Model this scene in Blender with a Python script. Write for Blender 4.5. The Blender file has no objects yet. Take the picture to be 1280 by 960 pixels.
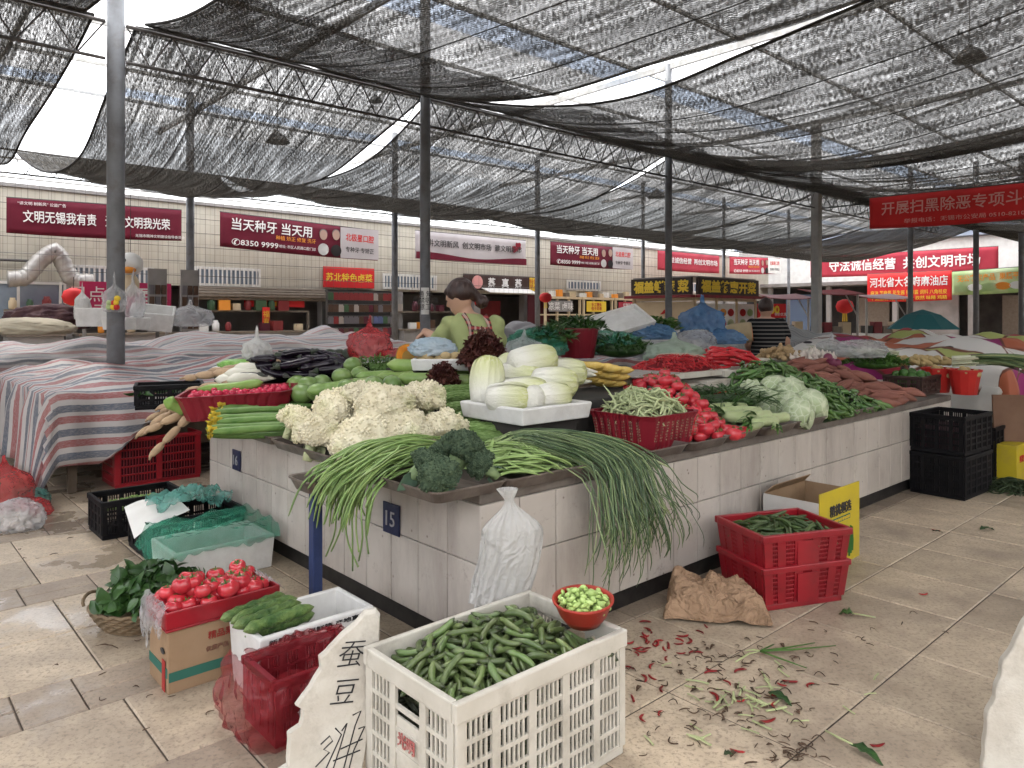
import bpy, bmesh, math, random
import numpy as np
from math import pi, sin, cos, radians, sqrt, atan2, floor
from mathutils import Vector, Matrix, Quaternion, noise

random.seed(11)
SC = bpy.context.scene
COL = SC.collection

# ------------------------------------------------------------------ camera, sky, sun, exposure
FPX, HZ, CAMH = 920.0, 395.0, 1.4
cd = bpy.data.cameras.new('camera')
cam = bpy.data.objects.new('camera', cd); COL.objects.link(cam)
cam.location = (0, 0, CAMH); cam.rotation_euler = (radians(90), 0, 0)
cd.sensor_width = 36; cd.lens = 36 * FPX / 1280
cd.shift_y = -(480 - HZ) / 1280
cd.clip_end = 600; cd.clip_start = .05
SC.camera = cam

w = bpy.data.worlds.new('World'); SC.world = w; w.use_nodes = True
wn = w.node_tree.nodes; wl = w.node_tree.links
bg = wn['Background']
sky = wn.new('ShaderNodeTexSky'); sky.sky_type = 'NISHITA'; sky.sun_disc = False
SUN_EL, SUN_ROT = radians(62), radians(-35)
sky.sun_elevation = SUN_EL; sky.sun_rotation = SUN_ROT; sky.dust_density = 4; sky.air_density = 1.0; sky.ozone_density = 1
hs = wn.new('ShaderNodeHueSaturation'); hs.inputs['Saturation'].default_value = .35
wl.new(sky.outputs[0], hs.inputs['Color']); wl.new(hs.outputs[0], bg.inputs[0])
bg.inputs[1].default_value = .15
sd = bpy.data.lights.new('sun', 'SUN'); sd.energy = 1.5; sd.angle = radians(11); sd.color = (1, .96, .9)
sun = bpy.data.objects.new('sun', sd); COL.objects.link(sun)
sdir = Vector((sin(SUN_ROT) * cos(SUN_EL), cos(SUN_ROT) * cos(SUN_EL), sin(SUN_EL)))
sun.rotation_euler = sdir.to_track_quat('Z', 'Y').to_euler()
SC.view_settings.view_transform = 'Standard'; SC.view_settings.look = 'None'
SC.view_settings.exposure = 2.05; SC.view_settings.gamma = 1; SC.view_settings.use_curve_mapping = False
SC.cycles.use_denoising = True
SC.cycles.max_bounces = 8; SC.cycles.diffuse_bounces = 3; SC.cycles.transparent_max_bounces = 24
SC.cycles.transmission_bounces = 6; SC.cycles.glossy_bounces = 3
SC.cycles.sample_clamp_indirect = 8; SC.cycles.caustics_reflective = False; SC.cycles.caustics_refractive = False

# ------------------------------------------------------------------ frames of the hall: u along the counters, v across them
CU, CV = .7426, .6698
RZ = atan2(CV, CU)
def UV(u, v, z=0): return Vector((u * CU - v * CV, u * CV + v * CU, z))
def toUV(p): return (p[0] * CU + p[1] * CV, -p[0] * CV + p[1] * CU)
def PZ(px, py, z):
    d = FPX * (CAMH - z) / (py - HZ)
    return Vector(((px - 640) / FPX * d, d, z))
def PD(px, py, d): return Vector(((px - 640) / FPX * d, d, CAMH + (HZ - py) / FPX * d))
def PU(px, py, z): return toUV(PZ(px, py, z))

# ------------------------------------------------------------------ tags
def tag(o, label=None, cat=None, group=None, kind=None):
    if label: o['label'] = label
    if cat: o['category'] = cat
    if group: o['group'] = group
    if kind: o['kind'] = kind
    return o
def empty(name, loc, rz=0, label=None, cat=None, group=None, rot=None):
    o = bpy.data.objects.new(name, None); COL.objects.link(o)
    o.location = loc; o.rotation_euler = rot if rot else (0, 0, rz); o.empty_display_size = .1
    return tag(o, label, cat, group)
def copy_tree(o, parent=None, loc=None, rz=None, label=None):
    c = o.copy(); COL.objects.link(c); c.parent = parent
    if loc is not None: c.location = loc
    if rz is not None: c.rotation_euler = (0, 0, rz)
    if label: c['label'] = label
    for ch in list(o.children): copy_tree(ch, c)
    return c

# ------------------------------------------------------------------ materials
def nodes(name):
    m = bpy.data.materials.new(name); m.use_nodes = True
    nt = m.node_tree; b = nt.nodes['Principled BSDF']
    return m, nt, b
def N(nt, t, **kw):
    n = nt.nodes.new(t)
    for k, v in kw.items(): setattr(n, k, v)
    return n
def math_node(nt, op, a, b=None):
    n = N(nt, 'ShaderNodeMath', operation=op)
    for i, x in enumerate((a, b)):
        if x is None: continue
        if isinstance(x, (int, float)): n.inputs[i].default_value = x
        else: nt.links.new(x, n.inputs[i])
    return n.outputs[0]
def mixc(nt, fac, a, b, mode='MIX'):
    n = N(nt, 'ShaderNodeMix', data_type='RGBA', blend_type=mode)
    for sock, x in ((n.inputs[0], fac), (n.inputs[6], a), (n.inputs[7], b)):
        if isinstance(x, (int, float)): sock.default_value = x
        elif isinstance(x, (tuple, list)): sock.default_value = (*x[:3], 1)
        else: nt.links.new(x, sock)
    return n.outputs[2]
def ramp(nt, fac, stops):
    r = N(nt, 'ShaderNodeValToRGB'); els = r.color_ramp.elements
    while len(els) < len(stops): els.new(.5)
    for e, (p, c) in zip(els, stops):
        e.position = p; e.color = (c, c, c, 1) if isinstance(c, (int, float)) else (*c, 1)
    nt.links.new(fac, r.inputs[0]); return r.outputs[0]
def noise_tex(nt, co, scale, detail=4, rough=.55, dist=0):
    n = N(nt, 'ShaderNodeTexNoise'); n.inputs['Scale'].default_value = scale
    n.inputs['Detail'].default_value = detail; n.inputs['Roughness'].default_value = rough
    n.inputs['Distortion'].default_value = dist
    if co is not None: nt.links.new(co, n.inputs['Vector'])
    return n.outputs['Fac']
def coords(nt, which='Object', scale=None):
    t = N(nt, 'ShaderNodeTexCoord').outputs[which]
    if scale:
        mp = N(nt, 'ShaderNodeMapping'); mp.inputs['Scale'].default_value = scale
        nt.links.new(t, mp.inputs['Vector']); return mp.outputs[0]
    return t
def add_bump(nt, b, fac, strength, dist=.01):
    bp = N(nt, 'ShaderNodeBump'); bp.inputs['Strength'].default_value = strength; bp.inputs['Distance'].default_value = dist
    nt.links.new(fac, bp.inputs['Height']); nt.links.new(bp.outputs[0], b.inputs['Normal'])
def finish(m, nt, b, col, rough=.5, spec=.5, rand=0., hue=0., tl=0., alpha=None, metal=0):
    """colour socket -> per-object variation -> principled (+ translucent share, + transparent share)"""
    if rand or hue:
        oi = N(nt, 'ShaderNodeObjectInfo'); h = N(nt, 'ShaderNodeHueSaturation')
        v = math_node(nt, 'MULTIPLY_ADD', oi.outputs['Random'], 2 * rand); v.node.inputs[2].default_value = 1 - rand
        nt.links.new(v, h.inputs['Value'])
        if hue:
            r2 = math_node(nt, 'FRACT', math_node(nt, 'MULTIPLY', oi.outputs['Random'], 17.3))
            v2 = math_node(nt, 'MULTIPLY_ADD', r2, 2 * hue); v2.node.inputs[2].default_value = .5 - hue
            nt.links.new(v2, h.inputs['Hue'])
        if isinstance(col, (tuple, list)): h.inputs['Color'].default_value = (*col[:3], 1)
        else: nt.links.new(col, h.inputs['Color'])
        col = h.outputs[0]
    if isinstance(col, (tuple, list)): b.inputs['Base Color'].default_value = (*col[:3], 1)
    else: nt.links.new(col, b.inputs['Base Color'])
    if isinstance(rough, (int, float)): b.inputs['Roughness'].default_value = rough
    else: nt.links.new(rough, b.inputs['Roughness'])
    b.inputs['Specular IOR Level'].default_value = spec * .55; b.inputs['Metallic'].default_value = metal
    out = nt.nodes['Material Output']; last = b.outputs[0]
    if tl:
        t = N(nt, 'ShaderNodeBsdfTranslucent')
        if isinstance(col, (tuple, list)): t.inputs[0].default_value = (*col[:3], 1)
        else: nt.links.new(col, t.inputs[0])
        mx = N(nt, 'ShaderNodeMixShader'); mx.inputs[0].default_value = tl
        nt.links.new(last, mx.inputs[1]); nt.links.new(t.outputs[0], mx.inputs[2]); last = mx.outputs[0]
    if alpha is not None:
        t = N(nt, 'ShaderNodeBsdfTransparent'); mx = N(nt, 'ShaderNodeMixShader')
        if isinstance(alpha, (int, float)): mx.inputs[0].default_value = alpha
        else: nt.links.new(alpha, mx.inputs[0])
        nt.links.new(t.outputs[0], mx.inputs[1]); nt.links.new(last, mx.inputs[2]); last = mx.outputs[0]
    nt.links.new(last, out.inputs[0]); return m
def mat(name, c1, c2=None, scale=8, rough=.5, spec=.5, bump=0, bscale=60, bdist=.01, rand=0., hue=0., tl=0., alpha=None, metal=0,
        detail=4, lo=.35, hi=.65, stretch=None, crease=0, dirt=None, dscale=3, damt=.6):
    m, nt, b = nodes(name)
    co = coords(nt, 'Object', stretch)
    col = c1
    if c2: col = mixc(nt, ramp(nt, noise_tex(nt, co, scale, detail), [(lo, 0.), (hi, 1.)]), c1, c2)
    if dirt:
        f = ramp(nt, noise_tex(nt, co, dscale, 8, .7), [(.5, 0.), (.75, damt)])
        col = mixc(nt, f, col, dirt)
    if crease:
        r1 = ramp(nt, noise_tex(nt, co, crease, 2, .5, 1.2), [(.40, 0.), (.5, 1.), (.60, 0.)]); r2 = ramp(nt, noise_tex(nt, co, crease * 2.7, 2, .5, 1.0), [(.38, 0.), (.5, .6), (.62, 0.)])
        add_bump(nt, b, math_node(nt, 'ADD', r1, r2), bump or .8, bdist)
    elif bump: add_bump(nt, b, noise_tex(nt, co, bscale, 3), bump, bdist)
    return finish(m, nt, b, col, rough, spec, rand, hue, tl, alpha, metal)

# ------------------------------------------------------------------ mesh builder
def nz(p, s=1., o=0.):
    return noise.noise(Vector((p[0] * s + o, p[1] * s + o * 1.7, p[2] * s - o)))
class MB:
    def __init__(s): s.v = []; s.f = []; s.mi = []; s.m = 0; s.uv = None
    def add(s, vs, fs):
        o = len(s.v); s.v += [tuple(p) for p in vs]
        for f in fs: s.f.append(tuple(i + o for i in f)); s.mi.append(s.m)
        return s
    def box(s, x0, x1, y0, y1, z0, z1, M=None):
        vs = [Vector((x, y, z)) for z in (z0, z1) for y in (y0, y1) for x in (x0, x1)]
        if M is not None: vs = [M @ p for p in vs]
        return s.add(vs, [(0, 2, 3, 1), (4, 5, 7, 6), (0, 1, 5, 4), (2, 6, 7, 3), (0, 4, 6, 2), (1, 3, 7, 5)])
    def cbox(s, c, sx, sy, sz, rz=0, M=None):
        T = Matrix.Translation(Vector(c)) @ (M if M is not None else Matrix.Rotation(rz, 4, 'Z'))
        return s.box(-sx / 2, sx / 2, -sy / 2, sy / 2, -sz / 2, sz / 2, T)
    def tube(s, pts, r, n=8, cap=True, flat=1.):
        pts = [Vector(p) for p in pts]; k = len(pts)
        rs = r if isinstance(r, (list, tuple)) else [r] * k
        vs = []; up = None
        for i, p in enumerate(pts):
            t = (pts[min(i + 1, k - 1)] - pts[max(i - 1, 0)])
            if t.length < 1e-9: t = Vector((0, 0, 1))
            t.normalize()
            if up is None: up = Vector((0, 0, 1)) if abs(t.z) < .9 else Vector((1, 0, 0))
            a = t.cross(up)
            if a.length < 1e-6: a = t.orthogonal()
            a.normalize(); bb = a.cross(t).normalized(); up = bb
            for j in range(n):
                q = 2 * pi * j / n
                vs.append(p + a * (cos(q) * rs[i]) + bb * (sin(q) * rs[i] * flat))
        fs = [(i * n + j, i * n + (j + 1) % n, (i + 1) * n + (j + 1) % n, (i + 1) * n + j) for i in range(k - 1) for j in range(n)]
        if cap: fs += [tuple(range(n))[::-1], tuple((k - 1) * n + j for j in range(n))]
        return s.add(vs, fs)
    def bar(s, a, b, r, n=6): return s.tube([a, b], r, n)
    def lathe(s, prof, n=16, M=None, fn=None, caps=True):
        vs = []
        for i, (r, z) in enumerate(prof):
            for j in range(n):
                q = 2 * pi * j / n; rr = r * (fn(q, z) if fn else 1)
                p = Vector((rr * cos(q), rr * sin(q), z)); vs.append(M @ p if M is not None else p)
        k = len(prof)
        fs = [(i * n + j, i * n + (j + 1) % n, (i + 1) * n + (j + 1) % n, (i + 1) * n + j) for i in range(k - 1) for j in range(n)]
        if caps: fs += [tuple(range(n))[::-1], tuple((k - 1) * n + j for j in range(n))]
        return s.add(vs, fs)
    def grid(s, fn, nu, nv, closed=False):
        vs = [fn(i / nu, j / nv) for j in range(nv + 1) for i in range(nu + 1)]
        W = nu + 1
        return s.add(vs, [(j * W + i, j * W + i + 1, (j + 1) * W + i + 1, (j + 1) * W + i) for j in range(nv) for i in range(nu)])
    def ico(s, c, r, sub=2, fn=None, sc=(1, 1, 1), M=None):
        bm = bmesh.new(); bmesh.ops.create_icosphere(bm, subdivisions=sub, radius=1)
        vs = []
        for q in bm.verts:
            d = q.co.copy(); k = fn(d) if fn else 1
            p = Vector((d.x * sc[0], d.y * sc[1], d.z * sc[2])) * (r * k)
            if M is not None: p = M @ p
            vs.append(p + Vector(c))
        bm.verts.index_update()
        s.add(vs, [tuple(q.index for q in f.verts) for f in bm.faces]); bm.free(); return s
    def mesh(s, name, mats, smooth=False):
        me = bpy.data.meshes.new(name); me.from_pydata(s.v, [], s.f)
        for m in (mats if isinstance(mats, (list, tuple)) else [mats]): me.materials.append(m)
        if len(me.materials) > 1: me.polygons.foreach_set('material_index', s.mi)
        if smooth: me.polygons.foreach_set('use_smooth', [True] * len(me.polygons))
        me.update(); return me
    def build(s, name, mats, parent=None, smooth=False, bevel=0, loc=None, rz=None, solid=0, sub=0):
        o = bpy.data.objects.new(name, s.mesh(name, mats, smooth)); COL.objects.link(o)
        if parent: o.parent = parent
        if loc is not None: o.location = loc
        if rz is not None: o.rotation_euler = (0, 0, rz)
        if solid:
            q = o.modifiers.new('s', 'SOLIDIFY'); q.thickness = solid; q.offset = 0
        if bevel:
            q = o.modifiers.new('b', 'BEVEL'); q.width = bevel; q.segments = 2; q.limit_method = 'ANGLE'
        if sub:
            q = o.modifiers.new('ss', 'SUBSURF'); q.levels = sub; q.render_levels = sub
        return o
def link_mesh(name, me, loc, quat=None, rz=None, parent=None, scale=None):
    o = bpy.data.objects.new(name, me); COL.objects.link(o); o.location = loc
    if quat is not None: o.rotation_mode = 'QUATERNION'; o.rotation_quaternion = quat
    if rz is not None: o.rotation_euler = (0, 0, rz)
    if scale: o.scale = (scale,) * 3 if isinstance(scale, (int, float)) else scale
    if parent: o.parent = parent
    return o
def set_uv(o, uvfn):
    me = o.data; ly = me.uv_layers.new(name='UVMap')
    for lp in me.loops: ly.data[lp.index].uv = uvfn(lp.vertex_index)
def lettering(body, m, parent, loc, h=None, wd=None, rot=(pi / 2, 0, 0), name='lettering', bold=0., shear=0., spacing=1.):
    c = bpy.data.curves.new('lettering', 'FONT'); c.body = body; c.size = 1; c.extrude = .002; c.offset = bold
    c.align_x = 'CENTER'; c.align_y = 'CENTER'; c.shear = shear; c.space_character = spacing; c.resolution_u = 2
    t = bpy.data.objects.new('lettering_source', c); COL.objects.link(t)
    dg = bpy.context.evaluated_depsgraph_get()
    me = bpy.data.meshes.new_from_object(t.evaluated_get(dg))
    bpy.data.objects.remove(t); bpy.data.curves.remove(c)
    xs = [q.co.x for q in me.vertices]; ys = [q.co.y for q in me.vertices]
    W = max(xs) - min(xs); H = max(ys) - min(ys); cx = (max(xs) + min(xs)) / 2; cy = (max(ys) + min(ys)) / 2
    sy = h / H if h else wd / W; sx = wd / W if wd else sy
    for q in me.vertices: q.co = Vector(((q.co.x - cx) * sx, (q.co.y - cy) * sy, q.co.z * .8))
    me.materials.clear(); me.materials.append(m)
    o = bpy.data.objects.new(name, me); COL.objects.link(o); o.parent = parent; o.location = loc; o.rotation_euler = rot
    return o
def remesh(mb, name, m, voxel=.012, smooth_it=4, parent=None, loc=None, rz=None):
    """one continuous skin round overlapping shapes"""
    me = mb.mesh(name, m); t = bpy.data.objects.new('skin_source', me); COL.objects.link(t)
    q = t.modifiers.new('r', 'REMESH'); q.mode = 'VOXEL'; q.voxel_size = voxel
    q = t.modifiers.new('s', 'SMOOTH'); q.iterations = smooth_it; q.factor = .5
    dg = bpy.context.evaluated_depsgraph_get()
    me2 = bpy.data.meshes.new_from_object(t.evaluated_get(dg)); bpy.data.objects.remove(t)
    me2.polygons.foreach_set('use_smooth', [True] * len(me2.polygons))
    me2.materials.clear(); me2.materials.append(m)
    o = bpy.data.objects.new(name, me2); COL.objects.link(o)
    if parent: o.parent = parent
    if loc is not None: o.location = loc
    if rz is not None: o.rotation_euler = (0, 0, rz)
    return o
# ------------------------------------------------------------------ materials of the hall
def slab_mat(name, c1, c2, rnd=.16):
    m, nt, b = nodes(name); co = coords(nt)
    big = noise_tex(nt, co, 1.3, 6, .6); mid = noise_tex(nt, co, 7, 6, .65); fine = noise_tex(nt, co, 60, 5, .7)
    col = mixc(nt, ramp(nt, mid, [(.35, 0.), (.65, 1.)]), c1, c2)
    g = N(nt, 'ShaderNodeNewGeometry'); h = N(nt, 'ShaderNodeHueSaturation')
    v = math_node(nt, 'MULTIPLY_ADD', g.outputs['Random Per Island'], 2 * rnd); v.node.inputs[2].default_value = 1 - rnd
    nt.links.new(v, h.inputs['Value']); nt.links.new(col, h.inputs['Color']); col = h.outputs[0]
    col = mixc(nt, ramp(nt, fine, [(.50, 0.), (.66, .65)]), col, (.12, .09, .068))        # pits holding dirt
    col = mixc(nt, ramp(nt, big, [(.45, 0.), (.66, .6)]), col, (.17, .13, .10))            # trodden grime
    wet = ramp(nt, noise_tex(nt, co, 1.9, 5, .6, .3), [(.50, 0.), (.60, 1.)])
    sx = N(nt, 'ShaderNodeSeparateXYZ'); nt.links.new(co, sx.inputs[0])
    left = ramp(nt, math_node(nt, 'MULTIPLY_ADD', sx.outputs[0], -1.), [(.1, 0.), (.9, 1.)])
    left.node.inputs[0].links[0].from_node.inputs[2].default_value = -1.0
    wet = math_node(nt, 'MULTIPLY', wet, left)
    rough = math_node(nt, 'SUBTRACT', .52, math_node(nt, 'MULTIPLY', wet, .42))
    col = mixc(nt, math_node(nt, 'MULTIPLY', wet, .35), col, (.16, .13, .1))
    add_bump(nt, b, fine, .25, .004)
    return finish(m, nt, b, col, rough, 1.0)
M_SLAB = slab_mat('travertine_slab', (.52, .42, .305), (.38, .30, .215))
M_BRICK = slab_mat('brown_paver', (.36, .285, .21), (.28, .215, .16), .2)
M_GROUT = mat('dirty_grout', (.10, .08, .062), (.055, .043, .035), 20, .8)
M_POLE = mat('grey_painted_steel', (.20, .21, .225), (.15, .155, .165), 5, .45, .5, .1, 30, dirt=(.1, .075, .06), dscale=6)
M_POLE2 = mat('pale_galvanised_steel', (.42, .41, .39), (.34, .33, .31), 5, .5)
M_STEEL = mat('dark_truss_steel', (.075, .07, .068), (.11, .10, .095), 12, .6)
M_WHSTEEL = mat('white_truss_steel', (.55, .54, .52), (.4, .39, .37), 8, .5)

# ------------------------------------------------------------------ ground: grout bed to the horizon, slabs laid on it
MB().box(-150, 150, -60, 250, -.2, -.006).build('ground', M_GROUT); tag(bpy.data.objects['ground'], kind='structure')
rows = [(-3.93 + .507 * k, -3.93 + .507 * (k + 1), 's') for k in range(12)]
vv = rows[-1][1]
rows += [(vv, 2.45, 'b'), (2.45, 2.958, 's'), (2.958, 3.255, 'b'), (3.255, 3.74, 's'), (3.74, 4.215, 's'), (4.215, 4.51, 'b')]
vv = 4.51
while vv < 19:
    for q, t in ((.485, 's'), (.48, 's'), (.295, 'b')):
        rows.append((vv, vv + q, t)); vv += q
def slab(mb, u0, u1, v0, v1, g=.0026, ch=.0045, z=0.):
    P = [(u0 + g, v0 + g), (u1 - g, v0 + g), (u1 - g, v1 - g), (u0 + g, v1 - g)]
    I = [(u0 + g + ch, v0 + g + ch), (u1 - g - ch, v0 + g + ch), (u1 - g - ch, v1 - g - ch), (u0 + g + ch, v1 - g - ch)]
    dz = random.uniform(-.0012, .0012)
    vs = [UV(*p, -.005) for p in P] + [UV(*p, z + dz) for p in I]
    mb.add(vs, [(4, 5, 6, 7)] + [(i, (i + 1) % 4, 4 + (i + 1) % 4, 4 + i) for i in range(4)])
sl, br = MB(), MB()
for v0, v1, t in rows:
    if t == 's':
        for k in range(-12, 72): slab(sl, .75 + .507 * k, .75 + .507 * (k + 1), v0, v1)
    elif v0 < 9:
        u = -3.0; k = 0
        while u < 9:
            if k % 2: L = .2; slab(br, u, u + L, v0, v1)
            else:
                L = .32; mid = (v0 + v1) / 2 + random.uniform(-.02, .02)
                slab(br, u, u + L, v0, mid); slab(br, u, u + L, mid, v1)
            u += L; k += 1
    else:
        for k in range(-12, 72): slab(br, .75 + .507 * k, .75 + .507 * (k + 1), v0, v1)
tag(sl.build('floor_slabs', M_SLAB), kind='structure'); tag(br.build('floor_paver_bands', M_BRICK), kind='structure')

# ------------------------------------------------------------------ roof of the hall
def roof_mat(name, tr, col, tcol=(1, 1, 1)):
    m, nt, b = nodes(name); out = nt.nodes['Material Output']
    t = N(nt, 'ShaderNodeBsdfTranslucent'); t.inputs[0].default_value = (*col, 1)
    tp = N(nt, 'ShaderNodeBsdfTransparent'); tp.inputs[0].default_value = (*tcol, 1)
    mx = N(nt, 'ShaderNodeMixShader'); mx.inputs[0].default_value = tr
    nt.links.new(t.outputs[0], mx.inputs[1]); nt.links.new(tp.outputs[0], mx.inputs[2])
    nt.links.new(mx.outputs[0], out.inputs[0]); return m
M_SHEET = roof_mat('milky_roof_sheet', .55, (.93, .93, .92))
M_CLEAR = roof_mat('clear_roof_sheet', .8, (.9, .93, .98), (.86, .92, 1))
RZT = 5.9
def roof_z(v): return RZT + .35 * abs(((v - 4.1) / 7.28 + .5) % 1 - .5) * 2 * 0 + 0
roof = empty('market_roof', UV(0, 0, 0), RZ, 'high translucent white sheet roof over the whole market hall', 'roof')
strips = [(-30, 1.4, 0), (1.4, 2.0, 1), (2.0, 8.55, 0), (8.55, 9.2, 1), (9.2, 15.9, 0), (15.9, 16.5, 1), (16.5, 18.6, 0)]
for a, b_, c in strips:
    MB().box(-16, 42, a, b_, RZT, RZT + .01).build('skylight' if c else 'roof_sheet', M_CLEAR if c else M_SHEET, roof)
for k in range(13):
    v = -8 + k * 2.05
    MB().box(-16, 42, v - .02, v + .02, RZT - .07, RZT - .012).build('purlin', M_WHSTEEL, roof)
for u in (-8, -3.4, 1.89, 5.47, 10.65, 16.2, 21.4, 26.6, 32):
    MB().box(u - .025, u + .025, -30, 18.6, RZT - .2, RZT - .095).build('rafter', M_WHSTEEL, roof)

# ------------------------------------------------------------------ poles and trusses
def pole(u, v, r, h, m, label, grp='steel roof poles', collar=True, square=False):
    t = empty('roof_pole', UV(u, v, 0), RZ, label, 'pole', grp)
    mb = MB()
    if square: mb.box(-r, r, -r, r, 0, h)
    else: mb.tube([(0, 0, 0), (0, 0, h)], r, 20)
    mb.build('shaft', m, t, smooth=not square)
    c = MB(); c.tube([(0, 0, h - .36), (0, 0, h - .3)], r * 1.12, 20)
    c.tube([(0, 0, h * .55), (0, 0, h * .55 + .03)], r * 1.06, 20); c.build('collar', m, t)
    MB().box(-.14, .14, -.14, .14, 0.0, .02).build('base_plate', M_STEEL, t)
    return t
ZT, ZB = 4.18, 3.83
P0 = pole(1.89, 7.72, .078, RZT - .1, M_POLE, 'thick grey steel pole standing in the striped tarp stall')
P1 = pole(5.47, 7.72, .066, RZT - .1, M_POLE, 'grey steel pole behind the woman, with a paper notice on it')
P2 = pole(10.65, 7.72, .06, RZT - .1, M_POLE, 'dark grey steel pole rising behind the blue plastic bag')
P3 = pole(16.2, 7.72, .085, RZT - .1, M_POLE2, 'pale square steel pole at the end of the red slogan banner', square=True)
FARL = ['slim far pole between the long slogan banner and the dental banner', 'slim far pole in front of the snack packet rack', 'slim far pole at the edge of the dark steamer sign',
        'slim far pole before the cream booth with yellow lettering', 'slim far pole right of the maroon market slogan banner', 'slim far pole far right of the small dental banner']
for (u, lb) in zip((5.0, 9.74, 14.5, 19.3, 24.1, 29.0), FARL):
    pole(u, 15, .075 if u < 15 else .06, RZT - .1, M_POLE, lb)
for (px, d, lb) in ((1138, 21, 'slim pole hiding part of the sesame oil shop sign'), (1220, 20, 'slim pole in front of the pale green vegetable poster'), (1277, 19, 'slim pole at the right edge of the photo')):
    p = Vector(((px - 640) / FPX * d, d, 0)); u, v = toUV(p); pole(u, v, .07, 5.6, M_POLE, lb)
def truss(u0, u1, v, n, label, m=None, zt=ZT, zb=ZB, r=.014, along='u'):
    m = m or M_STEEL
    t = empty('roof_truss', UV(0, 0, 0), RZ, label, 'roof truss', 'triangulated roof trusses')
    P = (lambda s, z: (s, v, z)) if along == 'u' else (lambda s, z: (v, s, z))
    MB().bar(P(u0, zt), P(u1, zt), r * 1.3).build('top_chord', m, t); MB().bar(P(u0, zb), P(u1, zb), r * 1.2).build('bottom_chord', m, t)
    wb = MB(); L = (u1 - u0) / n
    for k in range(n):
        a = u0 + k * L
        wb.bar(P(a, zt), P(a + L / 2, zb), r * .6, 5); wb.bar(P(a + L / 2, zb), P(a + L, zt), r * .6, 5)
    wb.build('web', m, t)
truss(-3.4, 1.8, 7.72, 11, 'dark roof truss left of the thick grey pole')
truss(1.98, 5.39, 7.72, 8, 'dark roof truss from the thick grey pole to the pole behind the woman')
truss(5.55, 10.58, 7.72, 13, 'dark roof truss from the pole behind the woman to the pole behind the blue bag')
truss(10.72, 16.1, 7.72, 13, 'dark roof truss from the blue bag pole to the pale square pole')
truss(16.3, 24, 7.72, 18, 'dark roof truss right of the pale square pole')
for a, b_, lb in ((-3, 5, 'thin roof truss above the long maroon slogan banner'), (5.1, 9.7, 'thin roof truss above the large dental banner'), (9.8, 14.4, 'thin roof truss above the pale pink slogan banner'), (14.6, 19.2, 'thin roof truss above the small dental banner'), (19.4, 32, 'thin roof truss at the far right end of the hall')):
    truss(a, b_, 15, int((b_ - a) / .42), lb, zt=ZT + .05, zb=ZB)
for a, b_, lb in ((-3, 7, 'pale truss along the building, left stretch'), (7.2, 16, 'pale truss along the building, middle stretch'), (16.2, 32, 'pale truss along the building, right stretch')):
    truss(a, b_, 17.3, int((b_ - a) / .5), lb, m=M_WHSTEEL, zt=4.5, zb=4.12, r=.017)
truss(-2, 7.6, 16.2, 20, 'steel truss running towards the right end of the hall', along='v', zt=ZT - .05, zb=ZB - .02)

# ------------------------------------------------------------------ shade nets
def net_mat():
    m, nt, b = nodes('black_shade_net')
    uv = N(nt, 'ShaderNodeUVMap').outputs[0]
    mp = N(nt, 'ShaderNodeMapping'); mp.inputs['Scale'].default_value = (1, .06, 1); nt.links.new(uv, mp.inputs['Vector'])
    streak = noise_tex(nt, mp.outputs[0], 13, 5, .7, .2)
    big = noise_tex(nt, uv, .5, 3)
    mp2 = N(nt, 'ShaderNodeMapping'); mp2.inputs['Scale'].default_value = (1, .35, 1); nt.links.new(uv, mp2.inputs['Vector'])
    grain = noise_tex(nt, mp2.outputs[0], 80, 3, .75)
    t = math_node(nt, 'ADD', math_node(nt, 'MULTIPLY', math_node(nt, 'SUBTRACT', streak, .5), .34), math_node(nt, 'MULTIPLY', math_node(nt, 'SUBTRACT', big, .5), .10))
    mp3 = N(nt, 'ShaderNodeMapping'); mp3.inputs['Scale'].default_value = (1, .03, 1); nt.links.new(uv, mp3.inputs['Vector'])
    lines = ramp(nt, noise_tex(nt, mp3.outputs[0], 38, 2, .6, .1), [(.35, 0.), (.65, 1.)])
    a = math_node(nt, 'ADD', math_node(nt, 'MULTIPLY', grain, .95), t)
    a = math_node(nt, 'ADD', a, math_node(nt, 'MULTIPLY', math_node(nt, 'SUBTRACT', lines, .5), .10))
    al = ramp(nt, a, [(.26, .18), (.55, .96)])
    return finish(m, nt, b, (.06, .055, .048), .9, .05, tl=.3, alpha=al)
M_NET = net_mat()
M_HEM = mat('net_hem', (.03, .028, .027), (.05, .047, .045), 30, .9, .1)
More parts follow.
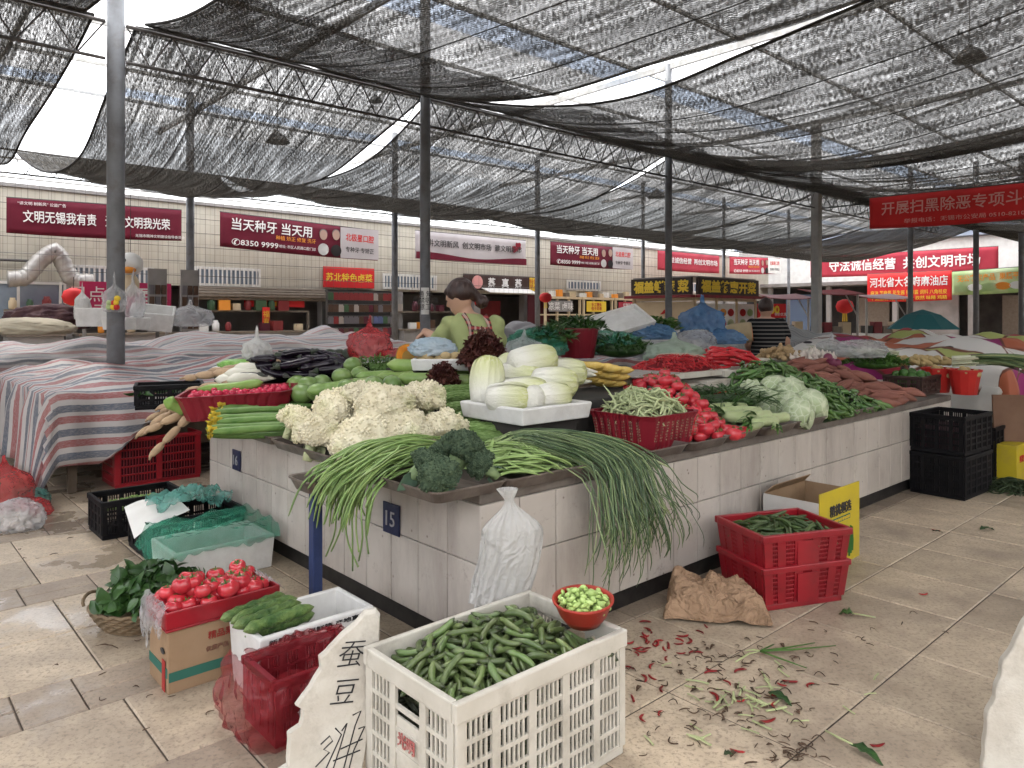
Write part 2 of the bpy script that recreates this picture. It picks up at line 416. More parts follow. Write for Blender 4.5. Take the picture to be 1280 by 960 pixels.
def net(u0, u1, v0, v1, sag, seed, label, z0=ZT + .03, z1=ZT + .03, pull=.18, tilt=0.):
    t = empty('shade_net', UV(0, 0, 0), RZ, label, 'shade net', 'black shade nets slung under the roof')
    W, L = u1 - u0, v1 - v0
    def P(a, b, dz=0):
        s = 4 * b * (1 - b)
        wl = pull * s * (1 + .4 * sin(seed + 2))
        u = u0 + wl * .8 + a * (W - 1.7 * wl) + .05 * sin(b * 9 + seed)
        edge = (2 * abs(a - .5)) ** 3
        z = z0 + (z1 - z0) * b - sag * s * (1 - .22 * edge) + tilt * (a - .5) * s
        fold = (sin(a * W * 7 + 3 * sin(b * 3 + seed)) * .022 + sin(a * W * 17 + seed * 3 + 2 * sin(b * 5)) * .012) * (.35 + s)
        z += fold + .09 * s * noise.noise(Vector((a * W * .7 + seed, b * 2.2, seed)))
        z += .05 * noise.noise(Vector((a * W * .3 + seed * 2, b * L * .5, 3)))
        return Vector((u, v0 + b * L, z + dz))
    nu, nv = max(24, int(W * 12)), 44
    mb = MB(); uvs = []
    for dz in (0, .014):
        mb.grid(lambda a, b: P(a, b, dz), nu, nv)
        uvs += [(i / nu * W, j / nv * L) for j in range(nv + 1) for i in range(nu + 1)]
    o = mb.build('net_cloth', M_NET, t, smooth=True); set_uv(o, lambda i: (uvs[i][0] + seed * 3, uvs[i][1]))
    fl = MB(); fu = []
    fl.grid(lambda a, b: P(a, .70 + .3 * b, -.02), nu, 14); fu = [(i / nu * W + .4, (.70 + .3 * j / 14) * L + .3) for j in range(15) for i in range(nu + 1)]
    o2 = fl.build('belly_dark_layer', M_NET, t, smooth=True); set_uv(o2, lambda i: (fu[i][0] + seed * 3, fu[i][1]))  # extra net layer added to darken the far belly, no real fold
    for a in (0, 1):
        MB().tube([P(a, j / 40, .005) for j in range(41)], .014, 6).build('hem', M_HEM, t, smooth=True)
    for b in (0, 1):
        MB().tube([P(j / 20, b, .005) for j in range(21)], .014, 6).build('tie_rope', M_HEM, t)
    for q in range(1, int(W / .8)):
        a = (q + .25 * sin(q * 5 + seed)) * .8 / W
        MB().tube([P(a, j / 30, .004) for j in range(31)], .006, 4).build('seam', M_HEM, t)
NL = ['leftmost bay', 'bay left of the thick grey pole', 'bay between the thick pole and the pole behind the woman', 'wide bay behind the pole with the notice', 'bay over the blue bag', 'bay over the red slogan banner', 'bay at the far right']
us = [(-8.2, -2.5), (-2.4, 1.66), (2.1, 5.46), (5.62, 10.65), (10.75, 16.15), (16.3, 21.3), (21.45, 27), (27.15, 32)]
for i, (a, b_) in enumerate(us):
    pos = ['far left', 'left edge', 'second from the left', 'middle', 'right of middle', 'right', 'far right', 'farthest right'][i]
    if i < 7: net(a, b_ + (.05 if i > 1 else 0), 7.74, 14.95, .95 if i < 3 else .85, i * 1.7 + .3, f'black shade net sagging beyond the pole row, {pos} strip', pull=.10 if i < 3 else .05)
    if 1 < i < 6: net(a + .03, b_ - .03, -7.6, -.5, .7, i * 3.1, f'black shade net added behind the camera to darken the foreground, strip {i} from the left', pull=.12)  # unseen strips added overhead behind the camera to darken the foreground
    if i > 0: net(a + .03 - (.45 if i > 3 else (.12 if i == 3 else .03)), b_ - .03 + (.45 if i > 2 else (.1 if i == 2 else 0)), -.4, 7.68, .7 if i < 3 else .85, i * 2.3 + 1.1, f'black shade net overhead between camera and pole row, {pos} strip', pull=.07 if i < 2 else .02, tilt=.2 if i < 2 else 0)

MB_ = MB().box(-16, 42, -18.2, -18, 0, 5.2); tag(MB_.build('rear_light_blocker', mat('light_blocker_paint', (.45, .42, .37), (.38, .35, .3), 2, .8), None, loc=UV(0, 0, 0), rz=RZ), 'unseen plain wall added behind the camera to cut the light from there', 'wall')  # out of view, added to block light coming from behind the camera
# ------------------------------------------------------------------ building along the far side: v = 18.1
VW = 18.1
def wpt(px, py, v=VW):
    k = (px - 640) / FPX; u = v * (CV + k * CU) / (CU - k * CV); d = u * CV + v * CU
    return u, CAMH + (HZ - py) / FPX * d
def tilewall(name, c1, c2, sx, sz, mortar):
    m, nt, b = nodes(name); co = coords(nt)
    s = N(nt, 'ShaderNodeSeparateXYZ'); nt.links.new(co, s.inputs[0])
    c = N(nt, 'ShaderNodeCombineXYZ'); nt.links.new(math_node(nt, 'ADD', s.outputs[0], s.outputs[1]), c.inputs[0]); nt.links.new(s.outputs[2], c.inputs[1])
    t = N(nt, 'ShaderNodeTexBrick'); t.offset = 0; nt.links.new(c.outputs[0], t.inputs['Vector'])
    t.inputs['Scale'].default_value = 1; t.inputs['Brick Width'].default_value = sx; t.inputs['Row Height'].default_value = sz
    t.inputs['Mortar Size'].default_value = mortar; t.inputs['Color1'].default_value = (*c1, 1); t.inputs['Color2'].default_value = (*c2, 1)
    t.inputs['Mortar'].default_value = (.27, .25, .21, 1)
    mp = coords(nt, 'Object', (1, 1, .25))
    col = mixc(nt, ramp(nt, noise_tex(nt, mp, 1.2, 7, .65), [(.45, 0.), (.75, .55)]), t.outputs['Color'], (.36, .31, .24))
    return finish(m, nt, b, col, .45)
M_WALL = tilewall('cream_wall_tile', (.50, .47, .39), (.45, .42, .35), .12, .24, .0035)
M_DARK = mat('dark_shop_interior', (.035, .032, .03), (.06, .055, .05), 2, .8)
M_GREYW = mat('grey_shop_wall', (.22, .21, .2), (.3, .28, .27), 2, .7)
M_GLASS = mat('window_glass', (.16, .2, .25), (.22, .27, .33), 2, .15, .8)
M_WHITE = mat('white_paint', (.72, .71, .68), (.62, .6, .57), 4, .5)
M_BROWNSH = mat('brown_roller_shutter', (.16, .13, .1), (.2, .165, .13), 10, .5)
M_MAROON = mat('maroon_banner_cloth', (.13, .012, .026), (.10, .009, .02), 1.5, .6, .3)
M_RED = mat('red_banner_cloth', (.64, .035, .035), (.56, .028, .03), 1.5, .6, .3)
M_FADED = mat('faded_red_banner_cloth', (.42, .045, .065), (.33, .03, .05), 1.5, .6, .3)
M_PALEP = mat('pale_pink_banner_cloth', (.44, .40, .40), (.38, .34, .34), 1.5, .6, .3)
M_LETW = mat('white_lettering', (.74, .72, .7), rough=.6)
M_LETY = mat('yellow_lettering', (.78, .55, .05), rough=.6)
M_LETR = mat('red_lettering', (.5, .03, .03), rough=.6)
M_LETD = mat('dark_lettering', (.04, .035, .035), rough=.6)
M_LETO = mat('orange_lettering', (.75, .28, .04), rough=.6)
M_SKINP = mat('printed_skin', (.62, .42, .33), rough=.6)
bld = empty('shop_building', UV(0, 0, 0), RZ, 'long cream tiled shop building closing the far side of the hall', 'building')
openings = [(-4, wpt(82, 360)[0], .0), (wpt(92, 360)[0], wpt(228, 360)[0], .0), (wpt(243, 360)[0], wpt(402, 360)[0], 0.), (wpt(408, 360)[0], wpt(497, 360)[0], 0.),
            (wpt(503, 360)[0], wpt(592, 360)[0], 0.), (wpt(600, 360)[0], wpt(655, 360)[0], 0.), (wpt(668, 360)[0], wpt(800, 360)[0], 0.)]
ZS = 2.12
MB().box(-8, 33, VW, VW + .25, ZS, 4.05).build('upper_wall', M_WALL, bld)
MB().box(-8, 33, VW - .06, VW + .3, 4.05, 4.13).build('coping', M_GREYW, bld)
prev = -8
for a, b_, _ in openings + [(31, 33, 0)]:
    if a - prev > .02: MB().box(prev, a, VW - .02, VW + .25, 0, ZS).build('shop_pier', M_GREYW, bld)
    prev = b_
MB().box(-8, 33, VW + 2.6, VW + 2.7, 0, ZS + .2).build('shop_back_wall', M_GREYW, bld)
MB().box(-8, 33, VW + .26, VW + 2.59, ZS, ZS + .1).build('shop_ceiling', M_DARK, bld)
def wall_window(px0, px1, py0, py1, nbar):
    u0, z1 = wpt(px0, py0); u1, z0 = wpt(px1, py1); z1 = (wpt(px0, py0)[1] + wpt(px1, py0 + (px1 - px0) * .04)[1]) / 2
    f = MB()
    for a in ((u0, u1, z0, z0 + .06), (u0, u1, z1 - .06, z1), (u0, u0 + .06, z0 + .06, z1 - .06), (u1 - .06, u1, z0 + .06, z1 - .06)):
        f.box(a[0], a[1], VW - .05, VW - .002, a[2], a[3])
    fr = f.build('window', M_WHITE, bld)
    MB().box(u0 + .06, u1 - .06, VW - .03, VW - .005, z0 + .06, z1 - .06).build('pane', M_GLASS, fr)
    g = MB()
    for k in range(nbar):
        u = u0 + .06 + (k + .5) * (u1 - u0 - .12) / nbar
        g.box(u - .018, u + .018, VW - .075, VW - .052, z0 + .0, z1 - .0)
    g.build('bars', M_WHITE, fr)
for a in ((90, 192, 331, 358, 15), (243, 325, 333, 359, 14), (478, 545, 342, 363, 16), (708, 750, 350, 364, 10), (840, 872, 352, 366, 8)): wall_window(*a)
# roller shutter boxes, shop glass and red couplets
u0, z1 = wpt(245, 358); u1, _ = wpt(404, 364)
s = MB()
for k in range(5): s.tube([(u0, VW - .1 - .05 * sin(k), 1.83 + k * .062), (u1, VW - .1 - .05 * sin(k), 1.83 + k * .062)], .04, 8)
s.build('rolled_shutter', M_BROWNSH, bld)
u0, u1 = wpt(0, 370)[0] - .6, wpt(82, 370)[0]
sg = MB().box(u0, u1, VW - .03, VW, 1.35, 2.1).build('shop_glass', M_GLASS, bld)
q = MB()
for u in (u0, (u0 + u1) / 2, wpt(76, 370)[0] - .04, u1 - .05): q.box(u, u + .05, VW - .06, VW - .032, 1.3, 2.12)
q.box(u0, u1, VW - .062, VW - .033, 2.06, 2.115); q.build('glazing_bars', M_WHITE, sg)
for (a, b_, c, d) in ((305, 380, 376, 384), ):
    u0, z1 = wpt(a, c); u1, z0 = wpt(b_, d)
    p = MB().box(u0, u1, VW - .025, VW - .003, 1.63, 1.8).build('red_lintel_paper', M_RED, bld)
    lettering('生意兴隆通四海', M_LETY, p, ((u0 + u1) / 2, VW - .029, 1.715), .1)
u0, _ = wpt(324, 390); u1, _ = wpt(333, 390)
p = MB().box(u0, u1, VW - .2, VW - .18, .9, 1.62).build('red_couplet', M_RED, bld)
lettering('福\n寿\n安', M_LETY, p, ((u0 + u1) / 2, VW - .205, 1.26), .55)
# grey duct bent like an inverted V on the wall
def wv(px, py, v): 
    u, z = wpt(px, py, v); return (u, v, z)
dp_ = [Vector(wv(x, y, VW - .45)) for x, y in ((10, 349), (28, 348), (36, 342), (50, 326), (60, 318), (68, 313), (75, 321), (82, 336), (88, 347), (96, 351), (118, 352))]
dp_ = [dp_[i].lerp(dp_[i + 1], k / 8) for i in range(10) for k in range(8)]
duct = MB().tube(dp_, [.16 + (.012 if i % 4 == 0 else 0) for i in range(80)], 14)
o = duct.build('ventilation_duct', mat('galvanised_duct', (.5, .48, .45), (.38, .36, .34), 6, .4, .5, .3, 40, metal=.4), None, smooth=True, loc=UV(0, 0, 0), rz=RZ)
tag(o, 'pale metal duct bent like a peak on the cream wall', 'duct')
wr = MB().bar((-4, VW - .1, wpt(20, 327)[1]), (wpt(48, 327)[0], VW - .1, wpt(48, 327)[1]), .03)
tag(wr.build('wall_pipe', M_STEEL, None, loc=UV(0, 0, 0), rz=RZ), 'dark horizontal pipe on the wall left of the bent duct', 'pipe')
# hanging wire mesh is read as thin rails across the wall
rl = MB()
for z in (2.3, 2.62, 2.94, 3.26, 3.58, 3.9): rl.bar((-6, 17.0, z), (24, 17.0, z), .006, 4)
for k in range(0, 150): rl.bar((-6 + k * .2, 17.0, 2.1), (-6 + k * .2, 17.0, 4.0), .003, 3)
tag(rl.build('wire_mesh_screen', M_STEEL, None, loc=UV(0, 0, 0), rz=RZ), 'thin wire mesh screen strung in front of the cream wall', 'wire mesh')

# ------------------------------------------------------------------ banners
def banner(name, px0, px1, py00, py01, py10, v, m, label, cat='banner', grp=None, along='u', uu=None):
    """top-left (px0,py00), bottom-left (px0,py01), top-right (px1,py10), hung on a line along u at v (or along v at u = uu)"""
    if along == 'u':
        (u0, zt0), (_, zb0), (u1, zt1) = wpt(px0, py00, v), wpt(px0, py01, v), wpt(px1, py10, v)
        L = u1 - u0; org = UV(u0, v, 0); rz = RZ
    else:
        def ept(px, py):
            k = (px - 640) / FPX; vv_ = uu * (CU - k * CV) / (CV + k * CU); d = uu * CV + vv_ * CU
            return vv_, CAMH + (HZ - py) / FPX * d
        (v0, zt0), (_, zb0), (v1, zt1) = ept(px0, py00), ept(px0, py01), ept(px1, py10)
        L = v0 - v1; org = UV(uu, v0, 0); rz = RZ - pi / 2
    t = empty(name, org, rz, label, cat, grp); H = zt0 - zb0
    sl_ = (zt1 - zt0) / L
    def P(a, b): return Vector((a * L, .025 * sin(a * L * 1.9 + 1) * (1 - b * .4) - .012, zb0 + b * H + sl_ * a * L - .03 * sin(pi * a) * (1 - b)))
    MB().grid(P, 40, 6).build('cloth', m, t, smooth=True, solid=.004)
    MB().tube([P(a / 10, 1) + Vector((0, .01, .012)) for a in range(-0, 11)], .012, 6).build('top_cord', M_STEEL, t)
    def T(body, a, b, h, m_, wd=None, bold=0., **kw):
        return lettering(body, m_, t, (a * L, -.05, zb0 + b * H + sl_ * a * L), h * H, wd * L if wd else None, (pi / 2, -atan2(sl_, 1), 0), bold=bold, **kw)
    def Q(a0, a1, b0, b1, m_, nm='printed_panel', y=-.044):
        mb = MB().box(a0 * L, a1 * L, y - .003, y + .003, zb0 + b0 * H + sl_ * L * (a0 + a1) / 2, zb0 + b1 * H + sl_ * L * (a0 + a1) / 2); return mb.build(nm, m_, t)
    return t, T, Q, L, H, zb0, sl_
t, T, Q, *_ = banner('slogan_banner', 8, 227, 247, 291, 263, 16.9, M_MAROON, 'long maroon banner with white slogan at the left end of the hall')
T('文明无锡我有责   无锡文明我光荣', .5, .5, .36, M_LETW, .84, bold=.012)
T('“讲文明 树新风” 公益广告', .18, .87, .1, M_LETW); T('无锡市精神文明建设指导委员会', .86, .1, .1, M_LETW)
def dental(px0, px1, a, b, c, v, m, m2, label):
    t, T, Q, L, H, zb0, sl_ = banner('dental_banner', px0, px1, a, b, c, v, m, label, grp='maroon and pale dental banners')
    Q(.73, 1., 0, 1, m2)
    T('当天种牙 当天用', .3, .7, .36, M_LETW, .48, bold=.01); T('种植 矫正 修复 洗牙', .44, .42, .14, M_LETO)
    T('✆8350 9999', .195, .17, .2, M_LETW, .27, bold=.01); T('地址: 市区人民路口腔门诊', .45, .17, .1, M_LETW)
    T('北极星口腔', .865, .68, .25, M_LETR, .2, bold=.015); T('专种牙·专矫正', .865, .28, .18, M_LETD, .2, bold=.01)
    for k, x in enumerate((.615, .7)):        # two printed portrait figures
        y = -.05
        hd = MB(); zc = zb0 + H * (.66 + .04 * k) + sl_ * L * x
        hd.lathe([(.001, .002), (.13 * H, .002)], 18, Matrix.Translation((x * L, y, zc)) @ Matrix.Rotation(pi / 2, 4, 'X') @ Matrix.Diagonal((1, 1.25, 1, 1)), caps=True)
        hd.build('printed_face', M_SKINP, t)
        bd = MB(); bd.lathe([(.001, .001), (.19 * H, .001)], 18, Matrix.Translation((x * L, y + .002, zb0 + H * .2 + sl_ * L * x)) @ Matrix.Rotation(pi / 2, 4, 'X'))
        bd.build('printed_suit', M_LETD if k else M_LETW, t)
        hr = MB().lathe([(.001, .001), (.14 * H, .001)], 18, Matrix.Translation((x * L, y + .003, zc + .05 * H)) @ Matrix.Rotation(pi / 2, 4, 'X')); hr.build('printed_hair', M_GREYW, t)
dental(275, 472, 265, 308, 289, 16.9, M_MAROON, M_PALEP, 'large maroon dental banner with two portraits over the cream wall')
t, T, Q, L, H, zb0, sl_ = banner('slogan_banner', 519, 657, 288, 323, 301, 16.9, M_PALEP, 'pale pink slogan banner with a dark red wave along its foot')
T('讲文明新风  创文明市场  建文明城市', .52, .6, .26, M_LETD, .86, bold=.012)
wv_ = MB().grid(lambda a, b: Vector((a * L, -.046, zb0 + sl_ * a * L + b * H * (.12 + .14 * (.5 + .5 * sin(a * 7 + 1)))) ), 40, 1); wv_.build('printed_wave', M_MAROON, t)
fl = MB()
for k in range(7): fl.lathe([(.001, 0), (.07 * H + .02 * (k % 3), 0)], 8, Matrix.Translation((L * (.9 + .03 * sin(k * 2.1)), -.047, zb0 + H * (.7 + .12 * cos(k * 1.7)) + sl_ * L * .9)) @ Matrix.Rotation(pi / 2, 4, 'X'))
fl.build('printed_blossom', M_FADED, t)
dental(688, 790, 302, 331, 311, 16.9, M_MAROON, M_PALEP, 'smaller maroon dental banner above the cream display counters')
t, T, *_ = banner('slogan_banner', 822, 899, 313, 337, 320, 16.9, M_FADED, 'short faded maroon slogan banner right of the dental banners')
T('守法诚信经营  再创文明市场', .53, .55, .32, M_LETW, .84, bold=.012)
dental(912, 975, 321, 342, 323, 16.9, M_FADED, M_WHITE, 'smallest faded red dental banner with a white end')
t, T, *_ = banner('slogan_banner', 1087, 1330, 248, 286, 224, 0, M_RED, 'bright red slogan banner nearest the camera, top right', along='v', uu=12.5)
M_LETP = mat('faded_pink_lettering', (.72, .33, .30), rough=.6)
T('开展扫黑除恶专项斗争', .49, .6, .44, M_LETP, .82, bold=.008); T('举报电话：无锡市公安局 0510-8210', .52, .16, .15, M_LETP, .62)
t, T, *_ = banner('slogan_banner', 1013, 1248, 322, 347, 308, 0, M_FADED, 'long faded red slogan banner above the sesame oil sign', along='v', uu=31)
T('守法诚信经营  共创文明市场', .52, .5, .55, M_LETW, .8, bold=.02)
t, T, Q, *_ = banner('shop_sign', 1084, 1190, 343, 377, 338, 0, M_RED, 'red sesame oil shop sign with white and yellow lettering', cat='shop sign', along='v', uu=29.5)
T('河北省大名府麻油店', .5, .68, .36, M_LETW, .92, bold=.012); T('麻油 芝麻酱 花生酱 辣椒酱 调料 八角桂皮', .5, .3, .16, M_LETY, .9); T('干货批发 花椒 胡椒粉 孜然 味精 鸡精', .5, .1, .14, M_LETY, .9)
M_PGREEN = mat('pale_green_poster', (.5, .53, .32), (.28, .42, .16), 1.2, .5)
t, T, Q, L, H, zb0, sl_ = banner('shop_sign', 1190, 1300, 340, 369, 332, 0, M_PGREEN, 'pale green vegetable poster sign at far right', cat='shop sign', along='v', uu=29.3)
T('无公害农产品  果蔬平价店', .5, .68, .3, M_LETO, .86, bold=.015)
for k in range(5): MB().lathe([(.001, 0), (.16 * H, 0)], 12, Matrix.Translation((L * (.12 + .16 * k), -.05, zb0 + .28 * H + sl_ * L * (.12 + .16 * k))) @ Matrix.Rotation(pi / 2, 4, 'X') @ Matrix.Diagonal((1.8, 1, 1, 1))).build('printed_vegetable', (M_PGREEN, M_LETW, M_PGREEN, M_LETO, M_LETW)[k], t)
# signs on the cream wall
def wall_sign(name, px0, px1, py0, py1, m, label, th=.05, v=VW):
    (u0, z1), (u1, _), (_, z0) = wpt(px0, py0, v), wpt(px1, py0, v), wpt(px0, py1, v)
    t = empty(name, UV(u0, v - .03, 0), RZ, label, 'shop sign')
    MB().box(0, u1 - u0, -th, 0, z0, z1).build('sign_board', m, t, bevel=.004)
    return t, u1 - u0, z0, z1 - z0, -th - .003
t, L, z0, H, y = wall_sign('shop_sign', 403, 466, 333, 359, M_RED, 'red sign with yellow letters on the cream wall')
lettering('苏北特色卤菜', M_LETY, t, (L / 2, y, z0 + H * .5), wd=L * .92, h=H * .42, bold=.015)
t, L, z0, H, y = wall_sign('shop_sign', 578, 669, 342, 362, mat('dark_brown_sign', (.06, .035, .03), rough=.5), 'dark brown sign with three big white characters behind the woman')
for k, ch in enumerate('蒸真蒸'): lettering(ch, M_LETW, t, (L * (.36 + .185 * k), y, z0 + H * .5), h=H * .62, bold=.03)
lettering('特色\n早点', M_LETR, MB().box(L * .89, L, y - .004, y, z0 + .02, z0 + H - .02).build('yellow_panel', M_LETY, t), (L * .945, y - .008, z0 + H * .5), h=H * .7)
MB().lathe([(.001, 0), (H * .42, 0), (H * .42, .02)], 20, Matrix.Translation((L * .17, y, z0 + H * .5)) @ Matrix.Rotation(pi / 2, 4, 'X')).build('round_emblem', mat('pink_emblem', (.75, .35, .33)), t)
# ------------------------------------------------------------------ the tiled counter: a ring of slabs the seller stands inside
U0, U1, V0, V1, ZC = 1.845, 7.25, 2.233, 5.15, .70
def tile_mat():
    m, nt, b = nodes('glazed_counter_tile'); co = coords(nt)
    g = N(nt, 'ShaderNodeNewGeometry'); h = N(nt, 'ShaderNodeHueSaturation')
    v = math_node(nt, 'MULTIPLY_ADD', g.outputs['Random Per Island'], .14); v.node.inputs[2].default_value = .93
    nt.links.new(v, h.inputs['Value'])
    base = mixc(nt, ramp(nt, noise_tex(nt, co, 3, 5), [(.35, 0.), (.65, 1.)]), (.50, .455, .41), (.43, .385, .345))
    nt.links.new(base, h.inputs['Color']); col = h.outputs[0]
    vo = N(nt, 'ShaderNodeTexVoronoi'); vo.inputs['Scale'].default_value = 16; nt.links.new(co, vo.inputs['Vector'])
    chips = ramp(nt, vo.outputs['Distance'], [(.05, .85), (.13, 0.)])
    gate = ramp(nt, noise_tex(nt, co, 6, 3), [(.5, 0.), (.58, 1.)])
    col = mixc(nt, math_node(nt, 'MULTIPLY', chips, gate), col, (.12, .085, .07))
    run = noise_tex(nt, coords(nt, 'Object', (3, 3, .8)), 1.3, 7, .7)
    col = mixc(nt, ramp(nt, run, [(.47, 0.), (.72, .5)]), col, (.18, .14, .12))
    col = mixc(nt, ramp(nt, noise_tex(nt, co, 11, 7, .8), [(.58, 0.), (.72, .55)]), col, (.15, .11, .09))
    return finish(m, nt, b, col, .28, .5)
M_TILE = tile_mat()
M_PLINTH = mat('black_stone_plinth', (.012, .011, .011), (.03, .027, .025), 14, .5)
M_CONC = mat('grimy_concrete', (.19, .165, .145), (.13, .11, .095), 7, .8, .3, .3, 50)
M_CORE = mat('counter_core', (.16, .14, .13), rough=.9)
ctr = empty('market_counter', UV(0, 0, 0), RZ, 'long white tiled market counter with a black plinth, heaped with vegetables', 'counter')
D1, D2, D3 = 1.08, .95, .85
MB().box(U0, U1, V0, V0 + D1, ZC - .045, ZC).box(U0, U0 + D2, V0 + D1, V1, ZC - .045, ZC).box(U1 - D2, U1, V0 + D1, V1, ZC - .045, ZC).box(U0 + D2, U1 - D2, V1 - D3, V1, ZC - .045, ZC).build('worktop', M_CONC, ctr, bevel=.006)
w_ = MB()
w_.box(U0 + .012, U1 - .012, V0 + .012, V0 + .12, .1, ZC - .045).box(U0 + .012, U0 + .12, V0 + .12, V1 - .012, .1, ZC - .045).box(U1 - .12, U1 - .012, V0 + .12, V1 - .012, .1, ZC - .045).box(U0 + .12, U1 - .12, V1 - .12, V1 - .012, .1, ZC - .045)
w_.build('counter_wall', M_CORE, ctr)
p_ = MB(); p_.box(U0 + .04, U1 - .04, V0 + .04, V1 - .04, 0, .1); p_.build('plinth', M_PLINTH, ctr)
tl = MB()
def tile(a0, a1, z0, z1, face):
    g, ch, t = .0022, .003, .012
    for_ = []
    I = [(a0 + g, z0 + g), (a1 - g, z0 + g), (a1 - g, z1 - g), (a0 + g, z1 - g)]
    O = [(a0 + g + ch, z0 + g + ch), (a1 - g - ch, z0 + g + ch), (a1 - g - ch, z1 - g - ch), (a0 + g + ch, z1 - g - ch)]
    dd = random.uniform(0, .0012)
    mp = (lambda a, z, d: Vector((a, V0 + .012 - d, z))) if face == 'f' else (lambda a, z, d: Vector((U0 + .012 - d, a, z)))
    vs = [mp(a, z, 0) for a, z in I] + [mp(a, z, t - .003) for a, z in I] + [mp(a, z, t + dd - .001) for a, z in O]
    fs = [(8, 9, 10, 11)] + [(4 + i, 4 + (i + 1) % 4, 8 + (i + 1) % 4, 8 + i) for i in range(4)] + [(i, (i + 1) % 4, 4 + (i + 1) % 4, 4 + i) for i in range(4)]
    if face != 'f': fs = [f[::-1] for f in fs]
    tl.add(vs, fs)
TW = .2135
for z0, z1 in ((.1, .415), (.415, ZC - .046)):
    a = U0
    while a < U1 - .02: tile(a, min(a + TW, U1), z0, z1, 'f'); a += TW
    a = V0
    while a < V1 - .02: tile(a, min(a + TW, V1), z0, z1, 'l'); a += TW
tl.build('wall_tiles', M_TILE, ctr)
M_PLATE = mat('navy_number_plate', (.012, .016, .05), (.02, .025, .07), 20, .4)
M_PLATEL = mat('worn_plate_lettering', (.33, .32, .33), rough=.6)
def plate(px, py, body, wdt, label):
    k = (px - 640) / FPX; v = U0 * (CU - k * CV) / (CV + k * CU); d = U0 * CV + v * CU; z = CAMH + (HZ - py) / FPX * d
    t = MB().box(-wdt / 2, wdt / 2, -.008, 0, -wdt * .52, wdt * .52).build('number_plate', M_PLATE, None, bevel=.003, loc=UV(U0 - .0035, v, z), rz=RZ - pi / 2)
    tag(t, label, 'number plate', 'stall number plates')
    lettering(body, M_PLATEL, t, (0, -.011, 0), h=wdt * .5)
plate(491, 648, '15', .135, 'navy number plate reading 15 on the counter end')
plate(297, 575, '16', .125, 'navy number plate reading 16 at the back corner of the counter')
# metal trays
M_TRAY = mat('worn_metal_tray', (.12, .095, .08), (.2, .17, .15), 9, .42, .5, .15, 60, metal=.45)
def tray(u0, u1, v0, v1, z, label, tilt=(0, 0), h=.042):
    L, W = u1 - u0, v1 - v0
    t = MB(); r = .035
    def ring(off, zz, rr):
        pts = []
        for cx, cy, a0 in ((L - off - rr, W - off - rr, 0), (off + rr, W - off - rr, pi / 2), (off + rr, off + rr, pi), (L - off - rr, off + rr, 1.5 * pi)):
            for q in range(5): a = a0 + q * pi / 8; pts.append(Vector((cx + rr * cos(a), cy + rr * sin(a), zz)))
        return pts
    rings = [ring(.02, 0, r), ring(.0, h, r), ring(-.006, h + .003, r), ring(-.006, h - .004, r), ring(-.001, h - .006, r), ring(.017, -.003, r)]
    inner = [ring(.022, .003, r)]
    R = [inner[0], ring(.004, h, r)] + [rings[2], rings[3], rings[4], rings[5]]
    n = 20; vs = [p for q in R for p in q]
    fs = [(i * n + j, i * n + (j + 1) % n, (i + 1) * n + (j + 1) % n, (i + 1) * n + j) for i in range(5) for j in range(n)]
    fs += [tuple(range(n)), tuple(5 * n + j for j in range(n))[::-1]]
    t.add(vs, fs)
    o = t.build('metal_tray', M_TRAY, None, smooth=False, loc=UV(u0, v0, z), rz=RZ)
    o.rotation_euler = (tilt[0], tilt[1], RZ)
    tag(o, label, 'tray', 'shallow metal trays along the counter edge'); return o
ZT_ = ZC + .006
def u_at(px, v=2.19): k = (px - 640) / FPX; return v * (CV + k * CU) / (CU - k * CV)
TX = [632, 806, 862, 910, 952, 995, 1035]
TL = ['metal tray under the flat beans at the counter corner', 'metal tray under the red basket of pale beans', 'metal tray under the front tomatoes', 'metal tray under the last tomato and lettuce stalks', 'metal tray between the lettuce stalks and cabbages', 'metal tray under the front cabbage']
tray(1.60, 1.955, 2.19, 2.80, ZT_, 'metal tray at the very corner of the counter holding the broccoli')
for i in range(6): tray(u_at(TX[i]) + .008, u_at(TX[i + 1]) - .008, 2.175 + .012 * (i % 2), 2.80, ZT_ + .001, TL[i])
tray(u_at(1068) + .02, u_at(1100) - .01, 2.18, 2.8, ZT_ + .001, 'metal tray under the green peppers near the far end')
tray(1.42, 1.84, 2.83, 3.03, .655, 'grimy tray jutting out on a blue post at the counter end', tilt=(0, -.03), h=.05)
tray(1.66, 2.2, 3.08, 3.75, ZT_ + .001, 'metal tray under the cauliflowers'); tray(1.68, 2.2, 3.80, 4.4, ZT_ + .001, 'metal tray under the loofahs')
po = MB().box(-.022, .022, -.022, .022, 0, .652).build('support_post', mat('blue_painted_post', (.02, .032, .09), (.03, .045, .12), 10, .5), None, bevel=.003, loc=UV(1.50, 2.93, 0), rz=RZ)
tag(po, 'blue square post propping the jutting tray', 'post')

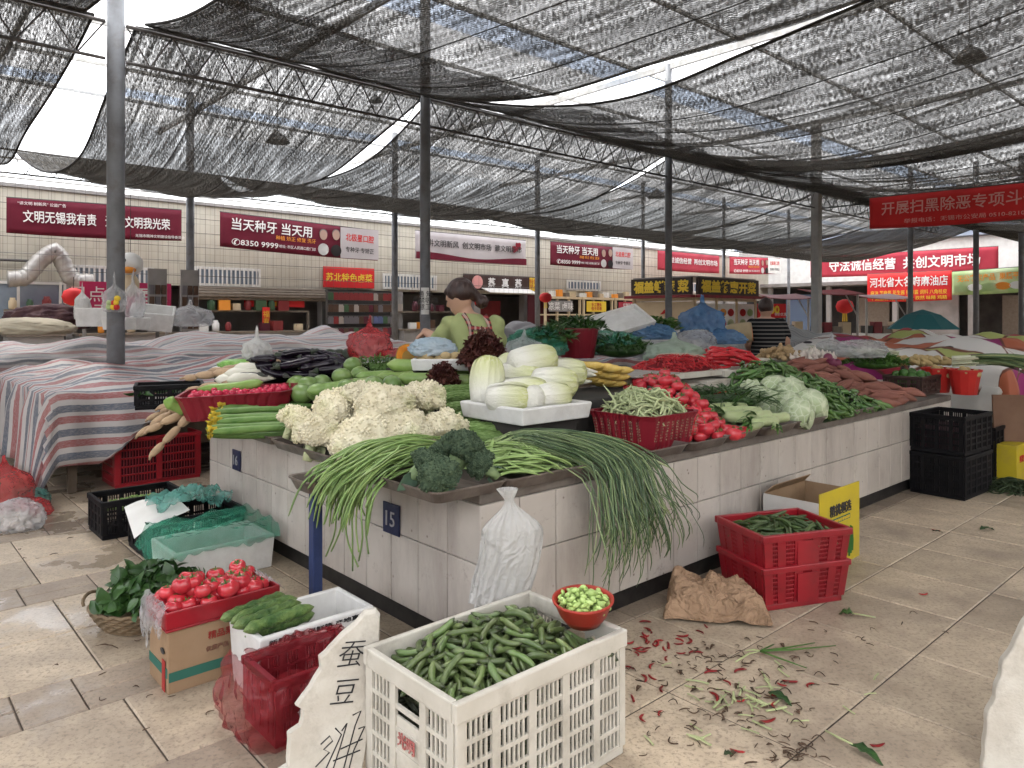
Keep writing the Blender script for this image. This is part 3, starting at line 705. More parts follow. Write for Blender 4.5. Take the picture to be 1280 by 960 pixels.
# ------------------------------------------------------------------ striped tarpaulins over closed stalls
def stripe_mat(name, seq, period, axis=1, fade=.25, weave=True):
    m, nt, b = nodes(name); uv = N(nt, 'ShaderNodeUVMap').outputs[0]
    s = N(nt, 'ShaderNodeSeparateXYZ'); nt.links.new(uv, s.inputs[0])
    f = math_node(nt, 'FRACT', math_node(nt, 'DIVIDE', s.outputs[axis], period))
    r = N(nt, 'ShaderNodeValToRGB'); r.color_ramp.interpolation = 'CONSTANT'; els = r.color_ramp.elements
    while len(els) < len(seq): els.new(.5)
    for e, (p, c) in zip(els, seq): e.position = p; e.color = (*c, 1)
    nt.links.new(f, r.inputs[0]); col = r.outputs[0]
    mp = N(nt, 'ShaderNodeMapping'); mp.inputs['Scale'].default_value = (1, 6, 1) if axis else (6, 1, 1); nt.links.new(uv, mp.inputs[0])
    col = mixc(nt, ramp(nt, noise_tex(nt, mp.outputs[0], 30, 3, .7), [(.45, 0.), (.62, .4)]), col, (.42, .40, .39))
    col = mixc(nt, ramp(nt, noise_tex(nt, uv, 2.2, 6, .65), [(.4, 0.), (.7, fade)]), col, (.3, .25, .22))
    add_bump(nt, b, noise_tex(nt, uv, 14, 4), .35, .02)
    return finish(m, nt, b, col, .5, .35, tl=.08)
RD, WH, NV = (.31, .10, .10), (.47, .44, .425), (.11, .125, .16)
M_STRIPE = stripe_mat('striped_tarpaulin', [(0, RD), (.3, WH), (.46, NV), (.76, WH)], .185)
M_STRIPE2 = stripe_mat('faded_striped_tarpaulin', [(0, (.38, .20, .2)), (.25, WH), (.4, (.2, .21, .24)), (.65, WH)], .2, fade=.4)
M_PLAID = stripe_mat('plaid_tarpaulin', [(0, (.5, .46, .38)), (.3, (.42, .2, .17)), (.5, (.5, .46, .38)), (.65, (.2, .24, .27)), (.85, (.45, .4, .3))], .4, axis=0, fade=.4)
M_GREYT = stripe_mat('grey_striped_tarpaulin', [(0, (.33, .34, .34)), (.3, (.22, .23, .24)), (.5, (.36, .37, .37)), (.75, (.27, .28, .28))], .22, axis=0)
def drape(name, u0, u1, v0, v1, ztop, hem, m, label, cat='tarpaulin', seed=0, lump=.18, grp=None, fr=5., hemfn=None, uvrot=0, res=14):
    """cloth laid over a stall u0..u1 x v0..v1 whose goods rise to ztop; hem = drop on the -u, +u, -v, +v sides"""
    hu0, hu1, hv0, hv1 = hem
    A0, A1, B0, B1 = u0 - hu0, u1 + hu1, v0 - hv0, v1 + hv1
    nu, nv = int((A1 - A0) * res), int((B1 - B0) * res); uvs = []
    def P(s, t):
        a = A0 + s * (A1 - A0); b = B0 + t * (B1 - B0); uvs.append((a, b))
        if hemfn: 
            lim = hemfn(a)
            if b < v0 - lim: b = v0 - lim
        ca, cb = min(max(a, u0), u1), min(max(b, v0), v1)
        oa, ob = a - ca, b - cb; d = sqrt(oa * oa + ob * ob)
        e = min(min(ca - u0, u1 - ca), min(cb - v0, v1 - cb)) if d == 0 else 0
        z = ztop + lump * min(1, e / .5) * (.5 + .9 * noise.noise(Vector((ca * 1.1 + seed, cb * 1.1, seed)))) + .035 * noise.noise(Vector((ca * 4, cb * 4, seed + 3)))
        z += .018 * sin(cb * 16 + 4 * noise.noise(Vector((ca * .8, cb * .8, seed)))) * min(1, e / .2 + .2)
        if d > 0:
            dirx, diry = oa / d, ob / d
            par = (cb * 1.0 if abs(oa) > abs(ob) else ca) + atan2(ob, oa) * .25
            fold = (.055 * sin(par * fr * 2 + seed) + .03 * sin(par * fr * 4.7 + 2)) * min(1, d / .25)
            k = min(d, .06) + .10 * (d - min(d, .06)) + fold * .9
            ca += dirx * max(k, .01); cb += diry * max(k, .01); z -= max(0, d - .05) * .985
            z = max(z, .012 + .01 * abs(sin(par * 9)))
        return UV(ca, cb, z)
    o = MB().grid(P, nu, nv).build(name, m, None, smooth=True, solid=.003)
    if uvrot: set_uv(o, lambda i: (uvs[i][1], uvs[i][0]))
    else: set_uv(o, lambda i: (uvs[i][0] + .02 * sin(uvs[i][1] * 5), uvs[i][1] + .03 * sin(uvs[i][0] * 3)))
    return tag(o, label, cat, grp)
def hemf(a): return .62 if a < 1.5 else max(.30, .62 - (a - 1.5) * .9)
M_BOARD = mat('stall_boards', (.1, .075, .055), (.15, .11, .08), 6, .8)
def stall(name, u0, u1, v0, v1, h, label):
    o = empty(name, UV(u0, v0, 0), RZ, label, 'stall'); L, W = u1 - u0, v1 - v0
    MB().box(0, L, 0, W, h - .05, h).build('table_top', M_BOARD, o)
    for x in (.04, L - .1):
        for y in (.04, W - .1): MB().box(x, x + .06, y, y + .06, 0, h - .05).build('leg', M_BOARD, o)
    MB().box(.12, L - .12, .25, W - .12, .25, h - .06).build('stored_goods_shelf', M_BOARD, o)
    return o
stall('market_stall', 1.25, 8.3, 6.62, 9.5, .70, 'closed stall wholly under the red white and navy striped tarpaulin')
drape('striped_tarpaulin', 1.2, 8.4, 6.6, 9.6, .80, (.72, .3, .62, .3), M_STRIPE, 'red white and navy striped tarpaulin draped over the closed stall at left', seed=2.2, lump=.17, hemfn=hemf, fr=4.3)
stall('market_stall', 1.3, 8.0, 10.9, 13.4, .75, 'closed stall under the faded striped cover near the snack rack')
drape('striped_tarpaulin', 1.25, 8.1, 10.8, 13.4, .86, (.6, .3, .5, .3), M_STRIPE2, 'faded striped tarpaulin over the second closed stall behind', seed=5.1, lump=.3)
stall('market_stall', 8.9, 14.6, 10.6, 13.4, .75, 'low closed stall with dark cover behind the woman')
drape('dark_tarpaulin', 8.85, 14.6, 10.5, 13.4, .82, (.5, .3, .5, .3), mat('dark_tarpaulin', (.09, .085, .09), (.15, .14, .145), 2, .6), 'dark grey tarpaulin over the stall behind the woman', seed=7.7, lump=.4)
stall('market_stall', -3.6, .2, 8.6, 11.5, .75, 'closed stall at the left edge under a plaid cover')
drape('plaid_tarpaulin', -3.7, .3, 8.5, 11.5, .84, (.3, .35, .5, .3), M_PLAID, 'beige plaid tarpaulin hanging over the stall at the left edge', seed=9.3, lump=.2)
stall('market_stall', 10.1, 15.8, 6.7, 9.6, .75, 'closed stall under grey striped cover beyond the man')
drape('grey_tarpaulin', 10.0, 15.9, 6.6, 9.6, .92, (.5, .3, .5, .3), M_GREYT, 'grey striped tarpaulin over the stall behind the ginger', seed=3.3, lump=.3)

# gaudy quilt over the stall on the right
def quilt_mat():
    m, nt, b = nodes('gaudy_quilt'); uv = N(nt, 'ShaderNodeUVMap').outputs[0]
    v = N(nt, 'ShaderNodeTexVoronoi'); v.inputs['Scale'].default_value = 1.5; nt.links.new(uv, v.inputs['Vector'])
    s = N(nt, 'ShaderNodeSeparateColor'); nt.links.new(v.outputs['Color'], s.inputs[0])
    r = N(nt, 'ShaderNodeValToRGB'); r.color_ramp.interpolation = 'CONSTANT'; els = r.color_ramp.elements
    cs = [(0, (.62, .6, .57)), (.2, (.30, .03, .15)), (.36, (.62, .6, .57)), (.5, (.42, .12, .06)), (.63, (.38, .42, .14)), (.75, (.38, .04, .06)), (.86, (.62, .6, .57))]
    while len(els) < len(cs): els.new(.5)
    for e, (p, c) in zip(els, cs): e.position = p; e.color = (*c, 1)
    nt.links.new(s.outputs[0], r.inputs[0])
    v2 = N(nt, 'ShaderNodeTexVoronoi'); v2.inputs['Scale'].default_value = 3.1; nt.links.new(uv, v2.inputs['Vector'])
    dots = ramp(nt, v2.outputs['Distance'], [(.17, 1.), (.2, 0.)])
    col = mixc(nt, dots, r.outputs[0], (.03, .025, .03))
    v3 = N(nt, 'ShaderNodeTexVoronoi'); v3.feature = 'DISTANCE_TO_EDGE'; v3.inputs['Scale'].default_value = 1.5; nt.links.new(uv, v3.inputs['Vector'])
    col = mixc(nt, ramp(nt, v3.outputs['Distance'], [(.012, 1.), (.03, 0.)]), col, (.16, .06, .04))
    return finish(m, nt, b, col, .6, .3)
stall('market_stall', 8.55, 13.5, 2.3, 5.3, .7, 'closed stall under the gaudy printed quilt')
drape('printed_quilt', 8.5, 13.6, 2.2, 5.3, .88, (.33, .3, .5, .3), quilt_mat(), 'gaudy printed quilt in white, red, orange and purple over the right stall', cat='quilt', seed=1.4, lump=.3)
MB_ = drape('white_cloth', 8.46, 8.7, 2.2, 3.4, .70, (.42, 0, .1, 0), mat('white_sheet', (.62, .6, .56), (.5, .48, .44), 3, .7), 'white cloth hanging below the quilt beside the black crates', cat='cloth', seed=.4, lump=0, fr=3)
# ------------------------------------------------------------------ far booths, shops and stalls
M_CREAM = mat('cream_panel', (.58, .47, .31), (.52, .41, .27), 2, .6)
M_SIGNBK = mat('dark_booth_sign', (.035, .025, .02), rough=.4)
M_REDP = mat('red_painted_steel', (.22, .025, .03), (.16, .02, .025), 6, .5)
M_FOAM = mat('white_foam', (.68, .67, .65), (.6, .59, .57), 14, .75, .3, .25, 160, .004, dirt=(.33, .29, .25), dscale=5, damt=.35)
M_FOAMOLD = mat('dirty_foam', (.56, .53, .47), (.47, .43, .37), 9, .8, .3, .35, 120, .006, dirt=(.2, .16, .12), dscale=6, damt=.6)
b0 = PD(868, 395, 20); b0.z = 0
bt = empty('food_booth', b0, RZ, 'cream food booth with dark sign boards of yellow characters on two sides', 'booth')
for (L, rot, body, ox) in ((3.2, 0, '福盖特惠开菜', 0), (2.1, 1, '福盖鲜蔬 菜', 0)):
    f = (lambda a, d, z: Vector((a, -d, z))) if not rot else (lambda a, d, z: Vector((-d, a, z)))
    def bx(a0, a1, d0, d1, z0, z1):
        p, q = f(a0, d0, z0), f(a1, d1, z1); return MB().box(min(p.x, q.x), max(p.x, q.x), min(p.y, q.y), max(p.y, q.y), z0, z1)
    sb = bx(.03, L, .03, .1, 1.99, 2.46).build('sign_board', M_SIGNBK, bt)
    mid = f(L / 2, .106, 2.22)
    lettering(body, M_LETY, sb, mid, wd=L * .9, h=.36, rot=(pi / 2, 0, 0) if not rot else (pi / 2, 0, -pi / 2), bold=.04)
    bx(-.1, L + .1, .105, .3, 1.9, 1.98).build('eave', M_REDP, bt)
    bx(.0, L, -.05, .0, 0, .85).build('lower_panel', M_CREAM, bt); bx(0, L, -.04, -.02, 1.82, 1.98).build('header_panel', M_CREAM, bt)
    for k in range(4 if not rot else 2):
        a = (L - .06) * k / (3 if not rot else 1); bx(a, a + .06, -.02, .03, .85, 1.9).build('post', M_CREAM, bt)
    if rot: bx(.05, L - .05, -.03, -.01, .86, 1.8).build('side_panel', M_CREAM, bt)
    else:
        for k in range(3):
            a = .1 + k * 1.05; p = bx(a, a + .9, -.01, .005, 1.0, 1.75).build('food_poster', M_WHITE, bt)
            for q in range(4): MB().lathe([(.001, 0), (.14, 0)], 14, Matrix.Translation(f(a + .25 + .4 * (q % 2), .012 + q * .001, 1.2 + .3 * (q // 2))) @ Matrix.Rotation(pi / 2, 4, 'X') @ Matrix.Diagonal((1.2, .8, 1, 1))).build('printed_dish', (M_LETO, M_LETR, M_PGREEN)[(q + k) % 3], p)
MB().box(0, 3.2, 0, 2.1, 2.47, 2.5).build('roof', M_GREYW, bt)
ch = MB().tube([(-.035, .75 + .07 * k, 1.5 + .05 * sin(k * .9)) for k in range(6)], [.02, .05, .06, .05, .03, .008], 8); ch.build('printed_chilli', M_LETR, bt)
# promotion board beside the booth
pb = empty('promotion_board', PD(947, 395, 21) - Vector((0, 0, CAMH)), RZ - .5, 'red promotion board with yellow 8800 behind the man in stripes', 'sign board')
MB().box(0, .9, -.02, .02, 1.35, 1.75).build('panel', M_RED, pb); lettering('8800', M_LETY, pb, (.38, -.03, 1.58), h=.24, bold=.04); lettering('特价优惠', M_LETW, pb, (.72, -.03, 1.45), h=.09)
for x in (.04, .84): MB().box(x, x + .04, -.015, .015, 0, 1.35).build('leg', M_GREYW, pb)
# cream display counters before the wall
for k, (p0, p1, lb) in enumerate(((676, 722, 'left cream display counter with open bays by the wall'), (724, 762, 'middle cream display counter with a yellow menu board'), (764, 800, 'right cream display counter with a red menu board'))):
    a, b_ = wpt(p0, 370, 17.6)[0], wpt(p1, 370, 17.6)[0]; L = b_ - a - .05
    t = empty('display_counter', UV(a, 17.4, 0), RZ, lb, 'display counter', 'cream display counters along the wall')
    MB().box(0, L, .0, .6, .0, .95).build('base', M_CREAM, t); MB().box(-.02, L + .02, -.03, .6, 1.98, 2.06).build('top_rail', M_CREAM, t)
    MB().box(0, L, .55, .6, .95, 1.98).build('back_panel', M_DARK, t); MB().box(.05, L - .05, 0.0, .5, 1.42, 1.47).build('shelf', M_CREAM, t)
    for j in range(4): MB().box(j * (L - .07) / 3, j * (L - .07) / 3 + .07, -.01, .06, .95, 1.98).build('post', M_CREAM, t)
    pnl = MB().box(L * .1, L * .75, -.02, .0, 1.55, 1.92).build('menu_panel', (M_GREYW, M_LETY, M_FADED)[k], t)
    lettering(('凉菜 卤味', '手工馒头\n包子花卷', '红烧牛肉\n面条水饺')[k], (M_LETW, M_LETR, M_LETW)[k], pnl, (L * .42, -.026, 1.735), h=.27, bold=.01)
    for j in range(5): 
        bx_ = MB().box(-.1, .1, -.08, .08, 0, .14 + .05 * (j % 3)).build('carton', (M_CREAM, M_WHITE, M_LETO, M_BROWNSH)[(j + k) % 4], None, loc=UV(a + .2 + j * L / 5.2, 17.6, 2.062), rz=RZ, bevel=.005)
        tag(bx_, 'small carton stored on top of the cream display counters', 'carton', 'cartons on the display counters')
# steamer shop front
a, b_ = wpt(600, 365)[0], wpt(660, 365)[0]
t = empty('shop_canopy', UV(a, VW - .05, 0), RZ, 'white canopy strip under the dark steamer sign', 'canopy')
MB().grid(lambda s, q: Vector((s * (b_ - a), -.45 * q, 2.3 - .16 * q)), 2, 2).build('canopy_sheet', M_WHITE, t, solid=.02)
rd = MB().box(0, .9, 0, .04, .9, 1.9).build('red_door_panel', M_REDP, None, loc=UV(wpt(612, 380)[0], VW + .5, 0), rz=RZ); tag(rd, 'red door panel inside the steamer shop', 'door panel')
dp = MB().box(0, 1.0, 0, .04, .9, 2.1).build('dark_red_board', mat('dark_red_board', (.07, .012, .018), rough=.5), None, loc=UV(wpt(650, 375)[0], VW - .4, 0), rz=RZ); tag(dp, 'dark red board beside the steamer shop opening', 'board')
# red lanterns tied on far poles
def lantern(pos, r, label, m=None):
    t = empty('red_lantern', pos, 0, label, 'lantern')
    MB().lathe([(.25 * r, -.8 * r), (.8 * r, -.55 * r), (r, 0), (.8 * r, .55 * r), (.25 * r, .8 * r)], 14, fn=lambda q, z: 1 + .04 * cos(q * 8)).build('shade', M_RED, t, smooth=True)
    tb = MB()
    for k in range(9): q = k * .7; tb.bar((.2 * r * cos(q), .2 * r * sin(q), -.8 * r), (.25 * r * cos(q), .25 * r * sin(q), -1.7 * r), .03 * r, 4)
    tb.build('tassel', M_LETY, t); MB().bar((0, 0, .8 * r), (0, 0, 1.8 * r), .03 * r).build('cord', M_DARK, t)
lantern(PD(682, 372, 19), .16, 'small red lantern by the pole left of the cream counters'); lantern(PD(92, 371, 13.5), .2, 'small red lantern left of the thick pole')
lantern(PD(1056, 383, 25), .3, 'red lantern glimpsed under the red awning on the right'); 
# snack rack with hanging packets
a, _ = wpt(408, 380, 17.75); b_, _ = wpt(497, 380, 17.75)
t = empty('snack_rack', UV(a, 17.75, 0), RZ, 'tall rack hung with rows of snack packets in the shop opening', 'rack')
for x in (0, b_ - a - .04): MB().box(x, x + .04, 0, .04, 0, 2.1).build('post', M_STEEL, t)
for k in range(5): MB().box(.045, b_ - a - .045, .0, .03, .75 + k * .32, .77 + k * .32).build('rail', M_STEEL, t)
MB().box(.05, b_ - a - .05, .3, .33, .5, 2.1).build('back_panel', M_DARK, t)
pm = [mat('packet_' + n, c, rough=.35) for n, c in (('maroon', (.09, .02, .03)), ('grey', (.13, .12, .13)), ('brown', (.08, .045, .03)), ('green', (.05, .1, .05)), ('pale', (.3, .26, .23)), ('red', (.2, .03, .03)), ('blue', (.08, .1, .2)))]
pk = []
for m in pm:
    q = MB(); q.box(-.075, .075, -.02, .02, -.2, -.03); q.box(-.06, .06, -.004, .004, -.03, .0); q.lathe([(.03, -.024), (.03, -.021)], 10, Matrix.Translation((0, 0, -.11)) @ Matrix.Rotation(pi / 2, 4, 'X') @ Matrix.Translation((0, 0, .046)))
    pk.append(q.mesh('snack_packet', m))
rnd = random.Random(4)
for k in range(5):
    n = 14
    for j in range(n):
        o = link_mesh('snack_packet', pk[[0, 0, 1, 2, 5][k] if rnd.random() < .55 else rnd.randrange(7)], UV(a + .12 + j * (b_ - a - .24) / (n - 1), 17.74, .75 + k * .32), rz=RZ + rnd.uniform(-.15, .15))
        tag(o, 'small bright snack packet hanging on the shop rack', 'packet', 'snack packets on the rack')
# packet strips and magenta board near the thick pole
mb_ = empty('pink_sign_board', UV(wpt(100, 370, 15.6)[0], 15.6, 0), RZ, 'magenta price board with white lettering behind the thick pole', 'sign board')
Lm = wpt(214, 370, 15.6)[0] - wpt(100, 370, 15.6)[0]
MB().box(0, Lm, 0, .04, 1.28, 2.05).build('panel', mat('magenta_board', (.5, .03, .12), (.42, .03, .1), 2, .5), mb_)
lettering('早点 粥 面\n手工水饺', M_LETW, mb_, (Lm * .32, -.006, 1.66), h=.6); lettering('豆浆\n馒头', M_LETW, mb_, (Lm * .8, -.006, 1.66), h=.5)
for x in (.05, Lm - .1): MB().box(x, x + .05, .0, .04, 0, 1.28).build('leg', M_GREYW, mb_)
for px, lb in ((185, 'hanging strip rack of goods right of the thick pole'), (226, 'hanging strip rack of goods against the slim pole')):
    a, _ = wpt(px, 360, 14.9); t = empty('strip_rack', UV(a, 14.9, 0), RZ, lb, 'rack')
    MB().box(0, .34, 0, .03, 1.1, 2.3).build('back_panel', M_GREYW, t); MB().box(.14, .2, .0, .03, 0, 1.1).build('leg', M_STEEL, t)
    for k in range(4):
        for j in range(3): MB().box(.02 + j * .107, .105 + j * .107, -.03, -.003, 1.15 + k * .22, 1.33 + k * .22).build('packet', pm[2 if (k + j) % 3 else 1], t)
# duck-shaped balloon behind the pole
dk = empty('duck_balloon', PD(163, 345, 10.6), 0, 'white duck balloon with orange bill behind the thick pole', 'balloon')
MB().ico((0, 0, .17), .17, 3).build('head', M_WHITE, dk, smooth=True); MB().ico((.03, -.12, .08), .1, 2, sc=(1.1, 1, .5)).build('bill', M_LETO, dk, smooth=True)
MB().ico((.0, .0, -.13), .15, 3, sc=(.8, .8, 1.1)).build('body', M_CREAM, dk, smooth=True); MB().ico((-.01, -.15, .21), .035, 2).build('eye', M_DARK, dk, smooth=True); MB().bar((0, 0, .33), (0, 0, 1.2), .004).build('string', M_DARK, dk)

# ------------------------------------------------------------------ right end of the hall
eb = empty('end_building', UV(32.5, 0, 0), RZ, 'low row of open shops closing the right end of the hall', 'building')
M_BLUER = mat('blue_grey_roof', (.24, .28, .36), (.32, .36, .42), .6, .5)
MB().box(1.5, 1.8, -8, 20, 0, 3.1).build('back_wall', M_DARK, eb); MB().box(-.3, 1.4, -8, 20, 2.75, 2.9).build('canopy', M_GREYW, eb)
MB().box(1.0, 1.3, -8, 20, 2.92, 4.6).build('upper_wall', M_WHITE, eb); MB().box(.6, 1.6, -8, 20, 4.62, 5.1).build('roof', M_BLUER, eb)
for k in range(10): MB().box(-.1, .05, -7.6 + k * 2.8, -7.4 + k * 2.8, 0, 2.74).build('pier', M_GREYW, eb)
for k in range(9):
    v = -6.9 + k * 2.8
    if k % 2 == 0: MB().box(.5, .6, v, v + 1.7, .1, 2.4).build('shutter', M_GREYW if k % 4 else mat('blue_shutter', (.12, .16, .24), rough=.5), eb)
    else: MB().box(.9, 1.0, v, v + 1.4, .6, 2.2).build('shop_shelf', M_BROWNSH, eb)
def awning(px0, px1, d, z, label, m=M_REDP):
    p = PD((px0 + px1) / 2, 395, d); L = (px1 - px0) / FPX * d
    t = empty('awning_stall', (p.x, p.y, 0), 0, label, 'stall', 'red awning stalls on the right')
    MB().grid(lambda a, b: Vector(((a - .5) * L, -.6 + 1.5 * b, z - .18 * (1 - b) - .04 * sin(pi * a))), 12, 4).build('awning', m, t, solid=.02)
    for x in (-.46, .46): MB().bar((x * L, -.3, 0), (x * L, -.3, z - .2), .035).build('post', M_POLE2, t); MB().bar((x * L, -.3, z - .8), (x * L * .7, .1, z - .15), .02).build('brace', M_POLE2, t)
    MB().box(-.45 * L, .45 * L, -.2, .7, .0, .85).build('table', M_WHITE, t)
    for k in range(4): MB().box((-.42 + .21 * k) * L, (-.24 + .21 * k) * L, -.1, .2, .86, 1.1 + .12 * (k % 2)).build('goods_box', (M_DARK, M_REDP, M_BROWNSH, M_CREAM)[k], t)
awning(1012, 1068, 21, 2.2, 'red awning stall behind the pale square pole'); awning(1075, 1130, 23, 2.12, 'red awning stall below the sesame oil sign'); awning(955, 1008, 24, 2.15, 'red awning stall right of the promotion board')
um = empty('folded_parasol', PD(1153, 395, 13.5) - Vector((0, 0, CAMH)), 0, 'dark teal parasol canopy standing low over the right stall', 'parasol')
MB().lathe([(.62, 1.16), (.55, 1.22), (.3, 1.42), (.02, 1.52)], 8).build('canopy', mat('teal_canopy', (.02, .12, .13), rough=.6), um); MB().bar((0, 0, 0), (0, 0, 1.5), .02).build('pole', M_POLE2, um)
# far heaps on the right stall: a mound of assorted produce
fs = empty('market_stall', UV(14.2, 1.2, 0), RZ, 'distant stall of green and yellow produce at the right edge', 'stall')
MB().box(0, 5, 0, 2.6, .0, .95).build('table', M_DARK, fs)
pv = [MB().ico((0, 0, 0), .11, 2, fn=lambda d: 1 + .12 * nz(d, 2)).mesh('far_vegetable', m, True) for m in (mat('far_green', (.16, .26, .06), rand=.3), mat('far_pale_green', (.35, .42, .15), rand=.3), mat('far_yellow', (.5, .32, .08), rand=.25))]
rnd = random.Random(9)
for k in range(150):
    x, y = rnd.uniform(.1, 4.9), rnd.uniform(.05, 1.8); kind = 0 if x < 1.6 else (1 if rnd.random() < .6 else 2)
    tag(link_mesh('round_vegetable', pv[kind], UV(14.2 + x, 1.2 + y, 1.02 + .25 * y * rnd.random()), rz=rnd.random() * 6), ('dark green', 'pale green', 'yellow')[kind] + ' round vegetable heaped on the distant right stall', 'vegetable', ('dark green', 'pale green', 'yellow')[kind] + ' produce on the distant stall')

# ------------------------------------------------------------------ clutter on the closed stalls at left
def foam_box(L, W, H, pos, rz, label, m=None, wall=.025, lid=False, grp=None, name='foam_box', rot=None):
    t = MB()
    def rr(o, z): return [Vector(p) for p in ((-L / 2 + o, -W / 2 + o, z), (L / 2 - o, -W / 2 + o, z), (L / 2 - o, W / 2 - o, z), (-L / 2 + o, W / 2 - o, z))]
    R = [rr(.012, 0), rr(0, H - .01), rr(.003, H), rr(wall - .003, H), rr(wall, H - .006), rr(wall + .01, .025)]
    vs = [p for q in R for p in q]; fs = [(i * 4 + j, i * 4 + (j + 1) % 4, i * 4 + 4 + (j + 1) % 4, i * 4 + 4 + j) for i in range(5) for j in range(4)] + [(3, 2, 1, 0), (20, 21, 22, 23)]
    t.add(vs, fs); o = t.build(name, m or M_FOAM, None, bevel=.008, loc=pos, rz=rz)
    if rot: o.rotation_euler = rot
    return tag(o, label, 'foam box', grp)
foam_box(.42, .3, .2, PD(126, 408, 8.0), .2, 'white foam box left of the thick pole'); foam_box(.42, .3, .2, PD(190, 408, 7.8), .5, 'white foam box right of the thick pole, tilted', rot=(.35, .1, .4))
foam_box(.36, .26, .12, PD(158, 412, 7.3) , -.1, 'low foam tray in front of the thick pole')
M_CLRBAG = mat('clear_plastic', (.72, .72, .72), (.6, .6, .62), 6, .2, .7, tl=.3, alpha=.38, bump=.8, bscale=14, bdist=.012, crease=6)
M_WHBAG = mat('white_plastic', (.74, .73, .71), (.64, .63, .61), 6, .18, 1., tl=.45, alpha=.86, bump=.5, bscale=10, bdist=.012, crease=6)
M_GRBAG = mat('green_plastic', (.04, .30, .18), (.09, .46, .31), 6, .2, .7, tl=.4, alpha=.52, bump=.9, bscale=16, bdist=.012, crease=6)
M_TLBAG = mat('teal_plastic', (.14, .42, .36), (.22, .52, .45), 6, .25, .6, tl=.4, alpha=.52, bump=.9, bscale=16, bdist=.012, crease=6)
M_BLBAG = mat('blue_plastic', (.11, .27, .52), (.2, .38, .62), 4, .25, .6, tl=.4, alpha=.66, bump=.8, bscale=12, bdist=.012, crease=6)
M_RDBAG = mat('red_plastic', (.55, .04, .05), (.62, .10, .10), 5, .25, .6, tl=.4, alpha=.6, bump=.8, bscale=12, bdist=.012, crease=6)
def bag(pos, sx, sy, sz, m, label, seed=0, knot=.0, rz=0, name='plastic_bag', crump=.22, res=5, cat='plastic bag', grp=None):
    def fn(d):
        k = 1 + crump * (.6 * nz(d, 1.9, seed) + .55 * (1 - 2.2 * abs(nz(d, 2.7, seed + 9))) + .3 * (1 - 2.5 * abs(nz(d, 6.1, seed + 4))) - .3)
        if knot and d.z > .45: k *= 1 + knot * ((d.z - .45) / .55) ** 2
        return k
    t = MB(); t.ico((0, 0, 0), 1, res, fn=fn)
    vs = []
    for p in t.v:
        x, y, z = p
        if knot and z > .55: q = max(.16, 1 - (z - .55) / .4 * .9); q *= 1 + .35 * max(0, z - 1.05); x *= q; y *= q
        if z < -.55: z = -.55 - (-.55 - z) * .15
        vs.append((x * sx, y * sy, (z + .6) * sz / 1.6))
    t.v = vs
    return tag(t.build(name, m, None, smooth=True, loc=pos, rz=rz), label, cat, grp)
bag(PD(60, 412, 9.3), .5, .35, .32, mat('dark_cloth_bundle', (.05, .02, .03), (.1, .05, .05), 6, .8), 'dark bundled cloth on the left plaid stall', 2, name='cloth_bundle', cat='cloth bundle')
bag(PD(35, 418, 8.8), .55, .35, .2, mat('beige_sack', (.5, .44, .33), (.42, .37, .28), 5, .8), 'beige sack lying on the left plaid stall', 5, name='sack', cat='sack', crump=.1)
bag(PD(238, 408, 8.6), .24, .22, .26, M_CLRBAG, 'clear plastic bag bundle on the striped tarpaulin by the slim pole', 8, knot=.3)
bag(PD(166, 398, 7.3), .11, .10, .36, M_CLRBAG, 'clear plastic bag hanging on the thick pole', 3, knot=.5)
bag(PD(143, 390, 6.85), .1, .08, .26, M_CLRBAG, 'small plastic bag of yellow and red fruit tied to the thick pole', 7, knot=.6)
for k in range(7):
    tag(MB().ico((0, 0, 0), .028, 2).build('small_fruit', (M_LETY, M_LETR, M_PGREEN)[k % 3], None, smooth=True, loc=PD(143, 388, 6.8) + Vector((.04 * sin(k * 2.3), -.02, .03 + .04 * (k // 3)))), ('yellow', 'red', 'green')[k % 3] + ' fruit in the bag tied to the thick pole', 'fruit', ('yellow', 'red', 'green')[k % 3] + ' fruit in the pole bag')
bag(PD(103, 400, 9.0), .09, .08, .36, M_WHBAG, 'white plastic bag standing left of the foam box', 11, knot=.3)
np_ = MB().grid(lambda a, b: Vector((.075 * sin((a - .5) * 1.5), -.075 * cos((a - .5) * 1.5), b * .34)), 8, 2).build('paper_notice', M_WHITE, None, loc=P1.location + Vector((0, 0, 1.42)), rz=.1, solid=.001)
tag(np_, 'white paper notice pasted on the pole behind the woman', 'notice')
lettering('通 知\n严禁吸烟\n注意卫生', M_LETD, np_, (0, -.079, .18), h=.24)
# pendant lamps above the nets
M_LAMP = mat('enamel_lamp', (.05, .05, .05), rough=.4)
for px, py, d, s, lb in ((1212, 75, 9.5, .2, 'dark pendant lamp shade seen through the net at top right'), (821, 247, 16, .2, 'pendant lamp shade beyond the blue bag pole'), (347, 178, 10.5, .17, 'pendant lamp shade at the bright gap, left'), (470, 127, 11, .1, 'small round pendant lamp by the truss, left of the pole with a notice')):
    t = empty('pendant_lamp', PD(px, py, d), 0, lb, 'lamp', 'pendant lamps under the roof')
    MB().lathe([(s, 0), (s * .95, .05 * s), (s * .7, .5 * s), (s * .25, .8 * s), (s * .1, 1.0 * s)], 20, caps=False).build('lamp_shade', M_LAMP, t, smooth=True, solid=.004)
    MB().ico((0, 0, .2 * s), .3 * s, 2).build('bulb', M_WHITE, t, smooth=True); MB().bar((0, 0, s), (0, 0, RZT - .1 - PD(px, py, d).z), .006).build('cord', M_DARK, t)

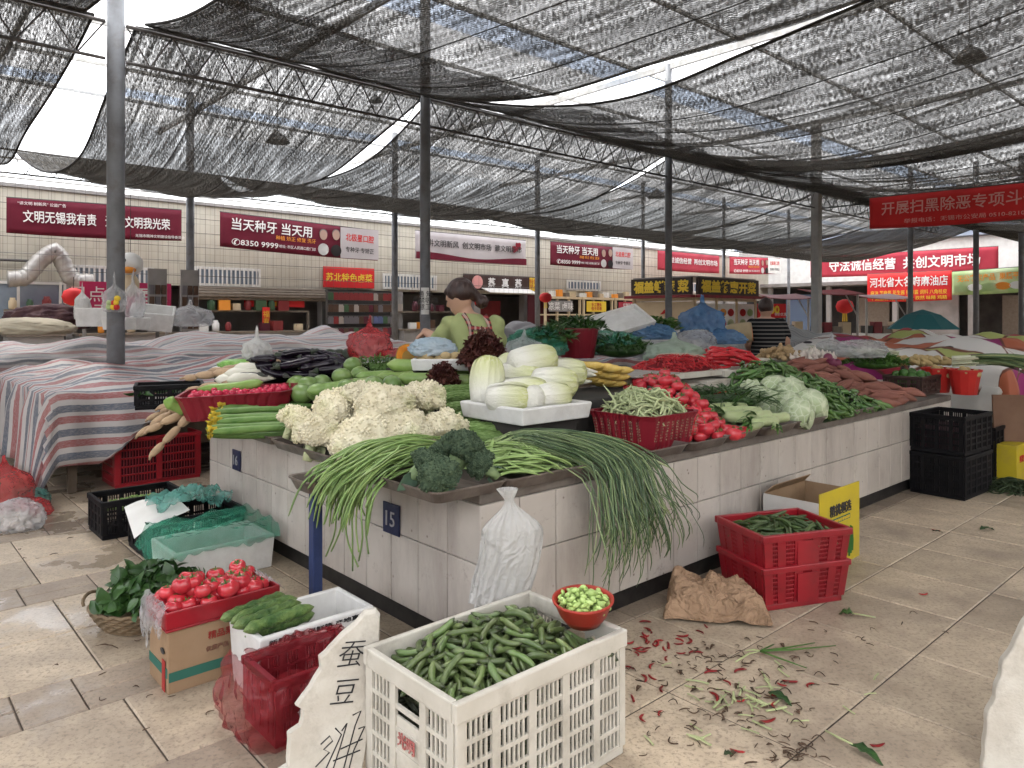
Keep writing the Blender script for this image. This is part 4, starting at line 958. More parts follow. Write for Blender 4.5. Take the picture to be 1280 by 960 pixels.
# ------------------------------------------------------------------ goods set out on counters in the shop openings
rnd = random.Random(17)
gm_ = [(MB().box(-.11, .11, -.09, .09, 0, .2).mesh('goods_carton', m), MB().lathe([(.06, 0), (.075, .02), (.075, .17), (.05, .2), (.05, .24), (.001, .24)], 12).mesh('goods_jar', m, True)) for m in (pm[0], pm[2], pm[4], pm[5], M_CREAM, M_LETO, pm[3], M_WHITE)]
for k, (p0, p1, lb) in enumerate(((10, 80, 'shop counter of jars and cartons under the bent duct'), (100, 225, 'shop counter of goods behind the magenta board'), (250, 398, 'shop counter of goods under the rolled shutter'), (505, 590, 'shop counter of goods left of the steamer shop'))):
    a, b_ = wpt(p0, 370, 17.5)[0], wpt(p1, 370, 17.5)[0]
    t = empty('shop_counter', UV(a, 17.5, 0), RZ, lb, 'counter', 'counters in the shop openings')
    MB().box(0, b_ - a, 0, .6, 0, .98).build('base', M_GREYW, t); MB().box(-.03, b_ - a + .03, -.04, .62, .985, 1.03).build('worktop', M_BROWNSH, t)
    MB().box(.0, b_ - a, .5, .58, 1.5, 1.54).build('shelf', M_BROWNSH, t)
    for x in (0, b_ - a - .05): MB().box(x, x + .05, .5, .58, 1.035, 1.495).build('shelf_post', M_BROWNSH, t)
    n = int((b_ - a) / .3)
    for j in range(n):
        for z in (1.032, 1.542):
            if rnd.random() < .2: continue
            q = rnd.randrange(8); jar = rnd.random() < .4
            o = link_mesh('goods_jar' if jar else 'goods_carton', gm_[q][1 if jar else 0], UV(a + .15 + j * .3, 17.5 + (.25 if z < 1.2 else .54), z), rz=RZ + rnd.uniform(-.2, .2), scale=rnd.uniform(.8, 1.25))
            tag(o, ('coloured jar' if jar else 'small coloured carton') + ' set out in the shop openings below the cream wall', 'jar' if jar else 'carton', ('jars' if jar else 'cartons') + ' set out in the shop openings')
# ------------------------------------------------------------------ heaps: things dropped one by one on a height map
class Heap:
    def __init__(s, org, rz, a, b, z0, c=.01):
        s.org, s.rz, s.a, s.b, s.c = Vector(org), rz, a, b, c
        s.nx, s.ny = int(2 * a / c) + 1, int(2 * b / c) + 1
        s.h = np.full((s.nx, s.ny), float(z0)); s.z0 = z0
    def fill(s, fn):
        for i in range(s.nx):
            for j in range(s.ny): s.h[i, j] = max(s.h[i, j], fn(i * s.c - s.a, j * s.c - s.b))
        return s
    def idx(s, x, y): return min(max(int((x + s.a) / s.c), 0), s.nx - 1), min(max(int((y + s.b) / s.c), 0), s.ny - 1)
    def world(s, x, y, z):
        c_, s_ = cos(s.rz), sin(s.rz); return Vector((s.org.x + x * c_ - y * s_, s.org.y + x * s_ + y * c_, z))
    def drop(s, n, name, variants, half, rad, target, label, cat, group, ang=None, cand=10, sink=.75, over=.0, rnd=None, up=False, scale=(.85, 1.12), roll=True, tiltmax=.6, inside=None, margin=None):
        """variants: meshes along local x; target(x,y): wanted height; ang(x,y): heading of the long axis"""
        rnd = rnd or random.Random(n + int(half * 1e4)); out = []
        mg = margin if margin is not None else half * .55 + rad
        for k in range(n):
            best = None
            for q in range(cand):
                x = rnd.uniform(-s.a + mg - over, s.a - mg + over); y = rnd.uniform(-s.b + mg - over, s.b - mg + over)
                if inside and not inside(x, y): continue
                th = ang(x, y, rnd) if ang else rnd.uniform(0, 2 * pi)
                sc = rnd.uniform(*scale); hl, r = half * sc, rad * sc; cx, sx = cos(th), sin(th)
                P = []
                for e in (np.linspace(-1, 1, 5) if half > rad else (-.75, 0, .75)):
                    m = -9
                    for l in (-.75, 0, .75):
                        i, j = s.idx(x + cx * e * hl - sx * l * r, y + sx * e * hl + cx * l * r)
                        w = 1 - l * l if half > rad else max(.05, 1 - l * l - (e * .75) ** 2)
                        m = max(m, s.h[i, j] + r * sink * sqrt(w))
                    P.append(m)
                if half > rad:
                    m1, m2 = max(P[0], P[1]), max(P[3], P[4]); t = (m2 - m1) / (1.5 * hl); t = max(-tiltmax, min(tiltmax, t))
                    zc = max(max(P[e] - t * hl * (-1 + e * .5) - (.6 * r if e in (0, 4) else 0.) for e in range(5)), P[2])
                else: t = 0; zc = max(P)
                d = target(x, y) - zc
                if best is None or d > best[0]: best = (d, x, y, th, sc, t, zc)
            if best is None or best[0] < -rad * .9: continue
            _, x, y, th, sc, t, zc = best; hl, r = half * sc, rad * sc; cx, sx = cos(th), sin(th)
            dirv = Vector((cos(th + s.rz), sin(th + s.rz), t)).normalized()
            if up: qn = Quaternion((0, 0, 1), rnd.uniform(0, 6.28)) @ Quaternion((1, 0, 0), rnd.uniform(-.5, .5))
            else:
                qn = dirv.to_track_quat('X', 'Z')
                if roll: qn = qn @ Quaternion((1, 0, 0), rnd.uniform(0, 6.28) if roll is True else rnd.uniform(-roll, roll))
            o = link_mesh(name, variants[rnd.randrange(len(variants))], s.world(x, y, zc), quat=qn, scale=sc)
            tag(o, label, cat, group); out.append(o)
            for e in np.linspace(-1, 1, max(3, int(2 * hl / s.c))):
                for l in (-.8, -.4, 0, .4, .8):
                    i, j = s.idx(x + cx * e * hl - sx * l * r, y + sx * e * hl + cx * l * r)
                    hh = zc + t * e * hl + r * .75 * sqrt(max(0, 1 - l * l)) * (1 - .5 * max(0, abs(e) - .6))
                    if hh > s.h[i, j]: s.h[i, j] = hh
        return out
def pod(L, r, bend=.1, seed=0, n=7, seg=9, prof=None, flat=1., lump=.08, tip=True):
    rnd = random.Random(seed); pts = []; rs = []
    by = rnd.uniform(-bend, bend) or bend * .5; bz = rnd.uniform(-bend, bend) * .5
    for i in range(seg + 1):
        t = i / seg; x = (t - .5) * L; pts.append((x, by * L * (4 * (t - .5) ** 2 - .5), bz * L * sin(t * pi)))
        k = prof(t) if prof else min(1, (t * 6) ** .6, ((1 - t) * 5) ** .7)
        rs.append(max(.0015, r * k * (1 + rnd.uniform(-lump, lump))))
    return MB().tube(pts, rs, n, flat=flat)
def mound(pk, a, b, z0, p=2.2): return lambda x, y: z0 + pk * max(0, 1 - (abs(x / a) ** p + abs(y / b) ** p))

# ------------------------------------------------------------------ plastic crates
M_WPL = mat('off_white_plastic', (.56, .53, .47), (.47, .44, .38), 6, .42, .5, dirt=(.2, .17, .13), dscale=7, damt=.55)
M_RPL = mat('red_plastic_crate', (.29, .011, .019), (.22, .010, .016), 4, .3, .8, dirt=(.08, .015, .015), dscale=6, damt=.5)
M_DRPL = mat('dark_red_plastic', (.20, .012, .022), (.16, .01, .018), 4, .4, .5)
M_BPL = mat('black_plastic_crate', (.007, .007, .008), (.012, .011, .012), 8, .5, .12)
M_PURP = mat('dark_maroon_goods', (.05, .012, .02), rough=.6)
def slat_crate(name, L, W, H, pos, rz, m, label, bays=(5, 3), rows=4, slots=5, post=.03, rib=.014, slat=.008, rim=.05, taper=.0, th=.012, handle=False, cat='crate', grp=None, solidend=0):
    """open plastic crate: rim, floor, latticed walls; origin at the middle of its foot"""
    t = empty(name, pos, rz, label, cat, grp)
    def wall(mb, ax, sgn, LL, off, nb):
        def bx(a0, a1, z0, z1, d=0, tt=th):
            o = off - tt / 2 - d
            if ax == 'x': mb.box(a0, a1, min(sgn * (o - tt / 2), sgn * (o + tt / 2)), max(sgn * (o - tt / 2), sgn * (o + tt / 2)), z0, z1)
            else: mb.box(min(sgn * (o - tt / 2), sgn * (o + tt / 2)), max(sgn * (o - tt / 2), sgn * (o + tt / 2)), a0, a1, z0, z1)
        h0, h1 = .03, H - rim
        hb = LL / nb
        for k in range(nb + 1):
            a = -LL / 2 + k * hb; pw = post if 0 < k < nb else post * .9
            a = max(-LL / 2 + pw / 2 + (.013 if ax == 'y' else .001), min(LL / 2 - pw / 2 - (.013 if ax == 'y' else .001), a)); bx(a - pw / 2, a + pw / 2, h0, h1, -.002)
        for k in range(rows + 1):
            z = h0 + k * (h1 - h0) / rows; bx(-LL / 2 + .016, LL / 2 - .016, max(h0, z - rib / 2), min(h1 - .0005, z + rib / 2), .0005, th * .85)
        for k in range(nb):
            a0 = -LL / 2 + k * hb + post / 2
            if handle and ax == 'y' and k == nb // 2:
                bx(a0 + .001, a0 + hb - post - .001, h0 + (h1 - h0) * .02, h0 + (h1 - h0) * .72, .003, th * .6); continue
            for q in range(slots):
                a = a0 + (q + 1) * (hb - post) / (slots + 1); bx(a - slat / 2, a + slat / 2, h0, h1, .0015, th * .7)
    bd = MB()
    for sgn in (-1, 1):
        wall(bd, 'x', sgn, L, W / 2, bays[0]); wall(bd, 'y', sgn, W, L / 2, bays[1])
    if taper:
        bd.v = [(x * (1 - taper * (1 - z / H)), y * (1 - taper * (1 - z / H)), z) for x, y, z in bd.v]
    bd.build('lattice_walls', m, t, bevel=.0015)
    rm = MB()
    for (x0, x1, y0, y1) in ((-L / 2 - .006, L / 2 + .006, -W / 2 - .006, -W / 2 + .016), (-L / 2 - .006, L / 2 + .006, W / 2 - .016, W / 2 + .006), (-L / 2 - .006, -L / 2 + .016, -W / 2 + .0165, W / 2 - .0165), (L / 2 - .016, L / 2 + .006, -W / 2 + .0165, W / 2 - .0165)):
        rm.box(x0, x1, y0, y1, H - rim, H)
    rm.build('rim', m, t, bevel=.005)
    fb = (1 - taper)
    MB().box(-L / 2 * fb + .004, L / 2 * fb - .004, -W / 2 * fb + .004, W / 2 * fb - .004, 0, .028).build('floor_panel', m, t, bevel=.004)
    return t
crW = slat_crate('vegetable_crate', .681, .45, .398, UV(1.166 + .3405, 1.507 + .225, 0), RZ, M_WPL, 'large off-white slatted plastic crate full of fava beans in the foreground', bays=(5, 3), rows=5, slots=5, handle=True, rim=.055)
lettering('光明', mat('faded_red_print', (.30, .05, .05), (.42, .2, .18), 60, .6), crW, (-.3452, .0, .20), h=.042, rot=(pi / 2, 0, -pi / 2), bold=.02)
M_FAVA = mat('fava_pod', (.075, .12, .035), (.14, .19, .065), 25, .38, .95, .15, 60, .003, rand=.38, hue=.015, dirt=(.03, .04, .015), dscale=22, damt=.8)
def dark_tips(m, x0, x1, col):
    nt = m.node_tree; b = nt.nodes['Principled BSDF']; src = b.inputs['Base Color'].links[0].from_socket
    s = N(nt, 'ShaderNodeSeparateXYZ'); nt.links.new(coords(nt), s.inputs[0])
    nt.links.new(mixc(nt, ramp(nt, math_node(nt, 'ABSOLUTE', s.outputs[0]), [(x0, 0.), (x1, .9)]), src, col), b.inputs['Base Color'])
dark_tips(M_FAVA, .042, .056, (.02, .022, .012))
fav = [pod(.118, .0105, .18, k, 7, 10, flat=.85, lump=.13, prof=lambda t: min(1, (t * 9) ** .8, ((1 - t) * 7) ** .9)).mesh('fava_pod', M_FAVA, True) for k in range(7)]
rnd = random.Random(3); fb_ = MB()
for k in range(330):
    mb_ = pod(.135, .0115, .16, 300 + k % 9, 6, 8, flat=.85, lump=.12); ed = rnd.random()
    x, y = (rnd.choice((-1, 1)) * rnd.uniform(.23, .265), rnd.uniform(-.15, .15)) if ed < .4 else (rnd.uniform(-.25, .25), rnd.choice((-1, 1)) * rnd.uniform(.12, .165))
    al = rnd.gauss(0 if ed >= .4 else pi / 2, .25); join_at_ = Matrix.Translation((x, y, rnd.uniform(.045, .27))) @ Matrix.Rotation(al, 4, 'Z') @ Matrix.Rotation(rnd.uniform(-.3, .3), 4, 'Y')
    fb_.add([join_at_ @ Vector(p) for p in mb_.v], mb_.f)
o = fb_.build('fava_pods_below', M_FAVA, None, smooth=True, loc=UV(1.166 + .3405, 1.507 + .225, 0), rz=RZ); tag(o, 'mass of fava bean pods packed low in the off-white crate, seen through its slats', 'fava beans', None, 'stuff')
hp = Heap(UV(1.166 + .3405, 1.507 + .225, 0), RZ, .32, .205, .30)
hp.drop(290, 'fava_pod', fav, .052, .0105, lambda x, y: .385 + .075 * max(0, 1 - (x / .31) ** 2) * max(.1, 1 - ((y - .05) / .24) ** 2), 'green fava bean pod heaped in the off-white crate', 'fava bean', 'fava bean pods in the off-white crate', cand=14, sink=.8, margin=.03)
# red bowl of shelled beans on the crate corner
bw = empty('plastic_bowl', UV(1.785, 1.63, .398), .3, 'red plastic bowl of shelled pale green beans on the crate corner', 'bowl', rot=(.07, -.05, .3))
MB().lathe([(.055, 0), (.077, .03), (.094, .07), (.101, .077), (.101, .083), (.094, .083), (.088, .072), (.074, .034), (.046, .012), (.001, .012)], 32).build('bowl_body', mat('orange_red_plastic', (.33, .035, .022), (.26, .03, .02), 8, .4), bw, smooth=True)
M_SHB = mat('shelled_bean', (.30, .42, .12), (.38, .5, .18), 30, .4, .5, rand=.18)
shb = [MB().ico((0, 0, 0), .0105, 2, sc=(1.25, .9, .65), fn=lambda d: 1 - .15 * max(0, d.y) * (abs(d.x) < .4)).mesh('shelled_bean', M_SHB, True)]
hp = Heap(UV(1.785, 1.63, 0), 0, .1, .1, .445, .005)
hp.drop(150, 'shelled_bean', shb, .009, .0085, lambda x, y: .475 + .022 * (1 - (x * x + y * y) / .0068), 'pale green shelled bean heaped in the red bowl', 'bean', 'shelled beans in the red bowl', inside=lambda x, y: x * x + y * y < .0068, margin=.0, tiltmax=.3)
# hand-lettered foam lid
sg = empty('foam_sign', UV(1.115, 1.93, 0), RZ - pi / 2 - .30, 'broken white foam slab with handwritten black price, leaning by the crate', 'sign')
sg.rotation_euler = (0, 0, 0)
def sgP(a, b, d):   # a across, b up the slab
    rnd1 = .012 * noise.noise(Vector((a * 14, b * 14, d * 9)))
    return a, b, d
ol = [(-.155, 0), (-.165, .06), (-.13, .075), (-.135, .17), (-.105, .185), (-.10, .23), (-.12, .245), (-.085, .29), (-.055, .34), (-.06, .37), (.0, .43), (.05, .47), (.07, .495), (.105, .50), (.118, .485), (.122, .40), (.118, .3), (.105, .2), (.10, .1), (.085, 0)]
pts = []
for i in range(len(ol)):
    p, q = Vector(ol[i]), Vector(ol[(i + 1) % len(ol)]); k = max(1, int((q - p).length / .02))
    for j in range(k): r_ = p.lerp(q, j / k); pts.append(r_ + Vector((noise.noise(Vector((r_.x * 40, r_.y * 40, 1))), noise.noise(Vector((r_.x * 40, r_.y * 40, 7))))) * (.006 if r_.x < .07 else .0015))
n = len(pts); mb = MB(); cen = Vector((.01, .22))
def ring(k, y): return [(cen.x + (p.x - cen.x) * k, y, cen.y + (p.y - cen.y) * k) for p in pts]
R = [ring(.955, -.019), ring(1, -.010), ring(1.004, .008), ring(.96, .017)]
mb.add([p for q in R for p in q], [(i * n + j, i * n + (j + 1) % n, (i + 1) * n + (j + 1) % n, (i + 1) * n + j) for i in range(3) for j in range(n)] + [tuple(range(n))[::-1], tuple(3 * n + j for j in range(n))])
mb.build('foam_slab', M_FOAMOLD, sg)
M_INK = mat('black_ink', (.02, .02, .022), rough=.5)
lettering('蚕', M_INK, sg, (.035, -.022, .375), h=.072, shear=.25, bold=-.012); lettering('豆', M_INK, sg, (.02, -.022, .27), h=.065, shear=.25, bold=-.012)
st = MB()
for a in (((-.04, .13), (-.015, .15), (-.005, .135), (-.03, .115), (-.012, .105), (-.05, .07)), ((.0, .17), (.02, .15), (-.02, .06)), ((.02, .16), (.035, .18), (.02, .12), (.0, .05)), ((.05, .2), (.075, .21), (.06, .17), (.03, .04)), ((.07, .16), (.09, .165), (.06, .1), (.045, .03)), ((.02, .11), (.085, .13)), ((-.0, .08), (.08, .1))):
    st.tube([(x, -.0195, z) for x, z in a], .0022, 5)
st.build('brush_strokes', M_INK, sg)
sg.rotation_euler = (radians(-9), radians(6), radians(24))
sg.location = PZ(412, 985, 0)

# ------------------------------------------------------------------ red crate with red film, foam box of cucumbers, tomato carton
rb = slat_crate('vegetable_crate', .36, .26, .22, UV(1.2, 2.40, 0), RZ, M_DRPL, 'red slatted crate in torn red film beside the handwritten foam slab', bays=(5, 4), rows=3, slots=3, rim=.03)
M_FILM = mat('red_film', (.24, .014, .02), (.34, .04, .05), 5, .18, .7, tl=.35, alpha=.62, bump=.8, bscale=18, bdist=.03)
def film(name, fn, nu, nv, m, label, pos, rz, cat='plastic film'):
    return tag(MB().grid(fn, nu, nv).build(name, m, None, smooth=True, loc=pos, rz=rz), label, cat)
def fl_(a, b):
    s = a * 2.6; z = .25 - b * .235
    x = -.20 - .04 * sin(b * 2.4) if s < 1.3 else -.20 + (s - 1.3) * .25
    y = .14 - s / 1.3 * .285 if s < 1.3 else -.15
    k = .05 * noise.noise(Vector((a * 6, b * 3, 2))) + .03 * noise.noise(Vector((a * 16, b * 6, 5)))
    return Vector((x - abs(k) * .8 - .02, y - abs(k) * (.8 if s >= 1.3 else .2), max(.01, z + .02 * noise.noise(Vector((a * 9, b, 1))))))
film('plastic_film', fl_, 60, 24, M_FILM, 'torn translucent red film wrapped round the red crate corner', UV(1.2, 2.40, 0), RZ)
film('plastic_film', lambda a, b: Vector((-.18 + .36 * a, .125 - .02 * sin(a * 9) - (.1 * b), .232 + .03 * abs(noise.noise(Vector((a * 8, b * 6, 3)))) - (.0 if b < .5 else (b - .5) * .4))), 40, 20, M_FILM, 'red film folded over the far rim of the red crate', UV(1.2, 2.40, 0), RZ)
film('plastic_sheet', lambda a, b: Vector((-.02 + .19 * a + .03 * b, -.15 - .03 * abs(noise.noise(Vector((a * 7, b * 7, 1)))) - .03 * b, .21 - .17 * b + .02 * noise.noise(Vector((a * 5, b * 5, 9))))), 24, 24, M_WHBAG, 'scrap of white plastic hanging on the red crate front', UV(1.2, 2.40, 0), RZ)
film('plastic_sheet', lambda a, b: Vector((-.12 + .28 * a, -.165 - .14 * b + .02 * sin(a * 8), .10 * (1 - b) + .015 + .03 * abs(noise.noise(Vector((a * 6, b * 5, 4)))))), 24, 16, M_CLRBAG, 'pale plastic sheet lying before the red crate', UV(1.2, 2.40, 0), RZ)
cb = foam_box(.47, .285, .25, UV(1.32, 2.685, 0), RZ, 'white foam box with cucumbers lying across its corner', grp=None)
lettering('新鲜蔬菜 保鲜箱 产地直供', M_INK, cb, (0, -.144, .225), wd=.4, h=.018)
M_CUC = mat('cucumber_skin', (.035, .085, .02), (.13, .2, .055), 30, .4, .45, .9, 110, .008, rand=.22, lo=.4, hi=.7)
def cucu(s, L=.275, r=.0245): return pod(L, r, .05, s, 12, 16, lump=.05, prof=lambda t: min(1, (t * 9) ** .55, ((1 - t) * 7) ** .55) * (.92 + .1 * sin(t * 30 + s)))
cucs = [cucu(k).mesh('cucumber', M_CUC, True) for k in range(4)]
for k in range(5):
    o = link_mesh('cucumber', cucs[k % 4], UV(1.17 + .012 * (k % 2), 2.79 - .066 * k, .272 + .004 * k) if k < 4 else UV(1.22, 2.66, .228), quat=(Matrix.Rotation(RZ + .12 - .04 * k, 3, 'Z') @ Matrix.Rotation(-.06, 3, 'Y')).to_quaternion())
    tag(o, 'bumpy green cucumber lying on the white foam box', 'cucumber', 'cucumbers on the foam box')
# tomato carton: brown box with a film-lined red tray on top
M_CARD = mat('brown_cardboard', (.30, .20, .125), (.26, .17, .10), 5, .8, .2, .15, 70, .003, dirt=(.14, .09, .06), dscale=5, damt=.5)
M_CARDG = mat('green_print', (.03, .12, .09), rough=.8); M_CARDR = mat('red_print', (.3, .03, .025), rough=.8)
tb = empty('cardboard_carton', UV(1.085, 2.975, 0), RZ, 'brown cardboard carton with a green band under the tray of tomatoes', 'carton')
L, W, H = .42, .22, .23
MB().box(-L / 2, L / 2, -W / 2, W / 2, 0, H).build('box_body', M_CARD, tb, bevel=.004)
MB().box(-L / 2 + .003, L / 2 - .003, -W / 2 - .0025, -W / 2 - .0005, .045, .08).build('printed_band', M_CARDG, tb); MB().box(-L / 2 - .0025, -L / 2 - .0005, -W / 2 + .003, W / 2 - .003, .06, .095).build('printed_band', M_CARDG, tb)
MB().box(-L / 2 - .0045, -L / 2 - .003, -.09, -.055, .005, .12).build('red_tape', M_CARDR, tb)
hh = MB().lathe([(.001, 0), (.02, 0), (.02, .002)], 18, Matrix.Translation((-L / 2 - .003, -.06, .15)) @ Matrix.Rotation(-pi / 2, 4, 'Y') @ Matrix.Diagonal((.55, 1.1, 1, 1))); hh.build('hand_hole', M_DARK, tb)
for r_, q in ((.045, .006), (.037, .003)):
    rr_ = MB().tube([(.13 + r_ * cos(a * pi / 12), -W / 2 - .003, .085 + r_ * sin(a * pi / 12)) for a in range(25)], q * .5, 4); rr_.build('printed_ring', M_CARDG, tb)
lettering('食品', mat('dark_print', (.08, .05, .04)), tb, (.13, -W / 2 - .003, .085), h=.04); lettering('精品果蔬', M_CARDR, tb, (.0, -W / 2 - .003, .18), h=.03)
lettering('优质产品', mat('faint_print', (.22, .1, .07)), tb, (-.03, -W / 2 - .003, .13), h=.02)
tt = empty('tomato_tray', UV(1.085, 2.975, H + .002), RZ, 'red film-lined tray of tomatoes on the brown carton', 'tray')
def tray_walls(L, W, H, th):
    mb = MB(); mb.box(-L / 2, L / 2, -W / 2, W / 2, 0, th)
    for (a, b_, c, d) in ((-L / 2, L / 2, -W / 2, -W / 2 + th), (-L / 2, L / 2, W / 2 - th, W / 2), (-L / 2, -L / 2 + th, -W / 2 + th, W / 2 - th), (L / 2 - th, L / 2, -W / 2 + th, W / 2 - th)): mb.box(a, b_, c, d, th, H)
    return mb
tray_walls(.44, .24, .075, .01).build('tray_body', M_RPL, tt, bevel=.004)
M_TOM = mat('tomato_skin', (.44, .018, .032), (.54, .045, .055), 4, .2, 1., rand=.14)
dark_tips(M_CUC, .10, .13, (.16, .22, .08))
M_CALYX = mat('green_calyx', (.06, .13, .03), rough=.6)
def tomato(s, r=.037):
    rnd = random.Random(s); lob = 5 + s % 3
    t = MB().lathe([(max(.0005, r * sin(a) ** .85), r * .82 * -cos(a) + (-.35 * r * math.exp(-((pi - a) / .35) ** 2))) for a in [i * pi / 14 for i in range(15)]], 22, fn=lambda q, z: 1 + .035 * cos(lob * q + s) * (z > -.3 * r))
    return t
def calyx(r=.037):
    c = MB()
    for k in range(5):
        q = k * 1.257; d = Vector((cos(q), sin(q), 0)); sd = Vector((-sin(q), cos(q), 0)); z = .60 * r
        c.add([Vector((0, 0, z)) + sd * .003, Vector((0, 0, z)) - sd * .003, d * .4 * r + sd * .003 + Vector((0, 0, z + .1 * r)), d * .4 * r - sd * .003 + Vector((0, 0, z + .1 * r)), d * .72 * r + Vector((0, 0, z + .02 * r))], [(0, 1, 3, 2), (2, 3, 4)])
    c.tube([(0, 0, .5 * r), (.002, 0, 1.0 * r)], .0022, 5); return c
toms = [tomato(k).mesh('tomato', M_TOM, True) for k in range(5)]; calm = calyx().mesh('calyx', M_CALYX)
def tomatoes(hp, n, target, label, group, scale=(.85, 1.15), **kw):
    out = hp.drop(n, 'tomato', toms, .02, .035, target, label, 'tomato', group, up=True, scale=scale, cand=14, sink=.85, **kw)
    for o in out: c = link_mesh('calyx', calm, (0, 0, 0), parent=o)
    return out
hp = Heap(UV(1.085, 2.975, 0), RZ, .215, .115, H + .04)
tomatoes(hp, 36, mound(.09, .30, .22, H + .055), 'red tomato heaped in the film-lined tray on the carton', 'tomatoes on the carton', margin=.03)
film('plastic_film', lambda a, b: Vector((-.235 - .02 * abs(noise.noise(Vector((a * 9, b * 5, 3)))) + .07 * max(0, .35 - b), -.125 + .25 * a, H + .1 - .17 * b * (.5 + abs(noise.noise(Vector((a * 5, 1, 2))))) + .015 * noise.noise(Vector((a * 8, b * 4, 8))))), 30, 20, M_CLRBAG, 'clear film hanging over the left end of the tomato tray', UV(1.085, 2.975, 0), RZ)
film('plastic_film', lambda a, b: Vector((.17 + .07 * b, -.125 + .25 * a, H + .1 + .02 * abs(noise.noise(Vector((a * 9, b * 5, 13)))) - .05 * b * b)), 24, 12, M_CLRBAG, 'clear film folded over the right end of the tomato tray', UV(1.085, 2.975, 0), RZ)

# ------------------------------------------------------------------ leaf work
def leaf(L, W, curl=.25, fold=.2, nseg=6, wave=0., seed=0):
    """a leaf growing along +x"""
    mb = MB(); rows = []
    for i in range(nseg + 1):
        t = i / nseg; w_ = W * (sin(pi * min(1, t ** .75)) ** .8) if 0 < t < 1 else .002
        x = L * t * (1 - .15 * curl * t); z = L * (.35 * curl * sin(t * 2.2) - curl * .7 * t * t)
        for s in (-1, -.5, 0, .5, 1): rows.append(Vector((x, s * w_, z + abs(s) * w_ * fold + wave * w_ * sin(t * 17 + s * 3 + seed) * abs(s))))
    return mb.add(rows, [(i * 5 + j, i * 5 + j + 1, i * 5 + j + 6, i * 5 + j + 5) for i in range(nseg) for j in range(4)])
def join_at(dst, src, M):
    dst.add([M @ Vector(p) for p in src.v], src.f); return dst
M_LEAF = mat('dark_green_leaf', (.022, .062, .016), (.05, .11, .026), 9, .35, .8, .2, 60, .004, rand=.25, tl=.15)
M_LEAF2 = mat('mid_green_leaf', (.05, .13, .025), (.10, .2, .045), 9, .4, .5, .2, 60, .004, rand=.2, tl=.15)
def rotm(rz, ry, rx=0): return Matrix.Rotation(rz, 4, 'Z') @ Matrix.Rotation(ry, 4, 'Y') @ Matrix.Rotation(rx, 4, 'X')
# wicker basket with greens
bkp = Vector((-1.68, 3.37, 0))
bk = empty('wicker_basket', bkp, 0, 'shallow wicker basket of leafy greens on the floor', 'basket')
M_WICK = mat('wicker', (.2, .14, .085), (.12, .085, .05), 30, .8)
wk = MB()
for k in range(7):
    z = .012 + k * .014; r = .15 + .055 * (k / 6) ** .7
    wk.tube([(r * cos(q * pi / 24) * 1.12, r * sin(q * pi / 24), z + .004 * (1 if (q + k) % 2 else -1)) for q in range(49)], .009, 5)
wk.build('woven_wall', M_WICK, bk)
MB().lathe([(.16, .004), (.2, .1), (.19, .1), (.15, .012)], 30, Matrix.Diagonal((1.12, 1, 1, 1))).build('lining', M_WICK, bk)
wh = MB()
for s in (-1, 1): wh.tube([(.24 * s + .02 * s * sin(q * pi / 8), .07 * cos(q * pi / 8), .1 + .03 * sin(q * pi / 8)) for q in range(9)], .008, 6)
wh.build('handle', M_WICK, bk)
lfs_unused = [leaf(.15, .034, .3 + .1 * k, .25, 7).mesh('leaf', M_LEAF, True) for k in range(3)]
def bunch(n, spread, seed, L=.26, m=M_LEAF, nl=7, lw=.032, stem=.0035, ll=.12, stm=None):
    rnd = random.Random(seed); lf = MB(); sm = MB()
    for k in range(n):
        q = rnd.uniform(0, 2 * pi); e = rnd.uniform(.1, spread); d = Vector((cos(q) * sin(e), sin(q) * sin(e), cos(e)))
        pts = [d * (L * t / 4) + Vector((0, 0, -.03 * (t / 4) ** 2 * spread)) for t in range(5)]; sm.tube(pts, [stem, stem, stem * .8, stem * .7, stem * .4], 5)
        for j in range(nl):
            t = .35 + .65 * (j + 1) / nl; i = min(3, int(t * 4)); p = pts[i].lerp(pts[i + 1], t * 4 - i)
            M = Matrix.Translation(p) @ rotm(rnd.uniform(0, 6.28), rnd.uniform(-.9, .5), rnd.uniform(-.6, .6))
            join_at(lf, leaf(ll * rnd.uniform(.6, 1.1), lw * rnd.uniform(.7, 1.1), rnd.uniform(.1, .5), .2, 5), M)
    return lf, sm
rnd = random.Random(31)
for k in range(16):
    if k == 0: protos = [bunch(6, .7, 40 + q, .15, ll=.085, lw=.026, nl=8) for q in range(3)]; pm_ = [(a.mesh('leaves', M_LEAF, True), b_.mesh('stems', M_LEAF2, True)) for a, b_ in protos]
    q = k * 2.4; r_ = .16 * sqrt(k / 16)
    hd = atan2(sin(q), cos(q))
    o = empty('leafy_green', bkp + Vector((r_ * cos(q) * 1.1 + .03, r_ * sin(q), .07 + .05 * (1 - r_ / .16))), 0, 'bunch of dark leafy greens in the wicker basket', 'leafy greens', 'leafy greens in the wicker basket')
    o.rotation_euler = (rnd.uniform(-.2, .2) - 1.0 * sin(q) * r_ / .16, rnd.uniform(-.2, .2) + 1.0 * cos(q) * r_ / .16 + .15, rnd.uniform(0, 6))
    a, b_ = pm_[k % 3]; link_mesh('leaves', a, (0, 0, 0), parent=o); link_mesh('stems', b_, (0, 0, 0), parent=o)

